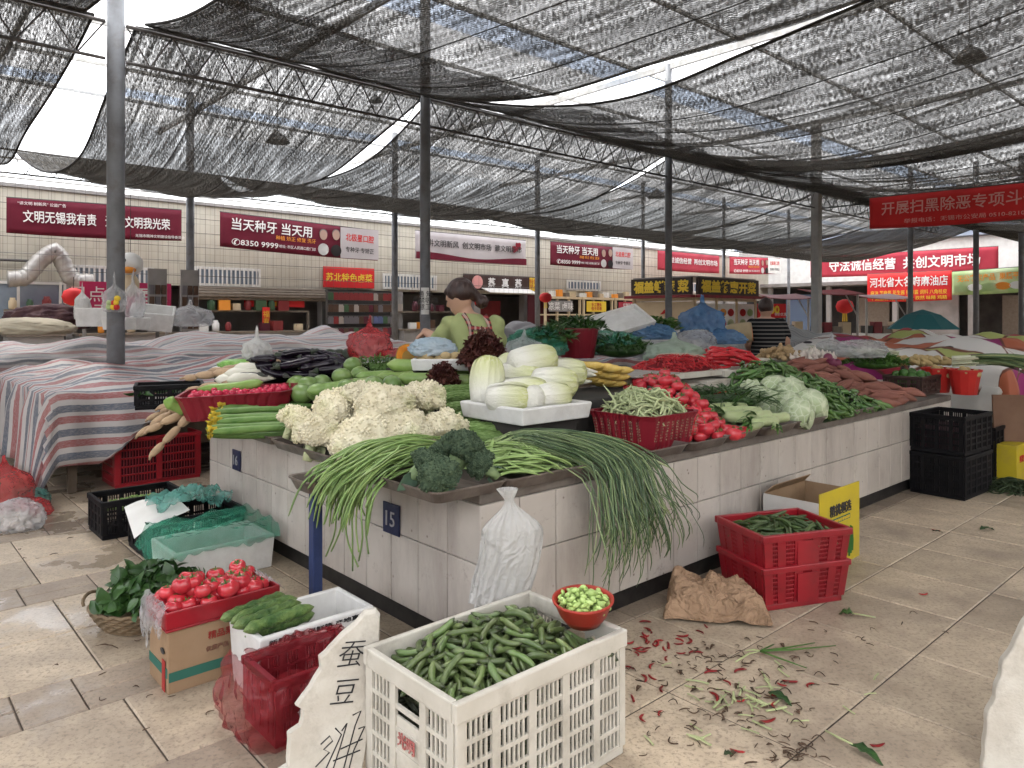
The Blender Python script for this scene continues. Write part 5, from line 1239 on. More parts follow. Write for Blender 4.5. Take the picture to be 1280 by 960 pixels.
# ------------------------------------------------------------------ black crates, foam box with green film, red mesh crate
c1 = slat_crate('vegetable_crate', .50, .36, .24, UV(1.42, 5.28, 0), RZ, M_BPL, 'black slatted crate of shelled peas at back left of the pair', bays=(5, 4), rows=3, slots=4, rim=.035)
c2 = slat_crate('vegetable_crate', .56, .40, .22, UV(1.545, 4.70, 0), RZ, M_BPL, 'black slatted crate with teal plastic on its rim, nearer of the pair', bays=(6, 4), rows=3, slots=4, rim=.035)
hp = Heap(UV(1.42, 5.28, 0), RZ, .23, .16, .16, .008)
M_PEA = mat('pea_green', (.17, .28, .07), (.25, .36, .12), 30, .5, rand=.25)
hp.drop(110, 'pea_pod', [pod(.06, .009, .1, k, 6, 6).mesh('pea_pod', M_PEA, True) for k in range(3)], .028, .009, mound(.05, .3, .25, .2), 'small green pod in the back black crate', 'pea pod', 'pea pods in the back black crate', margin=.02)
film('cardboard_sheet', lambda a, b: Vector((-.32 + .3 * a - .04 * b, .12 - .36 * b, .275 - .10 * b * (1 - a) - .06 * max(0, .3 - a) + .01 * sin(a * 5))), 12, 12, M_WHITE, 'white sheet leaning over the nearer black crate', UV(1.545, 4.70, 0), RZ, cat='sheet')
def tealfn(a, b):
    q = noise.noise(Vector((a * 3, b * 3, 2))); 
    return Vector((-.2 + .42 * a + .06 * q, .12 - .30 * b + .06 * q, .25 + .07 * (1 - 2 * abs(noise.noise(Vector((a * 3.3, b * 3.3, 6))))) + .028 * (1 - 2 * abs(noise.noise(Vector((a * 8, b * 8, 1))))) - .02 + .05 * sin(pi * a) * sin(pi * b)))
film('plastic_bag', tealfn, 50, 40, M_TLBAG, 'crumpled teal plastic bag on the nearer black crate', UV(1.545, 4.70, 0), RZ, cat='plastic bag')
gb = foam_box(.54, .38, .185, UV(1.50, 4.13, 0), RZ, 'white foam box under rumpled green film beside the counter end')
def grfn(a, b):
    x = -.34 + .62 * a; y = .23 - .50 * b; z = .232 + .028 * (1 - 2 * abs(noise.noise(Vector((a * 3 + b * 3, b * 2, 4))))) + .018 * (1 - 2 * abs(noise.noise(Vector((a * 9 - b * 4, b * 7, 9)))))
    ov = max(0, -.21 - y); z -= ov * 1.6; ovx = max(0, -.285 - x); z -= ovx * 2.2
    return Vector((x, max(y, -.225 - .01 * sin(a * 20)), z))
film('plastic_film', grfn, 60, 44, M_GRBAG, 'rumpled green plastic film spread over the foam box', UV(1.50, 4.13, 0), RZ)
rm_ = slat_crate('vegetable_crate', .68, .42, .40, UV(1.94, 6.78, 0), RZ, M_RPL, 'red lattice crate of dark red goods half under the striped tarpaulin', bays=(2, 1), rows=5, slots=12, rim=.03, post=.05, slat=.006)
MB().box(-.31, .31, -.18, .18, .03, .36).build('dark_red_sacking', M_PURP, rm_)
sb = bag(PZ(38, 632, 0), .14, .11, .13, M_TLBAG, 'small crumpled teal and clear bag by the tarpaulin hem', 21)
gl = bag(PZ(20, 662, 0), .17, .13, .2, M_CLRBAG, 'clear bag of white garlic at the left edge of the floor', 4)
M_GARL = mat('garlic_skin', (.60, .55, .48), (.52, .44, .40), 12, .5, .4, rand=.1)
garm = MB().lathe([(.002, -.02), (.015, -.018), (.024, -.004), (.021, .01), (.009, .02), (.004, .035), (.003, .04)], 12, fn=lambda q, z: 1 + .06 * cos(7 * q)).mesh('garlic_bulb', M_GARL, True)
hp = Heap(PZ(18, 660, 0), 0, .16, .12, .0)
hp.drop(30, 'garlic_bulb', [garm], .015, .022, mound(.15, .2, .16, .02), 'white garlic bulb in the clear bag on the floor', 'garlic', 'garlic bulbs on the floor at left', up=True, scale=(1, 1.4))
bag(PZ(5, 636, 0), .2, .16, .34, M_RDBAG, 'red plastic bag standing at the left edge of the floor', 15, knot=.15)
o = bag(PZ(40, 640, 0), .2, .085, .1, M_RDBAG, 'red plastic bag lying flat toward the tarpaulin', 17, rz=-.5)

# ------------------------------------------------------------------ right of the corner: carton, red crates, paper sack, black crates
M_YEL = mat('yellow_print', (.52, .40, .02), (.46, .35, .02), 3, .6, dirt=(.3, .24, .1), dscale=6, damt=.4)
M_CWHITE = mat('white_cardboard', (.52, .50, .47), (.46, .44, .41), 4, .7, dirt=(.3, .26, .22), dscale=5, damt=.4)
ct = empty('cardboard_carton', UV(4.14, 2.0, 0), RZ - .0, 'open white and yellow carton with printed green beans', 'carton')
L, W, H = .50, .33, .385      # x along u, y along v ; yellow face looks along -v... the narrow face turned to the aisle
CX = [(-L / 2, -W / 2), (L / 2, -W / 2), (L / 2, W / 2), (-L / 2, W / 2)]
yf = MB().box(-L / 2, L / 2, -W / 2, -W / 2 + .006, 0, H + .05).build('front_panel', M_YEL, ct)
MB().box(-L / 2, -L / 2 + .006, -W / 2 + .0065, W / 2, 0, H).build('side_panel', M_CWHITE, ct); MB().box(L / 2 - .006, L / 2, -W / 2 + .0065, W / 2, 0, H).build('side_panel', M_CARD, ct)
MB().box(-L / 2 + .0065, L / 2 - .0065, W / 2 - .006, W / 2, 0, H).build('back_panel', M_CARD, ct); MB().box(-L / 2 + .0065, L / 2 - .0065, -W / 2 + .0065, W / 2 - .0065, 0, .01).build('box_floor', M_CARD, ct)
fp = MB().add([(-L / 2 + .01, W / 2, H), (L / 2 - .01, W / 2, H), (L / 2 - .03, W / 2 - .05, H + .05), (-L / 2 + .03, W / 2 - .05, H + .05)], [(0, 1, 2, 3)]); fp.build('back_flap', M_CARD, ct, solid=.004)
lettering('精挑细选', M_LETD, yf, (.0, -W / 2 - .003, H * .83), wd=.27, h=.065, bold=.015)
gbnd = MB().box(-.12, .12, -W / 2 - .003, -W / 2 - .001, H * .64, H * .71).build('printed_band', M_CARDG, yf); lettering('健康好食材 绿色蔬菜', M_LETY, gbnd, (0, -W / 2 - .0045, H * .675), wd=.22, h=.016)
bn = MB()
for k in range(9): bn.tube([(.0 + .018 * k, -W / 2 - .002, H * (.50 + .02 * sin(k * 2))), (.005 + .018 * k, -W / 2 - .004, H * .3), (.0 + .018 * k + .004 * sin(k), -W / 2 - .002, H * (.08 + .03 * (k % 3)))], .0065, 6)
bn.build('printed_bean', mat('printed_green', (.035, .14, .03)), yf)
lettering('长豆角', M_LETD, yf, (-.12, -W / 2 - .003, H * .22), h=.045)
for yy, zz, s_ in ((-.06, .26, 1),):
    MB().box(-L / 2 - .002, -L / 2 - .0005, -.05, .05, H * .72, H * .80).build('hand_hole', M_GREYW, ct, bevel=.0007)
lg = MB()
for r_ in (.018, .030): lg.tube([(-L / 2 - .002, -.115 + r_ * cos(a * pi / 10), H * .72 + r_ * sin(a * pi / 10)) for a in range(21)], .0015, 4)
for k in range(12): a = k * pi / 6; lg.bar((-L / 2 - .002, -.115 + .021 * cos(a), H * .72 + .021 * sin(a)), (-L / 2 - .002, -.115 + .028 * cos(a), H * .72 + .028 * sin(a)), .0015, 4)
lg.build('printed_emblem', M_LETD, ct)
GRP = 'stacked red crates'
rp = UV(3.52, 1.96, 0) + Vector((.06, -.10, 0))
r1 = slat_crate('vegetable_crate', .50, .38, .21, rp, RZ - .42, M_RPL, 'lower red crate of the pair stacked by the carton', bays=(5, 4), rows=7, slots=5, rim=.03, taper=.10, post=.05, slat=.005, rib=.006, grp=GRP)
r2 = slat_crate('vegetable_crate', .51, .39, .21, rp + Vector((.0, .0, .155)), RZ - .42, M_RPL, 'upper red crate holding dark green beans by the carton', bays=(5, 4), rows=7, slots=5, rim=.035, taper=.10, post=.05, slat=.005, rib=.006, grp=GRP)
for t_ in (r1, r2): MB().box(-.06, .06, -.1935, -.189, .035, .17).build('smooth_panel', M_RPL, t_); 
M_DKB = mat('dark_bean_pod', (.035, .065, .02), (.075, .115, .032), 25, .4, .9, rand=.3, dirt=(.02, .025, .01), dscale=20, damt=.7)
hp = Heap(rp, RZ - .42, .235, .175, .285)
hp.drop(190, 'bean_pod', [pod(.11, .009, .18, 60 + k, 6, 9, flat=.8, lump=.12).mesh('bean_pod', M_DKB, True) for k in range(6)], .05, .009, mound(.08, .34, .27, .325), 'dark green bean pod heaped in the upper red crate', 'bean pod', 'bean pods in the upper red crate', margin=.03)
# crumpled kraft sack
M_KRAFT = mat('kraft_paper', (.36, .235, .15), (.31, .2, .125), 4, .75, .25, .7, 30, .015, crease=7, dirt=(.12, .07, .045), dscale=6, damt=.5)
def sack(a, b):
    x = -.235 + .47 * a; y = -.12 + .30 * b
    e = min(a, 1 - a, b, 1 - b); env = min(1, e / .14) ** .6
    z = .012 + env * (.035 + .07 * b * (1.1 - a) * 1.2 + .05 * abs(noise.noise(Vector((a * 3.1, b * 2.7, 5)))) + .045 * (1 - abs(noise.noise(Vector((a * 4.3 + b * 2, b * 1.7, 1))) * 2)) * .6)
    z += (1 - env) * .035 * max(0, noise.noise(Vector((a * 5, b * 5, 2)))) + env * .035 * (1 - 2 * abs(noise.noise(Vector((a * 7 - b * 3, b * 5, 4))))); x += .05 * noise.noise(Vector((a * 3, b * 3, 8))); y += .03 * noise.noise(Vector((a * 3, b * 3, 3)))
    return Vector((x * (1 - .15 * b), y, z))
o = MB().grid(sack, 34, 24)
o = o.build('paper_sack', M_KRAFT, None, smooth=False, loc=PZ(893, 768, 0), rz=-.16, solid=.003); tag(o, 'crumpled brown kraft paper sack on the floor beside the red crates', 'paper sack')
bp = UV(6.55, 2.02, 0)
GRP = 'stacked black crates'
k1 = slat_crate('vegetable_crate', .56, .40, .33, bp, RZ - .05, M_BPL, 'bottom black crate of the stack at the far counter end', bays=(5, 4), rows=5, slots=5, rim=.03, grp=GRP)
k2 = slat_crate('vegetable_crate', .56, .40, .30, bp + Vector((.0, .0, .335)), RZ - .05, M_BPL, 'top black crate of the stack at the far counter end', bays=(5, 4), rows=5, slots=4, rim=.03, grp=GRP)
MB().box(-.26, .26, -.18, .18, .035, .30).build('dark_lining', M_DARK, k1); MB().box(-.25, .25, -.17, .17, .035, .18).build('red_sacking', M_PURP, k2)
yb = empty('cardboard_carton', PZ(1256, 600, 0), RZ, 'small yellow carton behind the black crates', 'carton')
MB().box(-.14, .14, -.12, .12, 0, .32).build('box_body', M_YEL, yb, bevel=.004); lettering('鲜果', M_LETR, yb, (0, -.123, .2), h=.06)
bs = slat_crate('vegetable_crate', .34, .3, .46, PZ(1238, 600, 0) + Vector((.0, .12, 0)), RZ, M_BPL, 'slim dark crate between the black stack and the yellow carton', bays=(3, 3), rows=6, slots=4, rim=.03)
bb = MB().box(-.35, .35, -.012, .012, 0, .72).build('brown_board', mat('brown_fibreboard', (.15, .08, .05), (.19, .11, .07), 4, .7), None, loc=PZ(1300, 600, 0), rz=RZ - pi / 2, bevel=.003); bb.rotation_euler = (-.08, 0, RZ - .9); tag(bb, 'brown fibreboard leaning at the right edge', 'board')
M_DGR = mat('wilted_green', (.02, .035, .015), (.045, .065, .025), 14, .6, rand=.3)
hp = Heap(PZ(1262, 612, 0), .2, .34, .26, 0)
hp.drop(170, 'wilted_bean', [pod(.13, .008, .3, 80 + k, 5, 8, flat=.6).mesh('wilted_bean', M_DGR, True) for k in range(4)], .055, .008, mound(.11, .36, .27, .012), 'wilted dark green bean in the heap on the floor at right', 'bean', 'wilted beans heaped on the floor at right', margin=.03)
# worn pale slab at the right edge
wsl = MB().grid(lambda a, b: Vector((-.13 + .5 * a + .13 * b ** 2 + .012 * noise.noise(Vector((b * 9, 1, 3))) * (1 - a), .0, .54 * b - .05 * (1 - a) ** 4 * b + .012 * noise.noise(Vector((a * 9, b * 2, 1))))), 20, 30)
o = wsl.build('foam_slab', M_FOAMOLD, None, loc=PZ(1290, 985, 0), solid=.045, bevel=.006); o.rotation_euler = (-.12, 0, -.35)
tag(o, 'worn pale foam slab standing at the right edge of the foreground', 'foam slab')

# ------------------------------------------------------------------ litter on the slabs
M_CHR = mat('red_chilli_skin', (.17, .010, .012), (.26, .016, .015), 12, .35, .5, rand=.4)
M_DSC = mat('dried_scrap', (.05, .028, .018), (.085, .05, .028), 12, .7, rand=.35)
M_STALK = mat('pale_stalk', (.32, .36, .16), (.44, .46, .28), 14, .5, rand=.2)
scr = {'chilli_scrap': ([pod(.055, .0055, .3, 100 + k, 5, 6, flat=.7).mesh('chilli_scrap', M_CHR, True) for k in range(4)], 'broken red chilli lying on the floor slabs', 'chilli', 'red chilli scraps on the floor'),
       'dry_scrap': ([pod(.035, .0022, .5, 110 + k, 4, 5).mesh('dry_scrap', M_DSC) for k in range(4)] + [leaf(.03, .008, .5, .3, 3).mesh('dry_scrap', M_DSC)], 'tiny dried stem scrap lying on the floor slabs', 'stem scrap', 'dried stem scraps on the floor'),
       'stalk_scrap': ([MB().tube([(-.035, 0, 0), (0, .003, .001), (.035, 0, 0)], [.0045, .004, .0045], 6, flat=.6).mesh('stalk_scrap', M_STALK)], 'pale cut stalk lying on the floor slabs', 'stalk scrap', 'pale stalk scraps on the floor')}
rnd = random.Random(77)
def scrap(kind, px, py, sc=1, rz=None):
    ms, lb, ct_, gp = scr[kind]; p = PZ(px, py, .007)
    o = link_mesh(kind, rnd.choice(ms), p, rz=rnd.uniform(0, 6.28) if rz is None else rz, scale=sc); tag(o, lb, ct_, gp)
for cx, cy, sx, sy, n, kind in ((800, 800, 26, 12, 22, 'chilli_scrap'), (835, 815, 40, 22, 10, 'chilli_scrap'), (890, 845, 35, 18, 6, 'chilli_scrap'), (800, 880, 30, 20, 8, 'chilli_scrap'), (930, 880, 60, 30, 8, 'chilli_scrap'),
                              (870, 830, 70, 40, 60, 'dry_scrap'), (940, 870, 60, 40, 50, 'dry_scrap'), (985, 940, 35, 14, 26, 'dry_scrap'), (900, 900, 90, 40, 30, 'dry_scrap'), (1050, 800, 120, 60, 26, 'dry_scrap'), (200, 860, 160, 60, 14, 'dry_scrap'), (60, 660, 50, 30, 8, 'dry_scrap'),
                              (910, 855, 45, 22, 20, 'stalk_scrap'), (960, 880, 40, 22, 14, 'stalk_scrap'), (880, 890, 70, 40, 10, 'stalk_scrap'), (1120, 860, 60, 30, 3, 'stalk_scrap')):
    for k in range(n): scrap(kind, rnd.gauss(cx, sx * .75), min(952, max(cy - 60, rnd.gauss(cy, sy * .75))), rnd.uniform(.7, 1.25))
for px, py in ((1097, 930), (1010, 742), (1170, 662), (1155, 742)): scrap('chilli_scrap', px, py)
def floor_leaf(px, py, rz, L, W, m, label, stem=True, curl=.3):
    t = empty('fallen_leaf', PZ(px, py, .012), rz, label, 'leaf')
    leaf(L, W, curl, .35, 7, wave=.3, seed=px).build('blade', m, t, smooth=True, solid=.001)
    if stem: MB().tube([(-.09, .004, .0), (-.04, 0, .002), (0.01, 0, .004)], [.003, .004, .003], 6).build('stalk', M_STALK, t, smooth=True)
floor_leaf(1068, 768, 2.8, .07, .03, M_LEAF, 'dark crumpled leaf with a pale stalk lying on the right slabs'); floor_leaf(1225, 662, .3, .13, .022, M_LEAF, 'long dark wilted leaf on the right slabs', False)
floor_leaf(1165, 664, -.3, .07, .012, M_DGR, 'narrow dark leaf scrap on the right slabs', False); floor_leaf(960, 865, -.9, .1, .02, M_LEAF, 'wilted green leaf among the stalk scraps', False)
floor_leaf(1062, 930, -1.0, .12, .02, M_LEAF, 'jagged green leaf lying near the bottom right of the floor'); floor_leaf(965, 758, .4, .07, .02, M_DGR, 'dark leaf scrap at the foot of the red crates', True); floor_leaf(905, 943, .2, .035, .012, M_DGR, 'small dark leaf near the bottom of the photo', False); floor_leaf(118, 808, .1, .1, .006, M_DSC, 'thin dry strip near the wicker basket', False)
sc_ = empty('fallen_scallion', PZ(950, 815, .008), .05, 'fallen green scallion tops lying on the slabs', 'scallion')
for k, (a, L_) in enumerate(((.12, .27), (-.02, .34), (2.9, .06), (-1.0, .20), (.5, .1), (3.6, .16))):
    MB().tube([(0, 0, .004), (L_ * .4 * cos(a), L_ * .4 * sin(a), .008), (L_ * cos(a + .12), L_ * sin(a + .12), .004)], [.006, .006, .003] if k < 4 else [.004, .005, .004], 6, flat=.5).build('blade', M_LEAF2 if k not in (2, 5) else M_STALK, sc_, smooth=True)
for px, py in ((470, 905), (462, 915), (455, 925)): 
    pass
film('plastic_film', lambda a, b: Vector((.1 * a - .05, .12 * b - .06, .03 * abs(noise.noise(Vector((a * 4, b * 4, 6)))) + .01)), 16, 16, mat('dark_teal_scrap', (.03, .13, .11), (.3, .35, .33), 12, .3), 'scrap of dark teal film between foam slab and crate', PZ(463, 905, 0), .3)
# ------------------------------------------------------------------ goods on the counter
ZS_ = ZT_ + .006       # tray floors
def bed(name, u0, u1, v0, v1, z0, z1, m, label, cat, rz=0):
    o = MB().box(0, u1 - u0, 0, v1 - v0, 0, z1 - z0).build(name, m, None, bevel=.006, loc=UV(u0, v0, z0), rz=RZ + rz); return tag(o, label, cat)
# --- cauliflowers
def cauli_mat():
    m, nt, b = nodes('cauliflower_curd'); co = coords(nt)
    col = mixc(nt, ramp(nt, noise_tex(nt, co, 14, 4), [(.35, 0.), (.65, 1.)]), (.62, .56, .40), (.69, .64, .49))
    col = mixc(nt, ramp(nt, noise_tex(nt, co, 5, 3), [(.5, 0.), (.7, .7)]), col, (.50, .50, .26))
    add_bump(nt, b, noise_tex(nt, co, 170, 3, .7), .5, .004)
    return finish(m, nt, b, col, .75, .25, rand=.08)
M_CAUL = cauli_mat()
def floret_head(seed, R, sub=5, n1=26, rough=.1, fl=.30):
    rnd = random.Random(seed); cs = []
    for k in range(n1):
        z = 1 - 1.35 * (k + .5) / n1; q = k * 2.39996 + rnd.uniform(-.25, .25); rr = sqrt(max(0, 1 - z * z)); cs.append((Vector((rr * cos(q), rr * sin(q), z)).normalized(), rnd.uniform(.85, 1.15)))
    def fn(d):
        best = max((c.dot(d) * 1.0 - (1 - s) * .1, s) for c, s in cs); a = math.acos(min(1, max(-1, best[0])))
        k = .80 + fl * sqrt(max(0, 1 - (a / .36) ** 2)) * best[1]
        k += rough * .55 * (1 - 2 * abs(nz(d, 9, seed))) + rough * .5 * nz(d, 19, seed) + rough * .3 * nz(d, 37, seed + 3)
        if d.z < -.35: k *= 1 - .45 * min(1, (-.35 - d.z) / .5)
        return k
    return MB().ico((0, 0, 0), R, sub, fn=fn, sc=(1, 1, .82))
def beaded(seed, R, n, b0, b1, sub, n1, fl):
    core = floret_head(seed, R, 4, n1, .10, fl); rnd = random.Random(seed); mb = MB(); mb.add(core.v, core.f); nv = len(core.v)
    for k in range(n):
        p = Vector(core.v[rnd.randrange(nv)])
        if p.z < -.35 * R: continue
        r = rnd.uniform(b0, b1); d = p.normalized(); mb.ico(p + d * r * rnd.uniform(-.5, .35), r, sub, sc=(rnd.uniform(.7, 1.2), rnd.uniform(.7, 1.2), rnd.uniform(.8, 1.2)))
    return mb
cau = [beaded(50 + k, .118, 1200, .0042, .0105, 1, 30 + 6 * k, .38).mesh('cauliflower', M_CAUL, True) for k in range(3)]
M_CAUL_ST = mat('pale_stem', (.5, .52, .32), (.42, .46, .24), 10, .5, rand=.1)
for i, (px, py, z, s) in enumerate(((398, 545, .80, .95), (452, 552, .80, 1.05), (505, 540, .83, 1.05), (552, 540, .81, .95), (425, 512, .90, .95), (482, 510, .94, 1.05), (527, 502, .94, .98), (470, 560, .76, .8), (372, 528, .84, .75), (455, 500, .95, .9))):
    o = link_mesh('cauliflower', cau[i % 3], PZ(px, py, z), scale=s); o.rotation_euler = (random.uniform(-.5, .3), random.uniform(-.4, .4), random.uniform(0, 6))
    tag(o, 'loose creamy cauliflower head in the big heap at the counter end', 'cauliflower', 'cauliflowers heaped at the counter end')
    if i == 0: clf = leaf(.10, .022, .5, .35, 6, wave=.3).mesh('leaf', M_CAUL_ST, True)
    for k in range(5): l_ = link_mesh('leaf', clf, (0, 0, -.05), parent=o); l_.rotation_euler = (0, .25 + .15 * (k % 2), k * 1.26 + i)
    for k in range(2): q = k * 3 + i; link_mesh('stem', MB().tube([(0, 0, -.02), (.02, 0, -.09), (.03, 0, -.13)], [.035, .03, .025], 8).mesh('stem', M_CAUL_ST, True) if i == 0 and k == 0 else bpy.data.meshes['stem'], (.03 * cos(q), .03 * sin(q), 0), parent=o)
# --- broccoli
def broc_mat():
    m, nt, b = nodes('broccoli_crown'); co = coords(nt)
    col = mixc(nt, ramp(nt, noise_tex(nt, co, 60, 4, .7), [(.38, 0.), (.62, 1.)]), (.028, .048, .03), (.075, .105, .062))
    add_bump(nt, b, noise_tex(nt, co, 260, 2, .7), .4, .004)
    return finish(m, nt, b, col, .8, .2, rand=.1)
M_BRO = broc_mat()
bro = [beaded(80 + k, .083, 1300, .003, .0065, 1, 24, .28).mesh('crown', M_BRO, True) for k in range(3)]
brs = MB().tube([(0, 0, -.02), (0, 0, -.09), (.004, 0, -.12)], [.045, .026, .024], 10).mesh('stalk', mat('broccoli_stalk', (.13, .2, .09), (.18, .25, .12), 8, .5), True)
brl = leaf(.12, .035, .4, .25, 7, wave=.2).mesh('leaf', mat('broccoli_leaf', (.06, .11, .07), (.1, .16, .1), 9, .5, tl=.1), True)
for i, (px, py, z, s, rx, ry) in enumerate(((549, 594, .80, .92, .5, -.1), (579, 562, .87, 1.05, .4, .2), (533, 583, .81, .85, .3, -.9), (602, 581, .82, .7, .3, .9), (557, 566, .85, .8, .1, -.3))):
    o = empty('broccoli', PZ(px, py, z), 0, 'dark green broccoli head in the corner tray', 'broccoli', 'broccoli heads in the corner tray', rot=(rx, ry, i * 1.3))
    o.scale = (s,) * 3
    link_mesh('crown', bro[i % 3], (0, 0, 0), parent=o); link_mesh('stalk', brs, (0, 0, 0), parent=o)
    for k in range(2): l_ = link_mesh('leaf', brl, (0, 0, -.06), parent=o); l_.rotation_euler = (0, .9, k * 2.5 + i)
# --- long beans drooping over the left edge
M_LB = mat('long_bean_skin', (.13, .21, .055), (.20, .29, .09), 12, .4, .8, rand=.2, hue=.012)
rnd = random.Random(5)
def hang(pts, sub=4):
    pts = [Vector(p) for p in pts]; out = []
    for i in range(len(pts) - 1):
        p0, p1, p2, p3 = pts[max(0, i - 1)], pts[i], pts[i + 1], pts[min(len(pts) - 1, i + 2)]
        for k in range(sub):
            t = k / sub; out.append(.5 * ((2 * p1) + (p2 - p0) * t + (2 * p0 - 5 * p1 + 4 * p2 - p3) * t * t + (3 * p1 - p0 - 3 * p2 + p3) * t ** 3))
    return out + [pts[-1]]
for k in range(120):
    ly = k / 120; v = rnd.uniform(2.54, 2.86); u0 = rnd.uniform(1.86, 2.05); top = ZS_ + .03 + .11 * ly * (1 - abs(v - 2.7) * 1.6)
    edge = 1.58 + rnd.uniform(-.02, .03); out_ = rnd.uniform(.03, .16) * (.4 + ly); dn = rnd.uniform(.02, .19) * (.5 + ly * .55) + .015
    dv = rnd.uniform(-.04, .12)
    pts = hang([UV(u0, v - .02, top - .01 + rnd.uniform(-.01, .02)), UV(u0 - .12, v + rnd.uniform(-.02, .02), top + .025), UV(edge + .09, v + dv * .4, top + .01), UV(edge, v + dv * .7, top - .03), UV(edge - out_ * .7, v + dv, top - .05 - dn * .5), UV(edge - out_, v + dv * 1.1, top - .06 - dn * 1.25)])
    o = MB().tube(pts, [.0038] + [.0045] * (len(pts) - 3) + [.0038, .002], 6).build('long_bean', M_LB, None, smooth=True); tag(o, 'long thin green bean drooping over the counter end tray', 'long bean', 'long beans drooping over the counter end')
for k in range(10):
    v = rnd.uniform(2.5, 2.85); u = 1.52 + rnd.uniform(-.03, .05); z = .70; L_ = rnd.uniform(.1, .34)
    pts = hang([UV(1.72, v, ZS_ + .08), UV(1.60, v, ZS_ + .06), UV(u, v - .01, z - .02), UV(u + rnd.uniform(-.02, .02), v + rnd.uniform(-.04, .04), z - L_ * .6), UV(u + rnd.uniform(-.03, .03), v + rnd.uniform(-.06, .06), z - L_)])
    tag(MB().tube(pts, .0036, 6).build('long_bean', M_LB, None, smooth=True), 'long thin green bean drooping over the counter end tray', 'long bean', 'long beans drooping over the counter end')
# --- flat beans in the corner tray, string beans behind
M_FLB = mat('flat_bean_skin', (.19, .29, .085), (.27, .37, .14), 12, .45, .45, rand=.2)
fbm = [pod(.19, .011, .22, 20 + k, 7, 10, flat=.4, lump=.06).mesh('flat_bean', M_FLB, True) for k in range(6)]
hp = Heap(UV(2.16, 2.42, 0), RZ, .24, .25, ZS_ + .03)
hp.drop(110, 'flat_bean', fbm, .085, .009, mound(.11, .32, .36, ZS_ + .06), 'flat light green bean in the heap beside the broccoli', 'flat bean', 'flat beans beside the broccoli', ang=lambda x, y, r: r.gauss(-.45, .35), margin=.02, roll=.5)
M_STB = mat('string_bean_skin', (.085, .16, .04), (.15, .24, .07), 14, .5, .4, rand=.25)
sbm = [pod(.17, .0058, .25, 30 + k, 6, 10, lump=.1).mesh('string_bean', M_STB, True) for k in range(6)]
hp = Heap(UV(2.66, 2.36, 0), RZ, .27, .2, ZS_)
hp.drop(150, 'string_bean', sbm, .08, .0055, mound(.085, .36, .3, ZS_ + .03), 'thin green string bean between the chives and the red basket', 'string bean', 'string beans beside the red basket', margin=.02)
# --- chives over the corner
def blade_mat():
    m, nt, b = nodes('chive_blade'); g = N(nt, 'ShaderNodeNewGeometry')
    col = ramp(nt, g.outputs['Random Per Island'], [(0, (.045, .085, .035)), (.3, (.085, .14, .055)), (.6, (.15, .21, .085)), (.85, (.25, .31, .14)), (1, (.40, .40, .19))])
    return finish(m, nt, b, col, .32, .9, rand=.1)
M_CHV = blade_mat()
M_CHVP = mat('chive_base', (.25, .34, .14), (.34, .42, .2), 10, .5, rand=.2)
for bnc in range(5):
    rnd = random.Random(60 + bnc); mb = MB(); rt = MB()
    for k in range(34):
        ub = 2.16 + .045 * bnc + rnd.gauss(0, .03); vb = 2.60 + rnd.uniform(-.06, .06); top = ZS_ + .075 + rnd.uniform(0, .05) - .012 * abs(bnc - 1.5)
        ue = ub + .10 + .035 * bnc + rnd.gauss(0, .05); out_ = rnd.uniform(.03, .16); dn = rnd.uniform(.2, .50) * (1 - .05 * bnc)
        du = rnd.gauss(-.02 + .035 * bnc, .05); kink = rnd.uniform(-.05, .05)
        ue += .16; pts = hang([UV(ub, vb, top - .02), UV(ub + .15, vb - .05, top + .025), UV(ue - .06, 2.36, top + .02), UV(ue + .02, 2.165 - out_ * .35, top - .045 - rnd.uniform(0, .03)), UV(ue + du * .55, 2.13 - out_ * .8, top - .10 - dn * .45), UV(ue + du + kink * .5, 2.12 - out_, top - .10 - dn * .8), UV(ue + du * 1.2 + kink, 2.12 - out_ * .8, top - .10 - dn)], 3)
        r = rnd.uniform(.0022, .0038); mb.tube(pts[2:], [r] * (len(pts) - 4) + [r * .7, r * .3], 5, flat=.7); rt.tube(pts[:3], r * 1.1, 5)
    o = mb.build('chive_bunch', M_CHV, None, smooth=True)
    tag(o, ('leftmost bunch of garlic chives hanging over the counter corner', 'second bunch of garlic chives from the corner, hanging', 'middle bunch of garlic chives hanging down the tiles', 'fourth bunch of garlic chives from the corner, spread out', 'rightmost bunch of garlic chives, trailing farthest right')[bnc], 'chives', 'chive bunches over the counter corner')
    rt.build('pale_bases', M_CHVP, o, smooth=True)
# --- white bag hanging at the corner
def hb(a, b):
    q = a * 2 * pi; z = -b * .40; sh = min(1, max(0, (b - .10) / .28)); sh = sh * sh * (3 - 2 * sh)
    w_ = .016 + .092 * sh - .012 * max(0, b - .5) ; d = .012 + .030 * sh
    if b < .10: w_ = .038 - .022 * (b / .10); d = .026 - .014 * b / .10
    n1 = 1 - 2 * abs(noise.noise(Vector((cos(q) * 3.2, sin(q) * 3.2, b * 1.6)))); n2 = 1 - 2.2 * abs(noise.noise(Vector((cos(q) * 7, sin(q) * 7, b * 2.6 + 4))))
    k = 1 + (.30 * n1 + .22 * n2 - .2) * (1 - .35 * b); skew = .02 * sin(b * 4) - .03 * b * b
    return Vector((w_ * (1 + .1 * n1) * cos(q) + skew, d * k * sin(q) + .012 * n2 * sh * (1 if sin(q) < 0 else .5) - .02 * sh, z * (1 + .07 * noise.noise(Vector((cos(q) * 2, sin(q) * 2, 5))) * b) - .05 * b * b * cos(q * .5) ** 2))
o = MB().grid(hb, 90, 50).build('plastic_bag', M_WHBAG, None, smooth=True, loc=PD(634, 611, 2.72), rz=.25); tag(o, 'white plastic bag tied up and hanging from the counter corner', 'plastic bag')
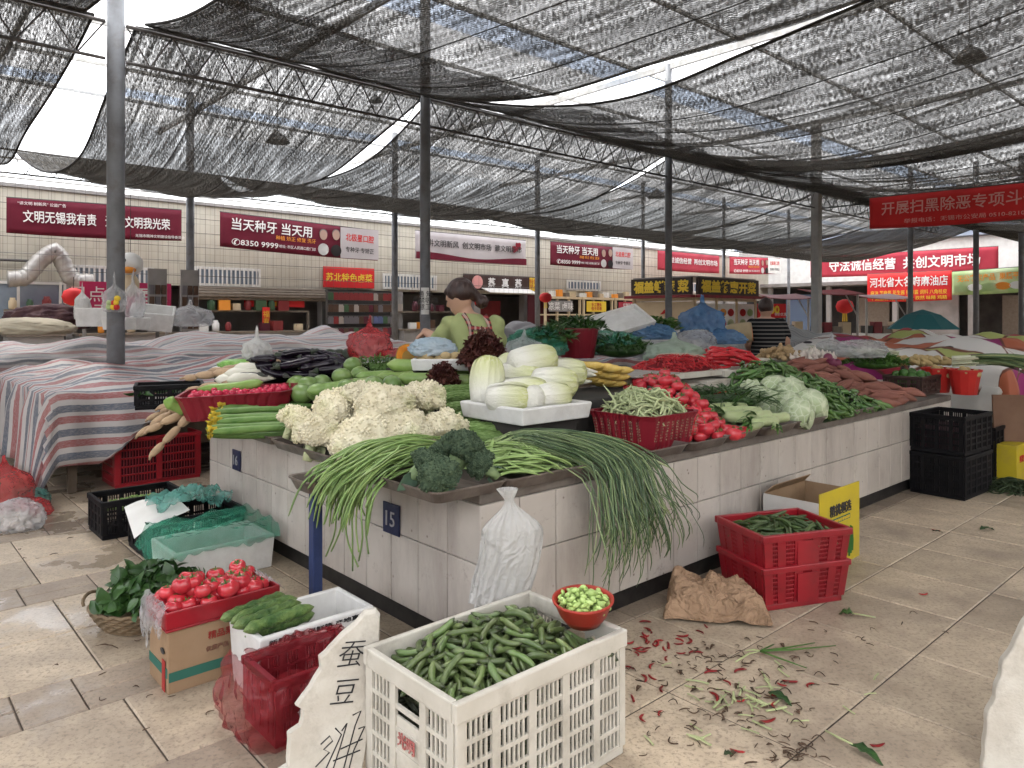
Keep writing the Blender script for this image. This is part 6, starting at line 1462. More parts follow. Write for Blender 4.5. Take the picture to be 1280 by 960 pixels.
# --- loofahs with yellow flowers
M_LOO = mat('loofah_skin', (.075, .155, .035), (.13, .22, .06), 14, .5, .4, .2, 50, .004, rand=.18)
loo = [pod(.56, .021, .06, 40 + k, 10, 16, lump=.03, prof=lambda t: min(1, (t * 12) ** .6, ((1 - t) * 8) ** .6) * (.8 + .25 * t)).mesh('loofah_body', M_LOO, True) for k in range(4)]
M_FLW = mat('yellow_flower', (.6, .42, .03), (.5, .38, .05), 20, .6, rand=.15, tl=.2)
def flower(seed):
    rnd = random.Random(seed); mb = MB()
    for k in range(9): join_at(mb, leaf(.035, .014, .8, .3, 4, wave=.5, seed=k), rotm(rnd.uniform(0, 6.28), -rnd.uniform(.1, 1.2)))
    return mb
flm = [flower(k).mesh('flower', M_FLW, True) for k in range(2)]
for k in range(13):
    lay = k // 5; x = (k % 5) * .058 + .03 * (lay % 2)
    tt_ = k / 12; p = PZ(326 + 4 * (k % 3), 541 - 36 * tt_, .765 + .085 * tt_ + .015 * (k % 2))
    rz = .27 + random.uniform(-.05, .05)
    o = empty('loofah', p, rz, 'slim green loofah with a yellow flower end beside the red basket', 'loofah', 'loofahs beside the radish basket')
    b_ = link_mesh('loofah_body', loo[k % 4], (0, 0, 0), parent=o); b_.rotation_euler = (pi, 0, pi if k % 2 else 0)
    for j in range(2): f = link_mesh('flower', flm[j], (-.25 - .012 * j, .012 * j, .01 * j), parent=o); f.rotation_euler = (random.uniform(-.5, .5), -1.4, j * 2)
# --- red basket of small radishes, tilted over the counter end
def basket(name, L, W, H, pos, rz, m, label, taper=.14, rot=None, cat='basket', flutes=9, windows=True):
    t = empty(name, pos, rz, label, cat); 
    if rot: t.rotation_euler = rot
    def per(z, o=0):
        k = 1 - taper * (1 - z / H); hx, hy, r = L / 2 * k - o, W / 2 * k - o, .04; pts = []
        seg = [((-hx + r, -hy), (hx - r, -hy)), ((hx, -hy + r), (hx, hy - r)), ((hx - r, hy), (-hx + r, hy)), ((-hx, hy - r), (-hx, -hy + r))]
        for (a, b_) in seg:
            a, b_ = Vector(a), Vector(b_); nn = 36 if abs(a.x - b_.x) > .01 else 26
            nrm = Vector(((b_ - a).y, -(b_ - a).x)).normalized()
            for i in range(nn): s = i / nn; wv = .0035 * (1 if (s * flutes) % 1 < .55 else -1) * (1 if 0 < z < H else 0); p = a.lerp(b_, s) + nrm * wv; pts.append(Vector((p.x, p.y, z)))
        return pts
    zs = [0, .015, H * .35, H * .7, H - .022]
    R = [per(z) for z in zs]; n = len(R[0]); mb = MB(); vs = [p for q in R for p in q]
    fs = []
    for i in range(len(R) - 1):
        for j in range(n):
            if windows and i in (1, 2, 3) and (j % 8) in (2, 3) : pass
            fs.append((i * n + j, i * n + (j + 1) % n, (i + 1) * n + (j + 1) % n, (i + 1) * n + j))
    mb.add(vs, fs + [tuple(range(n))[::-1]]); mb.build('fluted_body', m, t, solid=.004)
    rm = MB(); A, B, C_, D = per(H - .024, -.004), per(H, -.009), per(H, .008), per(H - .024, .006)
    rm.add(A + B + C_ + D, [(i * n + j, i * n + (j + 1) % n, ((i + 1) % 4) * n + (j + 1) % n, ((i + 1) % 4) * n + j) for i in range(4) for j in range(n)]); rm.build('rim', m, t, smooth=False)
    if windows:
        hl_ = MB(); 
        for sx in (-1, 1):
            for k in range(flutes):
                a = -L / 2 * .86 + (k + .8) * L * .86 / flutes
                for zz in range(7):
                    z = H * .25 + zz * H * .085; kk = 1 - taper * (1 - z / H); y = sx * (W / 2 * kk + .0045)
                    for q in (-.006, .006): hl_.box(a + q - .003, a + q + .003, min(y, y + .002 * sx), max(y, y + .002 * sx), z, z + H * .05)
        for k in range(int(flutes * .8)):
            a = -W / 2 * .8 + (k + .8) * W * .8 / (flutes * .8)
            for zz in range(7):
                z = H * .25 + zz * H * .085; kk = 1 - taper * (1 - z / H); x = (L / 2 * kk + .0045)
                for sx in (-1, 1):
                    for q in (-.006, .006): hl_.box(min(sx * x, sx * x + .002 * sx), max(sx * x, sx * x + .002 * sx), a + q - .003, a + q + .003, z, z + H * .05)
        hl_.build('pierced_holes', M_PIERCE, t)
    return t
M_PIERCE = mat('pierced_gap', (.30, .21, .14), (.12, .05, .04), 60, .7, lo=.45, hi=.55)
bp_ = PD(300, 506, 4.55); bp_.z = .795
basket('plastic_basket', .66, .36, .15, bp_, .16, M_DRPL, 'dark red plastic basket of small radishes jutting over the counter end', rot=(.06, -.05, .16), windows=False)
M_RAD = mat('radish_skin', (.42, .015, .05), (.5, .04, .08), 8, .25, .6, rand=.12)
radm = [MB().lathe([(.002, -.026), (.006, -.021), (.018, -.012), (.0215, .0), (.018, .012), (.006, .018), (.003, .02)], 14).mesh('radish', M_RAD, True)]
hp = Heap(bp_, .16, .31, .16, bp_.z + .10)
hp.drop(130, 'radish', radm, .015, .02, lambda x, y: bp_.z + .165 + .05 * (x + .1), 'small round red radish in the dark red basket', 'radish', 'small radishes in the dark red basket', up=True, margin=.03)
# --- lotus root / yam links hanging over the end
M_LOT = mat('lotus_root_skin', (.42, .30, .19), (.33, .225, .14), 8, .55, .35, .1, 40, .004, rand=.12, dirt=(.13, .085, .05), dscale=12, damt=.7)
def lotus(n, seed, r=.034, L=.15):
    rnd = random.Random(seed); pts = []; rs = []; x = 0
    for k in range(n):
        l = L * rnd.uniform(.8, 1.1) * (1 - .12 * k); rr = r * (1 - .13 * k)
        for t, q in ((0, .45), (.1, .78), (.3, 1), (.6, 1), (.88, .8), (1, .45)): pts.append((x + l * t, .02 * sin(x * 9 + seed), -.15 * x * x)); rs.append(rr * q)
        x += l + .004
    pts.append((x + .02, 0, -.15 * x * x)); rs.append(.006); return MB().tube(pts, rs, 12)
lotm = [lotus(3, k).mesh('lotus_root', M_LOT, True) for k in range(3)]
for k, (px, py, d, rz, ry, s) in enumerate((((262 + 18), 482, 4.75, 3.05, .12, 1), (250, 497, 4.65, 3.25, .2, 1.05), (238, 508, 4.55, 3.6, .38, 1), (215, 505, 4.6, 3.7, .55, .95), (218, 520, 4.5, 3.9, .75, .95), (275, 470, 4.85, 3.1, .05, 1), (228, 498, 4.7, 3.5, .4, .9), (300, 465, 4.95, 2.9, .02, 1.05), (330, 457, 5.0, 3.2, .05, .9))):
    o = link_mesh('lotus_root', lotm[k % 3], PD(px + 22, py - 4, d), scale=s * .9); o.rotation_euler = (random.uniform(-.4, .4), ry, rz)
    tag(o, 'jointed beige lotus root lying over the counter end', 'lotus root', 'lotus roots over the counter end')
bkc = slat_crate('vegetable_crate', .42, .3, .16, PD(212, 508, 5.0) , RZ * .6, M_BPL, 'black crate behind the lotus roots on the counter end', bays=(4, 3), rows=3, slots=4, rim=.03)
hp = Heap(PD(212, 508, 5.0), RZ * .6, .22, .15, PD(212, 508, 5.0).z + .10)
hp.drop(40, 'leaf_sprig', [leaf(.09, .014, .4, .3, 5).mesh('leaf_sprig', M_LEAF, True)], .04, .008, lambda x, y: PD(212, 508, 5.0).z + .19, 'narrow green leaf sprig heaped in the black crate behind lotus roots', 'leaf sprig', 'leaf sprigs in the small black crate', margin=.02)
ge = [(255, 519, .20), (290, 484, .3)]
M_GRN = mat('green_gourd_skin', (.16, .28, .05), (.22, .34, .09), 10, .4, .5, rand=.12)
for k, (px, py, d, L_, r_, lb) in enumerate(((288, 482, 4.6, .40, .033, 'long light green gourd lying on the radish basket rim'), (220, 508, 4.42, .16, .04, 'short green gourd end among the lotus roots'))):
    o = pod(L_, r_, .1, 7 + k, 12, 14, lump=.03, prof=lambda t: min(1, (t * 5) ** .7, ((1 - t) * 9) ** .6)).build('gourd', M_GRN, None, smooth=True, loc=PD(px, py, d)); o.rotation_euler = (0, -.1 if not k else .5, .15 if not k else .6); tag(o, lb, 'gourd')
# --- eggplants
M_EGG = mat('eggplant_skin', (.006, .003, .008), (.012, .007, .014), 6, .18, .6, rand=.2)
eggm = [pod(.26, .032, .1, 70 + k, 12, 14, lump=.02, prof=lambda t: min(1, (t * 4) ** .6, ((1 - t) * 9) ** .55) * (.75 + .35 * t)) for k in range(4)]
eggm = [e.mesh('eggplant', M_EGG, True) for e in eggm]
M_ECAP = mat('eggplant_cap', (.05, .04, .05), (.04, .06, .03), 10, .6); capm = MB().tube([(-.165, 0, 0), (-.14, 0, 0), (-.115, 0, 0), (-.10, 0, 0)], [.006, .008, .024, .021], 8).mesh('cap', M_ECAP, True)
be = PD(378, 470, 5.05); EZ = be.z
bed('foam_riser', 0, .8, 0, .45, 0, max(.1, EZ - .72), M_DARK, 'dark box raising the eggplants at the back of the counter', 'box').location = be + Vector((-.42, -.05, -(be.z - .72)))
hp = Heap(be, .1, .42, .28, EZ)
for o in hp.drop(48, 'eggplant', eggm, .12, .031, mound(.16, .48, .36, EZ + .03), 'glossy black eggplant in the heap behind the radish basket', 'eggplant', 'eggplants heaped behind the radishes', ang=lambda x, y, r: r.gauss(0, .35) + (pi if r.random() < .5 else 0), margin=.06, tiltmax=.4): link_mesh('cap', capm, (0, 0, 0), parent=o)
# --- gourds, courgettes, bottle gourds
M_ZUC = mat('courgette_skin', (.19, .30, .075), (.27, .37, .12), 16, .32, .8, rand=.14, hue=.01)
M_RGD = mat('round_gourd_skin', (.14, .24, .065), (.20, .29, .09), 12, .28, .8, rand=.14)
zucm = [pod(.30, .038, .06, 90 + k, 12, 14, lump=.02, prof=lambda t: min(1, (t * 7) ** .6, ((1 - t) * 9) ** .5) * (.85 + .2 * t)).mesh('courgette', M_ZUC, True) for k in range(3)]
rgm = [MB().ico((0, 0, 0), .062, 3, sc=(1.18, 1, .95), fn=lambda d, k=k: 1 + .05 * nz(d, 2, k)).mesh('round_gourd', M_RGD, True) for k in range(2)]
for k, (px, py, d, rz, s) in enumerate(((520, 457, 4.75, .15, 1.25), (530, 473, 4.62, .1, 1.15), (470, 470, 4.7, .5, .9), (560, 476, 4.6, -.05, 1.1), (500, 470, 4.68, .4, 1), (545, 487, 4.45, -.2, .75), (420, 484, 4.4, .45, 1.15), (480, 485, 4.5, .3, .9), (570, 462, 4.8, .2, .9), (445, 478, 4.5, .2, .8))):
    o = link_mesh('courgette', zucm[k % 3], PD(px, py, d), scale=s); o.rotation_euler = (random.uniform(-1, 1), random.uniform(-.08, .08), rz); tag(o, 'pale green courgette lying in the heap behind the cauliflowers', 'courgette', 'courgettes behind the cauliflowers')
for k, (px, py, d) in enumerate(((427, 470, 4.6), (441, 457, 4.85), (378, 492, 4.5), (385, 481, 4.65), (467, 482, 4.42), (402, 478, 4.7), (396, 490, 4.45), (372, 481, 4.8), (450, 468, 4.75), (410, 490, 4.4), (435, 484, 4.4), (490, 480, 4.5))):
    o = link_mesh('round_gourd', rgm[k % 2], PD(px, py, d), rz=k * 1.3, scale=.85 + .2 * ((k * 7) % 5) / 4); tag(o, 'round bright green gourd in the heap between eggplants and cauliflowers', 'gourd', 'round gourds behind the cauliflowers')
mnd = MB().grid(lambda a, b: UV(1.9 + 1.02 * a, 3.3 + 1.8 * b, ZC + .004 + .16 * sin(pi * min(1, .15 + b)) * sin(pi * min(.9, .2 + a * .75)) + .015 * noise.noise(Vector((a * 9, b * 12, 2)))), 20, 30).build('sacking_mound', mat('dark_sacking', (.06, .06, .045), (.09, .085, .06), 8, .9), None, smooth=True); tag(mnd, 'dark sacking bunched under the gourds and cauliflowers', 'sacking')
# small back pieces: peas tray, daikon, white bag, net of greens
pt = foam_box(.3, .2, .05, PD(298, 466, 5.15), .1, 'shallow foam tray of peas at the back counter end', wall=.012)
pm2 = MB().ico((0, 0, 0), .13, 3, sc=(1, .65, .32), fn=lambda d: 1 + .12 * nz(d, 6) + .05 * nz(d, 18)).build('pea_bag', mat('bag_of_peas', (.14, .32, .05), (.22, .42, .1), 50, .3, .6, .6, 70), None, smooth=True, loc=PD(296, 456, 5.1), rz=.1); tag(pm2, 'clear packed bag of bright green peas at the back counter end', 'bag of peas')
M_DAI = mat('daikon_skin', (.66, .64, .56), (.58, .57, .46), 6, .4, .5, rand=.06)
daim = [pod(.32, .042, .08, 120 + k, 12, 12, lump=.02, prof=lambda t: min(1, (t * 6) ** .6) * (1 - t ** 2.5 * .85)).mesh('daikon', M_DAI, True) for k in range(2)]
for k, (px, py, d, rz) in enumerate(((312, 466, 4.85, .5), (322, 461, 4.9, .3), (300, 474, 4.8, .15), (314, 474, 4.75, .7))): tag(link_mesh('daikon', daim[k % 2], PD(px, py, d), rz=rz), 'white daikon radish left of the eggplants', 'daikon', 'daikons left of the eggplants')
bag(PD(321, 451, 5.2), .10, .09, .17, M_WHBAG, 'small knotted white bag behind the daikons', 31, knot=.5)
M_HERB = mat('fine_herb', (.06, .13, .03), (.11, .2, .05), 20, .6, rand=.2, tl=.1)
def herb(pos, sx, sy, h, n, seed, m, label, cat='herbs', name='herb_heap', ll=.06, lw=.008, wave=0., up=.5, group=None, nseg=3):
    rnd = random.Random(seed); mb = MB()
    for k in range(n):
        q = rnd.uniform(0, 6.28); r = sqrt(rnd.random()); x, y = r * cos(q), r * sin(q); z = h * (1 - r ** 2.2) * rnd.uniform(.55, 1.0)
        join_at(mb, leaf(ll * rnd.uniform(.6, 1.3), lw * rnd.uniform(.7, 1.3), rnd.uniform(0, .6), .3, nseg, wave=wave, seed=k), Matrix.Translation((x * sx, y * sy, z)) @ rotm(q + rnd.uniform(-1, 1), -rnd.uniform(-.3, up * 2), rnd.uniform(-.8, .8)))
    core = MB().ico((0, 0, 0), 1, 3, sc=(sx * .72, sy * .72, h * .55), fn=lambda d: 1 + .12 * nz(d, 3, seed))
    o = mb.build(name, m, None, smooth=True, loc=pos); tag(o, label, cat, group)
    core.build('inner_leaves', m, o, smooth=True); return o
herb(PD(470, 462, 5.1), .26, .16, .09, 340, 3, M_HERB, 'low heap of fine green herbs before the red plastic bag', ll=.05, lw=.005)
bag(PD(462, 447, 5.3), .15, .13, .24, M_RDBAG, 'red plastic bag left of the woman', 41, knot=.3); bag(PD(500, 446, 5.25), .16, .1, .06, M_RDBAG, 'flat red plastic flap beside the pumpkin half', 44)
for k, (px, py, d) in enumerate(((412, 447, 5.35), (424, 447, 5.4), (436, 446, 5.4))): tag(MB().ico((0, 0, 0), .065, 3).build('dark_melon', mat('dark_melon_skin', (.02, .03, .02), (.035, .05, .03), 10, .4), None, smooth=True, loc=PD(px, py, d)), 'dark green melon behind the eggplants', 'melon', 'dark melons behind the eggplants')
# --- bitter gourds
def bitter_mat():
    m, nt, b = nodes('bitter_gourd_skin'); co = coords(nt)
    vo = N(nt, 'ShaderNodeTexNoise'); mp = coords(nt, 'Object', (1, 4, 4)); vo.inputs['Scale'].default_value = 34; nt.links.new(mp, vo.inputs['Vector'])
    col = mixc(nt, ramp(nt, vo.outputs['Fac'], [(.4, 0.), (.6, 1.)]), (.11, .20, .045), (.22, .33, .11)); add_bump(nt, b, vo.outputs['Fac'], 1., .012)
    return finish(m, nt, b, col, .4, .5, rand=.12)
M_BIT = bitter_mat()
def bitg(s):
    mb = pod(.33, .034, .07, s, 20, 26, lump=.03, prof=lambda t: min(1, (t * 4) ** .7, ((1 - t) * 4) ** .8))
    n = 20
    mb.v = [tuple(Vector(p)) if 1 else p for p in mb.v]; c = []
    for i, p in enumerate(mb.v):
        row, j = divmod(i, n); k = 1 + .10 * (j % 2) + .05 * sin(row * 2.1 + j * 2); ctr_ = Vector((p[0], sum(mb.v[row * n + q][1] for q in range(n)) / n, sum(mb.v[row * n + q][2] for q in range(n)) / n)); c.append(tuple(ctr_ + (Vector(p) - ctr_) * k))
    mb.v = c; return mb
bitm = [bitg(130 + k).mesh('bitter_gourd', M_BIT, True) for k in range(3)]
for k, (px, py, d, rz, s) in enumerate(((574, 487, 4.35, .42, .95), (582, 497, 4.25, .3, 1), (585, 510, 4.1, .1, 1.0), (600, 522, 3.95, .05, 1.05), (612, 535, 3.8, -.05, 1.1), (620, 524, 3.9, .15, .95), (598, 540, 3.8, .1, 1), (570, 502, 4.25, .3, .9), (590, 528, 3.95, .2, .95), (606, 548, 3.75, 0, 1))):
    o = link_mesh('bitter_gourd', bitm[k % 3], PD(px, py, d), scale=s); o.rotation_euler = (k, 0, rz); tag(o, 'knobbly bright green bitter gourd beside the cauliflowers', 'bitter gourd', 'bitter gourds beside the cauliflowers')
# --- foam tray of Chinese cabbages on a dark riser
bed('plastic_riser', 2.46, 2.86, 2.66, 3.06, ZC + .002, .865, M_DARK, 'dark upturned crate under the cabbage tray', 'crate')
foam_box(.50, .49, .085, UV(2.65, 2.83, .868), RZ, 'white foam tray holding the Chinese cabbages', wall=.03)
def napa_mat():
    m, nt, b = nodes('chinese_cabbage_leaf'); co = coords(nt); s = N(nt, 'ShaderNodeSeparateXYZ'); nt.links.new(co, s.inputs[0])
    t = ramp(nt, math_node(nt, 'MULTIPLY_ADD', s.outputs[0], 3.2), [(.25, 0.), (.95, 1.)]); t.node.inputs[0].links[0].from_node.inputs[2].default_value = .5
    w_ = noise_tex(nt, coords(nt, 'Object', (3, 22, 22)), 3.0, 5, .6, .8)
    col = mixc(nt, t, (.72, .71, .64), (.50, .53, .20)); col = mixc(nt, math_node(nt, 'MULTIPLY', ramp(nt, w_, [(.45, 0.), (.6, .75)]), t), col, (.66, .66, .48))
    add_bump(nt, b, w_, .6, .02)
    return finish(m, nt, b, col, .4, .4, rand=.06)
M_NAP = napa_mat()
def napa(seed):
    mb = MB(); 
    prof = [(.004, -.155), (.045, -.148), (.066, -.12), (.077, -.05), (.081, .02), (.075, .09), (.058, .135), (.03, .158), (.006, .165)]
    mb.lathe([(r * .93, z) for r, z in prof], 26, Matrix.Rotation(pi / 2, 4, 'Y'), fn=lambda q, z: 1 + .03 * sin(q * 3 + seed) + .02 * sin(q * 7 + z * 40))
    for k in range(6):
        q0 = k * 1.047 + seed; lf_ = MB()
        def P(a, b, q0=q0, k=k):
            i = b * (len(prof) - 1.01); r = prof[int(i)][0] * (1 - i % 1) + prof[int(i) + 1][0] * (i % 1); z = prof[int(i)][1] * (1 - i % 1) + prof[int(i) + 1][1] * (i % 1)
            q = q0 + (a - .5) * 1.7; rr = r * (1.0 + .03 * (k % 2)) + .007 + .006 * abs(2 * a - 1) * b + .006 * sin(a * 26 + k) * b * abs(2 * a - 1)
            return Vector((z, rr * cos(q), rr * sin(q)))
        mb.grid(P, 14, 12)
    return mb
napm = [napa(k).mesh('chinese_cabbage', M_NAP, True) for k in range(3)]
NP = [(609, 478, 3.95, 1.35, -.1, 1.08, -1.15), (650, 472, 4.1, -.45, .1, 1.0, 0), (655, 491, 3.85, -.25, 0., .98, 0), (692, 478, 4.0, .15, .05, 1, 0), (665, 452, 4.15, .35, -.12, 1.12, 0), (635, 497, 3.72, -.1, .0, .92, 0), (668, 498, 3.75, 1.2, .1, .8, 0), (690, 495, 3.8, .6, 0., .82, 0), (630, 466, 4.25, .9, 0, .95, -.7), (705, 466, 4.3, .2, 0, 1, 0)]
for k, (px, py, d, rz, ry, s, t_) in enumerate(NP):
    o = link_mesh('chinese_cabbage', napm[k % 3], PD(px, py, d), scale=(s * .82, s * .95, s * .95)); o.rotation_euler = (k * .9, ry + t_, rz); tag(o, 'pale Chinese cabbage with yellow-green tip heaped on the foam tray', 'cabbage', 'Chinese cabbages on the foam tray')
# white leeks roots and yellow corn behind
M_CORN = mat('yellow_corn', (.58, .38, .07), (.66, .48, .16), 40, .5, .4, .5, 120, .004, rand=.1)
crm = [pod(.24, .026, .04, 140 + k, 10, 12, lump=.03, prof=lambda t: min(1, (t * 6) ** .6, ((1 - t) * 5) ** .7)).mesh('corn_cob', M_CORN, True) for k in range(2)]
for k in range(12): tag(link_mesh('corn_cob', crm[k % 2], PD(728 + 11 * (k % 4) + 4 * (k // 4), 472 - 8 * (k // 4) + 2 * (k % 4), 4.75 - .05 * (k // 4)), rz=-.5 + .2 * sin(k * 3)), 'peeled yellow corn cob behind the Chinese cabbages', 'corn cob', 'corn cobs behind the cabbages')
for k in range(8): tag(link_mesh('daikon', daim[k % 2], PD(700 + 8 * (k % 4), 468 - 8 * (k // 4) + (k % 3) * 4, 4.6), rz=-.6 + .3 * sin(k), scale=.75), 'short white radish between the cabbages and the corn', 'daikon', 'white radishes beside the corn')
bed('plastic_riser', 2.95, 3.75, 2.78, 3.28, ZC + .002, .93, M_DARK, 'dark riser box under the corn and white radishes', 'box')
# --- red basket of pale beans
basket('plastic_basket', .45, .43, .175, UV(3.19, 2.475, ZT_ + .012), RZ, M_DRPL, 'pierced dark red basket heaped with pale green beans')
M_PBN = mat('pale_bean_skin', (.33, .38, .19), (.42, .46, .27), 16, .5, .4, rand=.14)
hp = Heap(UV(3.19, 2.475, 0), RZ, .205, .195, ZT_ + .12).fill(mound(.10, .22, .21, ZT_ + .12))
hp.drop(260, 'pale_bean', [pod(.13, .0066, .35, 150 + k, 6, 9, flat=.85, lump=.12).mesh('pale_bean', M_PBN, True) for k in range(6)], .058, .0066, mound(.13, .26, .25, ZT_ + .165), 'pale green bean heaped in the dark red basket', 'bean', 'pale beans in the red basket', margin=.025)
for k, (px, py, rz) in enumerate(((812, 577, -.3), (765, 505, 1.9))):
    o = pod(.24, .005, .3, 170 + k, 6, 12).build('string_bean', M_PBN, None, smooth=True, loc=PD(px, py, 3.55 if not k else 3.9)); o.rotation_euler = (.3, .35 if not k else -.9, rz); tag(o, 'single pale bean hanging off the tray edge' if not k else 'single pale bean sticking out of the red basket', 'bean')
# --- tomatoes right of the basket
def tgt(x, y): return ZS_ + .06 + .26 * max(0, min(1, (y + .36) / .6)) * max(.35, 1 - (x / .27) ** 2)
hp = Heap(UV(3.70, 2.60, 0), RZ - .5, .19, .43, ZS_).fill(lambda x, y: tgt(x, y) - .06)
tomatoes(hp, 80, lambda x, y: tgt(x, y) + .04, 'red tomato in the heap right of the dark red basket', 'tomatoes right of the red basket', scale=(.95, 1.25), margin=.03)
hp = Heap(UV(3.74, 2.26, 0), RZ, .12, .08, ZS_); tomatoes(hp, 4, lambda x, y: ZS_ + .05, 'red tomato in the small tray right of the heap', 'tomatoes in the small tray', scale=(1., 1.2), margin=.03)
# --- lettuce stalks (celtuce), scallions, cabbages
M_CEL = mat('celtuce_stem', (.30, .36, .17), (.38, .44, .24), 10, .45, rand=.1, dirt=(.2, .16, .09), dscale=10, damt=.6)
celm = [pod(.30, .034, .05, 180 + k, 10, 12, lump=.05, prof=lambda t: min(1, (t * 8) ** .5, ((1 - t) * 14) ** .5) * (.8 + .3 * (1 - abs(t - .5)))).mesh('stem', M_CEL, True) for k in range(2)]
for k, (px, py, d, rz, s) in enumerate(((925, 515, 4.55, .1, 1), (935, 520, 4.42, .15, 1.1), (955, 528, 4.3, .5, .8), (965, 522, 4.45, .4, .9), (910, 510, 4.65, .2, .95), (945, 532, 4.22, .9, .6), (970, 533, 4.25, 1.3, .55))):
    o = empty('celtuce', PD(px, py, d), rz, 'pale green lettuce stalk between the tomatoes and cabbages', 'lettuce stalk', 'lettuce stalks by the cabbages'); o.scale = (s,) * 3
    link_mesh('stem', celm[k % 2], (0, 0, 0), parent=o)
    l_ = MB()
    if k == 0: [join_at(l_, leaf(.14, .016, .5, .3, 5), Matrix.Translation((-.13, 0, .01)) @ rotm(pi + .5 * sin(j * 2.3), -.2 * j + .3)) for j in range(5)]; ct_m = l_.mesh('leaves', M_LEAF2, True)
    link_mesh('leaves', ct_m, (0, 0, 0), parent=o)
def cab_mat():
    m, nt, b = nodes('round_cabbage_leaf'); co = coords(nt)
    v = N(nt, 'ShaderNodeTexVoronoi'); v.feature = 'DISTANCE_TO_EDGE'; v.inputs['Scale'].default_value = 22; nt.links.new(co, v.inputs['Vector'])
    col = mixc(nt, ramp(nt, noise_tex(nt, co, 9, 4), [(.35, 0.), (.65, 1.)]), (.32, .40, .22), (.43, .49, .32)); col = mixc(nt, ramp(nt, v.outputs['Distance'], [(.01, .75), (.09, 0.)]), col, (.58, .62, .46))
    add_bump(nt, b, v.outputs['Distance'], .5, .006)
    return finish(m, nt, b, col, .45, .4, rand=.1)
M_CAB = cab_mat()
def cabbage(seed):
    rnd = random.Random(seed); mb = MB().ico((0, 0, 0), .083, 4, fn=lambda d: 1 + .03 * nz(d, 3, seed))
    for k in range(7):
        M = rotm(rnd.uniform(0, 6.28), rnd.uniform(0, 6.28), rnd.uniform(0, 6.28))
        def P(a, b, k=k):
            th = (a - .5) * 2.2; ph = (b - .5) * 2.0; r = .086 + .0028 * k + .012 * max(0, b - .7) * 3 * (1 + .6 * sin(a * 14 + k)) + .004 * cos(a * pi * 2) * 0
            return M @ Vector((r * cos(ph) * sin(th), r * cos(ph) * cos(th), r * sin(ph)))
        mb.grid(P, 12, 10)
    return mb
cabm = [cabbage(k).mesh('round_cabbage', M_CAB, True) for k in range(3)]
for k, (px, py, d, s) in enumerate(((950, 500, 4.95, 1.0), (968, 488, 5.1, 1.05), (988, 492, 5.0, 1.15), (1012, 507, 4.85, 1.1), (998, 518, 4.65, 1.0), (962, 505, 4.85, .95), (985, 508, 4.8, .95), (940, 492, 5.1, .9))): tag(link_mesh('round_cabbage', cabm[k % 3], PD(px, py, d), quat=Quaternion((.3, .5, .2, k * .7)).normalized(), scale=s), 'pale green round cabbage on the middle of the counter front', 'cabbage', 'round cabbages on the counter front')
herb(PD(905, 503, 4.85), .28, .2, .10, 260, 12, M_LEAF, 'dark tangle of scallion greens behind the lettuce stalks', cat='scallions', name='scallion_heap', ll=.16, lw=.006, up=.3)
# --- green peppers heap
M_GPP = mat('green_pepper_skin', (.048, .11, .024), (.10, .18, .045), 10, .25, .9, rand=.28, hue=.015)
gpm = [pod(.125, .0135, .22, 200 + k, 8, 11, lump=.09, prof=lambda t: min(1, (t * 6) ** .6) * (1 - .75 * t ** 2)).mesh('green_pepper', M_GPP, True) for k in range(7)]
hp = Heap(UV(5.25, 2.62, 0), RZ, .52, .46, ZS_)
def gpt(x, y): return ZS_ + .05 + .31 * max(0, 1 - ((x - .05) / .6) ** 2) * max(0, min(1, (y + .5) / .75)) ** .9
hp.fill(lambda x, y: gpt(x, y) - .085)
hp.drop(295, 'green_pepper', gpm, .056, .0145, lambda x, y: gpt(x, y) + .02, 'long green pepper in the tall heap right of the cabbages', 'pepper', 'green peppers right of the cabbages', cand=12, margin=.03, scale=(.9, 1.4))
mnd = MB().grid(lambda a, b: UV(4.74 + 1.02 * a, 2.2 + .95 * b, max(ZC + .003, gpt((a - .5) * 1.02, (b - .45) * .98) - .09)), 24, 24).build('green_sacking', mat('green_sacking', (.03, .06, .02), (.045, .08, .03), 10, .9), None, smooth=True); tag(mnd, 'green sacking bunched beneath the green peppers', 'sacking')
# --- sweet potatoes, crate of round peppers, buckets
M_SWP = mat('sweet_potato_skin', (.20, .08, .062), (.27, .115, .085), 9, .6, .3, .15, 40, .004, rand=.15, dirt=(.14, .07, .05), dscale=9, damt=.6)
swm = [pod(.24, .034, .12, 220 + k, 10, 12, lump=.07, prof=lambda t: (sin(pi * min(.995, max(.005, t))) ** .75)).mesh('sweet_potato', M_SWP, True) for k in range(5)]
swt = lambda x, y: ZS_ + .05 + .26 * max(0, 1 - ((x + .05) / .55) ** 2) * max(0, min(1, (y + .5) / .8))
hp = Heap(UV(6.22, 2.68, 0), RZ, .42, .5, ZS_).fill(lambda x, y: swt(x, y) - .1)
hp.drop(80, 'sweet_potato', swm, .11, .034, lambda x, y: swt(x, y) + .03, 'red-skinned sweet potato in the heap right of the peppers', 'sweet potato', 'sweet potatoes right of the peppers', ang=lambda x, y, r: r.gauss(-.75, .3), margin=.05)
pcp = PD(1140, 496, 6.6); pcp.z = ZC + .005
slat_crate('vegetable_crate', .46, .32, .17, pcp, RZ, mat('dark_brown_plastic', (.035, .018, .015), (.05, .028, .022), 6, .5), 'dark brown crate of round green peppers at the far counter end', bays=(4, 3), rows=3, slots=4, rim=.03)
M_BEL = mat('bell_pepper_skin', (.035, .10, .02), (.07, .16, .035), 6, .25, .6, rand=.25)
belm = [MB().lathe([(.003, .045), (.02, .052), (.036, .04), (.04, .01), (.034, -.03), (.022, -.045), (.004, -.04)], 20, fn=lambda q, z: 1 + .10 * cos(4 * q)).mesh('bell_pepper', M_BEL, True)]
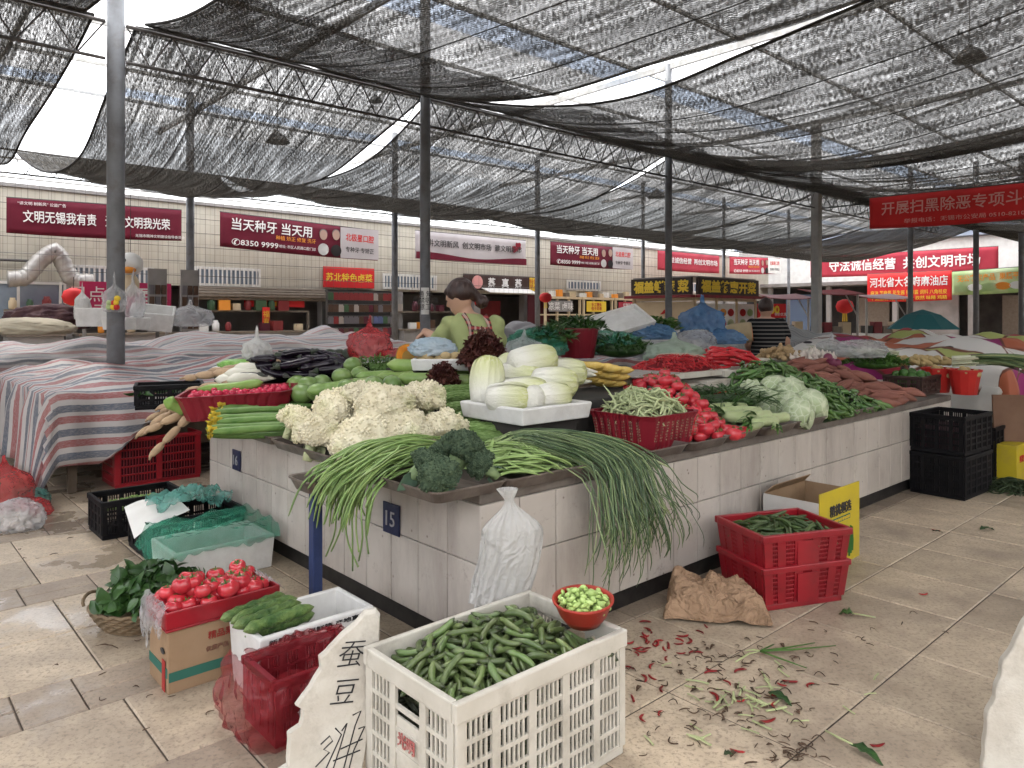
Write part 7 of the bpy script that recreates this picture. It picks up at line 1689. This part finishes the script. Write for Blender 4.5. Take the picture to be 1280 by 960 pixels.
hp = Heap(pcp, RZ, .22, .15, pcp.z + .08); hp.drop(36, 'bell_pepper', belm, .03, .038, mound(.08, .3, .25, pcp.z + .15), 'round green pepper in the dark brown crate', 'pepper', 'round peppers in the dark brown crate', up=True, margin=.03)
M_BKT = mat('red_bucket_plastic', (.50, .03, .025), (.42, .024, .02), 5, .35, .5)
for px, d, lb in ((1172, 6.75, 'left red plastic bucket of yellow tubers at the far counter end'), (1206, 6.55, 'right red plastic bucket of yellow tubers at the far counter end')):
    p = PD(px, 496, d); p.z = ZC + .004; t = empty('plastic_bucket', p, RZ, lb, 'bucket', 'red buckets at the counter end')
    MB().lathe([(.001, 0), (.095, 0), (.13, .205), (.137, .205), (.137, .222), (.124, .222), (.124, .2), (.09, .012), (.001, .012)], 24, fn=lambda q, z: 1 + .012 * cos(q * 12)).build('bucket_body', M_BKT, t, smooth=False)
    hp = Heap(p, 0, .11, .11, p.z + .14); hp.drop(14, 'yellow_tuber', [pod(.11, .024, .2, 230 + k, 9, 10, lump=.1).mesh('yellow_tuber', mat('tuber_skin', (.48, .36, .17), (.4, .29, .13), 12, .6), True) for k in range(3)] if px < 1200 else bt_, .05, .024, mound(.06, .16, .16, p.z + .22), 'knobbly yellow tuber in a red bucket', 'tuber', 'yellow tubers in the red buckets', margin=.03)
    if px < 1200: bt_ = [m_ for m_ in bpy.data.meshes if m_.name.startswith('yellow_tuber')]
# scallions fanned to the right, leeks behind
M_SCW = mat('scallion_white', (.62, .62, .50), (.54, .56, .38), 10, .4)
def scall(pos, rz, L, n, seed, label, name='scallion_bunch', spread=.12, droop=.25, r0=.007, whites=.35):
    rnd = random.Random(seed); g = MB(); w_ = MB()
    for k in range(n):
        a = rnd.gauss(0, spread); y0 = rnd.uniform(-.06, .06); z0 = rnd.uniform(0, .09); l = L * rnd.uniform(.75, 1.1); dz = rnd.uniform(.3, 1) * droop
        P = lambda t: Vector((l * t, y0 + a * l * t * (.4 + t) * .8, z0 + .03 * sin(t * pi) - dz * l * max(0, t - .3) ** 2 * 1.6))
        w_.tube([P(t * whites / 4) for t in range(5)], r0, 6)
        for j in range(2): e = rnd.uniform(-.05, .05); g.tube([P(whites + (1 - whites) * t / 7) + Vector((0, e * (t / 7) ** 1.3, .01 * j)) for t in range(8)], [r0, r0 * .95, r0 * .9, r0 * .8, r0 * .75, r0 * .6, r0 * .4, r0 * .15], 5, flat=.55)
    o = g.build(name, M_CHV, None, smooth=True, loc=pos, rz=rz); tag(o, label, 'scallions'); w_.build('white_ends', M_SCW, o, smooth=True); return o
scall(PD(1190, 462, 6.75) + Vector((0, 0, .03)), -.50, 1.05, 60, 1, 'large bunch of dark green scallions fanning out at the right counter end', droop=.55, spread=.16, whites=.18)
scall(PD(1122, 450, 7.6) + Vector((0, 0, .0)), pi - .22, .85, 26, 4, 'bunch of leeks with long white stems lying behind the sweet potatoes', spread=.06, droop=-.15, r0=.011, whites=.55)
bed('board_shelf', 5.0, 7.2, 3.35, 3.75, .90, .95, mat('weathered_board', (.2, .15, .11), (.28, .22, .17), 8, .8), 'weathered board shelf behind the peppers and sweet potatoes', 'board')
for u in (5.1, 7.05): bed('shelf_block', u, u + .1, 3.4, 3.7, ZC - .1, .90, M_DARK, 'dark block propping the board shelf, ' + ('left' if u < 6 else 'right') + ' one', 'block')
M_GIN = mat('ginger_skin', (.40, .28, .15), (.33, .22, .11), 14, .6, rand=.15)
def ginger(seed):
    rnd = random.Random(seed); mb = MB()
    for k in range(5): mb.ico((rnd.uniform(-.04, .04), rnd.uniform(-.025, .025), rnd.uniform(-.01, .015)), rnd.uniform(.016, .026), 2, sc=(1.3, 1, .9))
    return mb
gm = [ginger(k).mesh('ginger_root', M_GIN, True) for k in range(3)]
hp = Heap(PD(975, 438, 6.75), 0, .22, .25, 1.0); gz = PD(975, 446, 6.75).z
hp.h[:] = gz; hp.drop(48, 'ginger_root', gm, .03, .022, mound(.13, .26, .3, gz + .03), 'knobbly ginger root heaped behind the green peppers', 'ginger', 'ginger heaped behind the peppers', margin=.03)
bed('foam_riser', 0, .5, 0, .5, 0, max(.05, gz - ZC - .01), M_FOAMOLD, 'stained foam block under the ginger', 'foam block').location = PD(975, 438, 6.75) * 0 + Vector((PD(975, 438, 6.75).x - .25, 6.5, ZC + .002))
gz2 = PD(1012, 450, 6.6).z
hp = Heap(PD(1015, 440, 6.6), 0, .24, .22, gz2); hp.drop(60, 'garlic_bulb', [garm], .015, .022, mound(.10, .28, .26, gz2 + .03), 'white garlic bulb heaped between ginger and white bags', 'garlic', 'garlic heaped behind the peppers', up=True, scale=(1, 1.5), margin=.03)
bag(PD(1075, 447, 6.7), .24, .16, .16, M_CLRBAG, 'clear bag of white goods behind the sweet potatoes', 51); bag(PD(1040, 445, 6.8), .14, .13, .17, M_CLRBAG, 'knotted clear bag right of the garlic', 53, knot=.4)
for k, (px, py) in enumerate(((1035, 447), (1040, 453), (1046, 454))): tag(MB().ico((0, 0, 0), .04, 3).build('red_onion', mat('red_onion_skin', (.13, .02, .05), (.18, .04, .08), 6, .3), None, smooth=True, loc=PD(px, py, 6.4)), 'small red onion beside the garlic', 'onion', 'red onions beside the garlic')
herb(PD(1095, 455, 6.9), .28, .18, .09, 420, 14, M_LEAF2, 'green leaf tips in the row before the yellow tubers', ll=.06, lw=.014)
hp = Heap(PD(1150, 452, 7.1), .1, .32, .15, PD(1150, 456, 7.1).z); hp.drop(36, 'yellow_tuber', bt_, .05, .024, mound(.08, .4, .2, PD(1150, 456, 7.1).z + .03), 'knobbly yellow tuber heaped behind the red buckets', 'tuber', 'yellow tubers behind the buckets', margin=.03)
# --- foam slabs with chillies
for k, (u0, u1, v0, z0, h, lb) in enumerate(((3.84, 4.75, 3.02, .86, .05, 'lowest dirty foam slab of the chilli stack, left half'), (4.60, 5.50, 3.0, .875, .055, 'lowest dirty foam slab of the chilli stack, right half'), (3.80, 5.0, 3.06, .955, .04, 'long foam slab under the thin red chillies'), (4.9, 5.55, 3.04, .94, .045, 'foam slab under the fat red peppers'))):
    o = MB().grid(lambda a, b: Vector(((u1 - u0) * a + .015 * noise.noise(Vector((b * 8, a * 3, k))), .42 * b + .015 * noise.noise(Vector((a * 9, k, 1))), h)), 30, 8)
    o = o.build('foam_slab', M_FOAMOLD, None, loc=UV(u0, v0, z0), rz=RZ, bevel=.01); q = o.modifiers.new('s', 'SOLIDIFY'); q.thickness = h; q.offset = -1; tag(o, lb, 'foam slab', 'dirty foam slabs under the chillies')
bed('plastic_riser', 3.9, 5.4, 3.08, 3.3, ZC + .002, .855, M_DARK, 'row of dark crates propping the foam slabs', 'crate')
bed('flat_board', 3.72, 4.25, 2.95, 3.35, 1.002, 1.014, mat('grey_board', (.26, .24, .22), (.34, .31, .28), 8, .7), 'thin grey board lying on the chilli stack, left end', 'board', .06)
M_CHI = mat('thin_chilli_skin', (.36, .012, .018), (.46, .025, .03), 10, .3, .55, rand=.2)
chm = [pod(.085, .0044, .3, 250 + k, 5, 8, lump=.08).mesh('thin_chilli', M_CHI, True) for k in range(6)]
hp = Heap(UV(4.62, 3.28, 0), RZ, .42, .22, 1.0).fill(lambda x, y: 1.0 + .085 * sqrt(max(0, 1 - (x / .38) ** 2 - (y / .2) ** 2)))
hp.drop(295, 'thin_chilli', chm, .038, .006, mound(.14, .5, .3, 1.015), 'thin bright red chilli in the heap on the foam slabs', 'chilli', 'thin red chillies on the foam slabs', margin=.02, cand=12)
mnd = MB().ico((0, 0, 0), 1, 3, sc=(.36, .19, .075)).build('red_sacking', mat('red_sacking', (.2, .012, .018), (.14, .01, .014), 14, .9), None, smooth=True, loc=UV(4.62, 3.28, .998), rz=RZ); tag(mnd, 'red sacking bunched under the thin chillies', 'sacking')
M_RPP = mat('fat_red_pepper_skin', (.40, .012, .02), (.5, .03, .035), 6, .22, .6, rand=.15)
rpm = [pod(.20, .02, .14, 260 + k, 9, 12, lump=.05, prof=lambda t: min(1, (t * 7) ** .6) * (1 - .7 * t ** 1.8)).mesh('red_pepper', M_RPP, True) for k in range(4)]
hp = Heap(UV(5.28, 3.3, 0), RZ, .34, .26, .99).fill(mound(.08, .3, .25, .99))
hp.drop(52, 'red_pepper', rpm, .09, .02, mound(.17, .42, .34, 1.03), 'long fat red pepper in the heap on the foam slabs', 'pepper', 'fat red peppers on the foam slabs', ang=lambda x, y, r: r.gauss(-.6, .35), margin=.05)
hp = Heap(UV(4.7, 2.92, 0), RZ, .22, .12, .76); hp.drop(14, 'red_pepper', rpm, .09, .02, mound(.1, .3, .2, .8), 'red pepper glimpsed left of the green pepper heap', 'pepper', 'red peppers beside the green heap', margin=.04)
bag(UV(4.98, 3.55, 1.0), .23, .2, .22, mat('pale_green_bag', (.42, .5, .42), (.34, .44, .34), 6, .25, .6, tl=.4, alpha=.8, bump=.6, bscale=12, bdist=.03), 'pale green tied plastic bag between the chillies and fat peppers', 61, knot=.35)
pl = MB().lathe([(.001, 0), (.25, .0), (.27, .02), (.265, .026), (.24, .01), (.001, .008)], 28, Matrix.Diagonal((1, .6, 1, 1))).build('woven_lid', mat('pale_straw', (.45, .40, .32), (.38, .33, .26), 20, .8), None, loc=UV(4.88, 3.42, 1.055), rz=RZ); pl.rotation_euler = (-.15, .12, RZ); tag(pl, 'pale oval lid lying on the thin chillies', 'lid')
# --- egg tray table with potatoes, lettuces, pumpkin, blue bag
EG = PD(572, 462, 4.75)
bed('plastic_riser', 0, .5, 0, .35, 0, EG.z - ZC - .004, M_DARK, 'dark crate stack under the foam potato tray', 'crate').location = EG + Vector((-.26, -.08, -(EG.z - ZC - .002)))
foam_box(.58, .3, .075, EG + Vector((0, .03, 0)), .02, 'white foam tray of potatoes in front of the woman', wall=.02)
M_POT = mat('potato_skin', (.50, .38, .20), (.43, .32, .16), 10, .6, rand=.1)
potm = [MB().ico((0, 0, 0), .034, 3, sc=(1.25, 1, .9), fn=lambda d, k=k: 1 + .08 * nz(d, 1.7, k)).mesh('potato', M_POT, True) for k in range(3)]
hp = Heap(EG + Vector((0, .03, 0)), .02, .27, .13, EG.z + .03); hp.drop(40, 'potato', potm, .025, .032, lambda x, y: EG.z + .10, 'pale yellow potato on the foam tray before the woman', 'potato', 'potatoes on the foam tray', up=True, margin=.03)
bag(EG + Vector((-.17, .05, .085)), .15, .12, .12, mat('pale_blue_bag', (.45, .6, .72), (.6, .7, .78), 5, .22, .6, tl=.35, alpha=.8, bump=.6, bscale=12, bdist=.03), 'pale blue plastic bag on the potato tray under the woman\'s arm', 71)
pk_ = empty('pumpkin_half', PD(511, 447, 4.85), 0, 'cut orange pumpkin half facing the camera left of the woman', 'pumpkin', rot=(.2, 0, -.3))
MB().lathe([(.001, -.09), (.05, -.085), (.085, -.04), (.095, 0), (.085, .0)], 22, Matrix.Rotation(-pi / 2, 4, 'X') @ Matrix.Rotation(pi, 4, 'X'), fn=lambda q, z: 1 + .03 * cos(8 * q)).build('rind', mat('pumpkin_rind', (.35, .2, .05), (.3, .17, .05), 8, .5), pk_, smooth=True)
MB().lathe([(.089, 0), (.05, .002), (.035, -.012), (.001, -.022)], 22, Matrix.Rotation(pi / 2, 4, 'X') , caps=False).build('flesh', mat('pumpkin_flesh', (.72, .27, .03), (.6, .18, .03), 20, .5), pk_, smooth=True)
M_RLF = mat('red_lettuce_leaf', (.075, .022, .022), (.13, .05, .035), 12, .5, .4, rand=.1, tl=.1)
herb(PD(604, 456, 4.55), .135, .11, .19, 800, 21, M_RLF, 'big dark red frilly lettuce in front of the woman', cat='lettuce', name='red_lettuce', ll=.05, lw=.019, wave=1.2, up=.9, nseg=5)
herb(PD(553, 482, 4.5), .09, .08, .13, 420, 23, M_RLF, 'smaller dark red frilly lettuce above the bitter gourds', cat='lettuce', name='red_lettuce', ll=.04, lw=.016, wave=1.2, up=.9, nseg=5)
# --- back row: green bag, dark red tub, foam lid, blue bags, greens (back counter)
def back(px, py, v=4.7):   # a point standing over the rear counter strip
    k = (px - 640) / FPX; u = v * (CV + k * CU) / (CU - k * CV); d = u * CV + v * CU; return Vector(((px - 640) / FPX * d, d, CAMH + (HZ - py) / FPX * d))
bz = ZC + .15
bed('display_shelf', U0 + D2 + .1, U1 - .3, 4.4, 5.1, ZC + .002, bz, M_BOARD, 'raised dark display shelf along the rear counter', 'shelf')
def low(px, py, v=4.6): p = back(px, py, v); return p
bag(low(672, 445), .24, .22, .24, M_GRBAG, 'green plastic bag of herbs opened behind the Chinese cabbages', 81, crump=.3)
herb(low(688, 428, 4.5) + Vector((0, 0, .02)), .2, .15, .12, 160, 31, M_LEAF, 'dark herbs spilling from the opened green bag', ll=.09, lw=.012)
bag(low(655, 452, 4.45), .16, .12, .22, M_CLRBAG, 'small clear bag beside the opened green bag', 83, knot=.3)
tp = low(722, 447, 4.6); tbk = empty('plastic_tub', tp, 0, 'dark red plastic tub with greens behind the corn', 'tub'); tbk.scale = (1.15,) * 3
MB().lathe([(.001, 0), (.13, 0), (.165, .22), (.175, .22), (.175, .235), (.155, .235), (.15, .2), (.12, .02), (.001, .02)], 28, fn=lambda q, z: 1 + .015 * cos(q * 20) * (z < .21)).build('tub_body', M_DRPL, tbk)
herb(tp + Vector((0, 0, .26)), .26, .18, .10, 260, 33, M_LEAF, 'dark leafy greens piled on the dark red tub', ll=.09, lw=.012)
bag(low(765, 444, 4.55), .28, .2, .22, M_GRBAG, 'second green plastic bag of herbs beside the red tub', 87, crump=.3)
herb(low(775, 438, 4.4), .32, .18, .12, 260, 35, M_LEAF, 'dark green herbs lying over the second green bag', ll=.09, lw=.012)
fl2 = foam_box(.62, .40, .06, low(775, 405, 4.9), .3, 'tilted white foam lid behind the herbs', wall=.03, rot=(.5, -.25, .35), name='foam_board')
bag(low(878, 424, 4.75), .24, .22, .42, M_BLBAG, 'large blue plastic bag tied at the top in the middle of the back row', 91, knot=.25, crump=.3); bag(low(815, 424, 4.7), .22, .18, .16, M_BLBAG, 'flat blue plastic bag left of the large blue bag', 93, crump=.3)
herb(low(827, 413, 4.8), .18, .14, .14, 130, 37, M_LEAF2, 'sprig of bright leaves between the blue bags', ll=.10, lw=.02)
cg = low(926, 416, 4.7); tag(MB().lathe([(.001, -.2), (.09, -.19), (.12, -.1), (.12, .1), (.11, .13), (.001, .13)], 20, rotm(0, pi / 2 - .1)).build('winter_melon', mat('cut_melon_skin', (.42, .33, .2), (.36, .28, .17), 8, .5), None, smooth=True, loc=cg, rz=-.35), 'beige cut squash lying right of the large blue bag', 'squash')
tag(MB().lathe([(.001, .002), (.05, .002), (.095, 0)], 20, rotm(0, pi / 2 - .1)).build('cut_face', mat('orange_flesh', (.62, .2, .05), (.5, .12, .04), 16, .5), bpy.data.objects['winter_melon'], smooth=True, loc=(.132, 0, -.012)), None) 
bag(low(905, 430, 4.5), .24, .16, .16, M_BLBAG, 'dark bundle of blue plastic behind the fat peppers', 95)
bag(low(868, 436, 4.45), .22, .18, .2, M_CLRBAG, 'clear bag behind the thin chillies', 97)
# ------------------------------------------------------------------ people
M_SKIN = mat('skin', (.50, .31, .22), (.45, .27, .19), 6, .5, .4)
M_HAIR = mat('dark_brown_hair', (.025, .012, .010), (.045, .022, .018), 30, .4, .8, .8, 60, .01, stretch=(1, 1, .15))
M_SHIRT = mat('pale_green_cotton', (.33, .37, .17), (.29, .33, .145), 5, .85, .2, .2, 14, .02)
M_PANTS = mat('dark_trousers', (.03, .03, .035), rough=.8)
def plaid_mat():
    m, nt, b = nodes('plaid_apron'); co = coords(nt); s = N(nt, 'ShaderNodeSeparateXYZ'); nt.links.new(co, s.inputs[0])
    f1 = math_node(nt, 'FRACT', math_node(nt, 'MULTIPLY', s.outputs[2], 26)); f2 = math_node(nt, 'FRACT', math_node(nt, 'MULTIPLY', math_node(nt, 'ADD', s.outputs[0], s.outputs[1]), 26))
    c = mixc(nt, ramp(nt, f1, [(.45, 0.), (.5, 1.)]), (.28, .05, .05), (.06, .03, .03)); c = mixc(nt, ramp(nt, f2, [(.6, 0.), (.65, .7)]), c, (.45, .36, .30))
    return finish(m, nt, b, c, .8, .2)
M_APR = plaid_mat()
def limb(mb, pts, rs, n=14): 
    mb.tube(hang(pts, 4), list(np.interp(np.linspace(0, 1, (len(pts) - 1) * 4 + 1), np.linspace(0, 1, len(pts)), rs)), n)
    for p, r in zip(pts, rs): mb.ico(p, r * .995, 2)
def torso(mb, secs, n=28):
    """secs: (centre, half width, half depth, heading)"""
    vs = []
    for c, a, b, h in secs:
        for j in range(n):
            q = 2 * pi * j / n; x, y = a * (abs(cos(q)) ** .85) * (1 if cos(q) > 0 else -1), b * (abs(sin(q)) ** .9) * (1 if sin(q) > 0 else -1)
            vs.append(Vector(c) + Vector((x * cos(h) - y * sin(h), x * sin(h) + y * cos(h), 0)))
    k = len(secs)
    mb.add(vs, [(i * n + j, i * n + (j + 1) % n, (i + 1) * n + (j + 1) % n, (i + 1) * n + j) for i in range(k - 1) for j in range(n)] + [tuple(range(n))[::-1], tuple((k - 1) * n + j for j in range(n))])
def hand(mb, wrist, d, up, s=1.):
    """palm and five bent fingers reaching along d"""
    d = Vector(d).normalized(); sd = d.cross(Vector(up)).normalized(); up = sd.cross(d)
    pc = Vector(wrist) + d * .045 * s
    mb.tube([wrist, Vector(wrist) + d * .03 * s, pc + d * .035 * s], [.022 * s, .034 * s, .036 * s], 12, flat=.5)
    for k, l in enumerate((.068, .078, .072, .056)):
        b = pc + d * .03 * s + sd * (.026 - .0175 * k) * s; p1 = b + d * l * .5 * s - up * .010 * s; p2 = p1 + d * l * .32 * s - up * .022 * s; p3 = p2 + d * l * .12 * s - up * .026 * s
        mb.tube([b - d * .02 * s, b, p1, p2, p3], [.0095 * s, .0095 * s, .0088 * s, .0078 * s, .006 * s], 8)
    b = pc - d * .02 * s + sd * .026 * s; mb.tube([b, b + sd * .026 * s + d * .022 * s, b + sd * .032 * s + d * .05 * s - up * .01 * s], [.012 * s, .0105 * s, .008 * s], 8)
def head(mb, c, f, r=.098):
    """c = centre, f = facing (unit); skull, jaw, nose, ears, lips"""
    f = Vector(f).normalized(); sd = Vector((0, 0, 1)).cross(f).normalized(); up = f.cross(sd)
    B = Matrix((f, sd, up)).transposed().to_4x4()
    mb.ico(c, r, 3, sc=(1.0, .80, 1.08), M=B); J = Vector(c) + f * .030 - up * .058
    mb.ico(J, r * .72, 3, sc=(.92, .80, .85), M=B)
    mb.ico(Vector(c) + f * .072 - up * .093, .02, 2, sc=(1, 1.2, .8), M=B)
    mb.tube([Vector(c) + f * .092 + up * .012, Vector(c) + f * .112 - up * .025, Vector(c) + f * .098 - up * .034], [.009, .014, .010], 8)
    mb.ico(Vector(c) + f * .096 - up * .062, .013, 2, sc=(.6, 1.5, .5), M=B); mb.ico(Vector(c) + f * .094 - up * .071, .012, 2, sc=(.6, 1.4, .5), M=B)
    mb.ico(Vector(c) + f * .088 + up * .022, .02, 2, sc=(.5, 2.2, .5), M=B)
    for s in (-1, 1): mb.ico(Vector(c) + sd * s * .077 - f * .006 - up * .012, .024, 2, sc=(.9, .45, 1.3), M=B)
    return f, sd, up, B
# woman: seen from behind-right, leaning a little to the left, looking down-left
dW = 5.3
def W(px, py, dd=0): return PD(px, py, dW + dd)
wp = W(585, 395); base = Vector((wp.x, wp.y, 0))
wm = empty('person', base, 0, 'woman in a pale green T-shirt and plaid apron with hair in a bun, sorting vegetables', 'person')
L_ = lambda p: Vector(p) - base
hc = W(574, 371); f = Vector((-.86, .30, -.42)).normalized()
bodyW = MB()
shz = W(590, 398).z
torso(bodyW, [(L_(W(598, 520)) , .15, .115, .25), (L_(W(598, 480)), .145, .115, .25), (L_(W(597, 450)), .145, .11, .25), (L_(W(595, 425)), .165, .115, .25), (L_(W(592, 408)), .17, .105, .25), (L_(W(589, 398)), .12, .085, .25), (L_(W(586, 391)), .06, .06, .25)])
limb(bodyW, [L_(W(588, 400)), L_(W(582, 388)), L_(W(578, 378))], [.056, .05, .052])
head(bodyW, L_(hc), f)
la = [L_(W(562, 407, -.02)), L_(W(551, 430, .0)), L_(W(543, 436, .12)), L_(W(531, 413 + 14, .16))]
ra = [L_(W(620, 408, .02)), L_(W(620, 445, .20)), L_(W(592, 450, .42))]
limb(bodyW, [L_(W(562, 405)), L_(W(549, 425, .08)), L_(W(540, 420, .2)), L_(W(531, 414, .26))], [.055, .045, .038, .027])
limb(bodyW, ra, [.055, .044, .028])
hand(bodyW, L_(W(531, 414, .26)), (-.6, .05, -.62), (-.5, .2, .8)); hand(bodyW, ra[-1], (-.8, .4, -.2), (0, 0, 1))
for s in (-1, 1): limb(bodyW, [L_(W(598, 520)) + Vector((s * .08, .02, .02)), Vector((L_(W(598, 520)).x + s * .08, .0, .48)), Vector((L_(W(598, 520)).x + s * .09, .03, .07))], [.085, .06, .042])
for s in (-1, 1): bodyW.tube([Vector((L_(W(598, 520)).x + s * .09, .05, .035)), Vector((L_(W(598, 520)).x + s * .09 - .05, .15, .03)), Vector((L_(W(598, 520)).x + s * .09 - .06, .2, .025))], [.04, .04, .025], 10)
remesh(bodyW, 'body', M_SKIN, .009, 5, wm)
sh = MB()
torso(sh, [(L_(W(598, 505)), .165, .13, .25), (L_(W(598, 480)), .165, .13, .25), (L_(W(598, 450)), .168, .13, .25), (L_(W(596, 425)), .185, .13, .25), (L_(W(593, 408)), .188, .12, .25), (L_(W(589, 399)), .145, .1, .25), (L_(W(586, 392)), .08, .072, .25)])
limb(sh, [L_(W(564, 406)), L_(W(555, 418, .05)), L_(W(547, 428, .10))], [.075, .072, .07]); limb(sh, [L_(W(618, 407)), L_(W(621, 425, .1)), L_(W(620, 436, .16))], [.075, .07, .068])
o = remesh(sh, 'shirt', M_SHIRT, .010, 4, wm)
for q in o.data.vertices: q.co += q.normal * (.008 * (1 - 2 * abs(noise.noise(Vector((q.co.x * 8 + q.co.z * 6, q.co.y * 8, q.co.z * 3))))) - .004 + .005 * sin(q.co.z * 42 + q.co.x * 30 + 3 * noise.noise(Vector(q.co) * 5)))
hr = MB(); fB = f; sdB = Vector((0, 0, 1)).cross(f).normalized(); upB = f.cross(sdB); B = Matrix((f, sdB, upB)).transposed().to_4x4()
hr.ico(L_(hc) - fB * .026 + upB * .030, .108, 4, sc=(.98, .90, .95), M=B, fn=lambda d: 1 + .012 * sin(d.x * 30 + d.z * 14))
hr.ico(L_(hc) + fB * .035 + upB * .066, .06, 3, sc=(1, 1.1, .6), M=B)
bn_ = L_(W(602, 377)) ; hr.ico(bn_, .052, 3, fn=lambda d: 1 + .09 * sin(d.x * 14 + d.z * 9)); hr.tube([L_(hc) - fB * .09, bn_], [.05, .035], 10)
remesh(hr, 'hair', M_HAIR, .008, 3, wm)
MB().lathe([(.03, -.006), (.036, 0), (.03, .006)], 14, Matrix.Translation(L_(W(594, 376))) @ rotm(0, 1.3), caps=False).build('hair_tie', M_RED, wm)
for s in (-1, 1): MB().ico(L_(hc) + fB * .090 + sdB * s * .034 + upB * .006, .009, 2).build('eye', M_LETD, wm, smooth=True)
def strap(pts, wd, name='apron_strap'):
    mb = MB(); pts = hang([L_(p) for p in pts], 5); vs = []
    for i, p in enumerate(pts):
        t = (pts[min(i + 1, len(pts) - 1)] - pts[max(0, i - 1)]).normalized(); s = t.cross(Vector((0, -1, 0))).normalized() * wd / 2; vs += [p - s, p + s]
    mb.add(vs, [(2 * i, 2 * i + 1, 2 * i + 3, 2 * i + 2) for i in range(len(pts) - 1)]); return mb.build(name, M_APR, wm, solid=.005)
strap([W(579, 392, -.09), W(585, 402, -.13), W(589, 415, -.145), W(590, 440, -.15), W(590, 470, -.15)], .032); strap([W(606, 394, -.07), W(611, 404, -.115), W(614, 420, -.12), W(617, 440, -.11)], .032); strap([W(588, 409, -.142), W(600, 411, -.14), W(613, 412, -.118)], .03, 'apron_band')
# man in a striped shirt, seen from behind
def stripes_mat():
    m, nt, b = nodes('striped_shirt'); co = coords(nt); s = N(nt, 'ShaderNodeSeparateXYZ'); nt.links.new(co, s.inputs[0])
    fz = math_node(nt, 'FRACT', math_node(nt, 'MULTIPLY', s.outputs[2], 21)); c = mixc(nt, ramp(nt, fz, [(.66, 0.), (.72, 1.)]), (.012, .012, .014), (.15, .145, .14)); return finish(m, nt, b, c, .8, .2)
dM = 9.0
def Mn(px, py, dd=0): return PD(px, py + 6, dM + dd)
bm_ = Vector((Mn(957, 395).x, dM, 0)); mn = empty('person', bm_, 0, 'man with short dark hair in a black striped shirt, seen from behind', 'person')
K = lambda p: Vector(p) - bm_
body = MB()
torso(body, [(K(Mn(960, 480)), .18, .13, 0), (K(Mn(960, 440)), .18, .125, 0), (K(Mn(959, 412)), .20, .125, 0), (K(Mn(958, 398)), .19, .115, 0), (K(Mn(957, 391)), .10, .08, 0)])
limb(body, [K(Mn(957, 394)), K(Mn(957, 388)), K(Mn(957, 384))], [.062, .058, .06]); fm = Vector((.15, .97, -.1)); head(body, K(Mn(957.5, 380)), fm)
for s in (-1, 1):
    limb(body, [K(Mn(958 + s * 19, 399)), K(Mn(959 + s * 24, 422)), K(Mn(958 + s * 20, 432, .25))], [.058, .048, .03]); hand(body, K(Mn(958 + s * 20, 432, .25)), (-.3 * s, .9, -.1), (0, 0, 1))
    limb(body, [Vector((s * .09 + .03, 0, .55)), Vector((s * .1 + .03, .0, .45)), Vector((s * .1 + .03, .02, .07))], [.09, .065, .045]); body.tube([Vector((s * .1 + .03, -.03, .035)), Vector((s * .1 + .03, .1, .03)), Vector((s * .1 + .03, .17, .025))], [.04, .042, .028], 10)
remesh(body, 'body', M_SKIN, .011, 5, mn)
sh = MB(); torso(sh, [(K(Mn(960, 470)), .20, .15, 0), (K(Mn(960, 440)), .195, .145, 0), (K(Mn(959, 412)), .215, .14, 0), (K(Mn(958, 399)), .205, .13, 0), (K(Mn(957, 392)), .12, .095, 0)])
for s in (-1, 1): limb(sh, [K(Mn(958 + s * 18, 399)), K(Mn(959 + s * 23, 414))], [.075, .07])
remesh(sh, 'shirt', stripes_mat(), .012, 4, mn)
hr = MB(); hr.ico(K(Mn(957, 378.5)) - fm * .012 + Vector((0, 0, .018)), .104, 4, sc=(.86, .98, 1.0)); remesh(hr, 'hair', M_HAIR, .009, 2, mn)
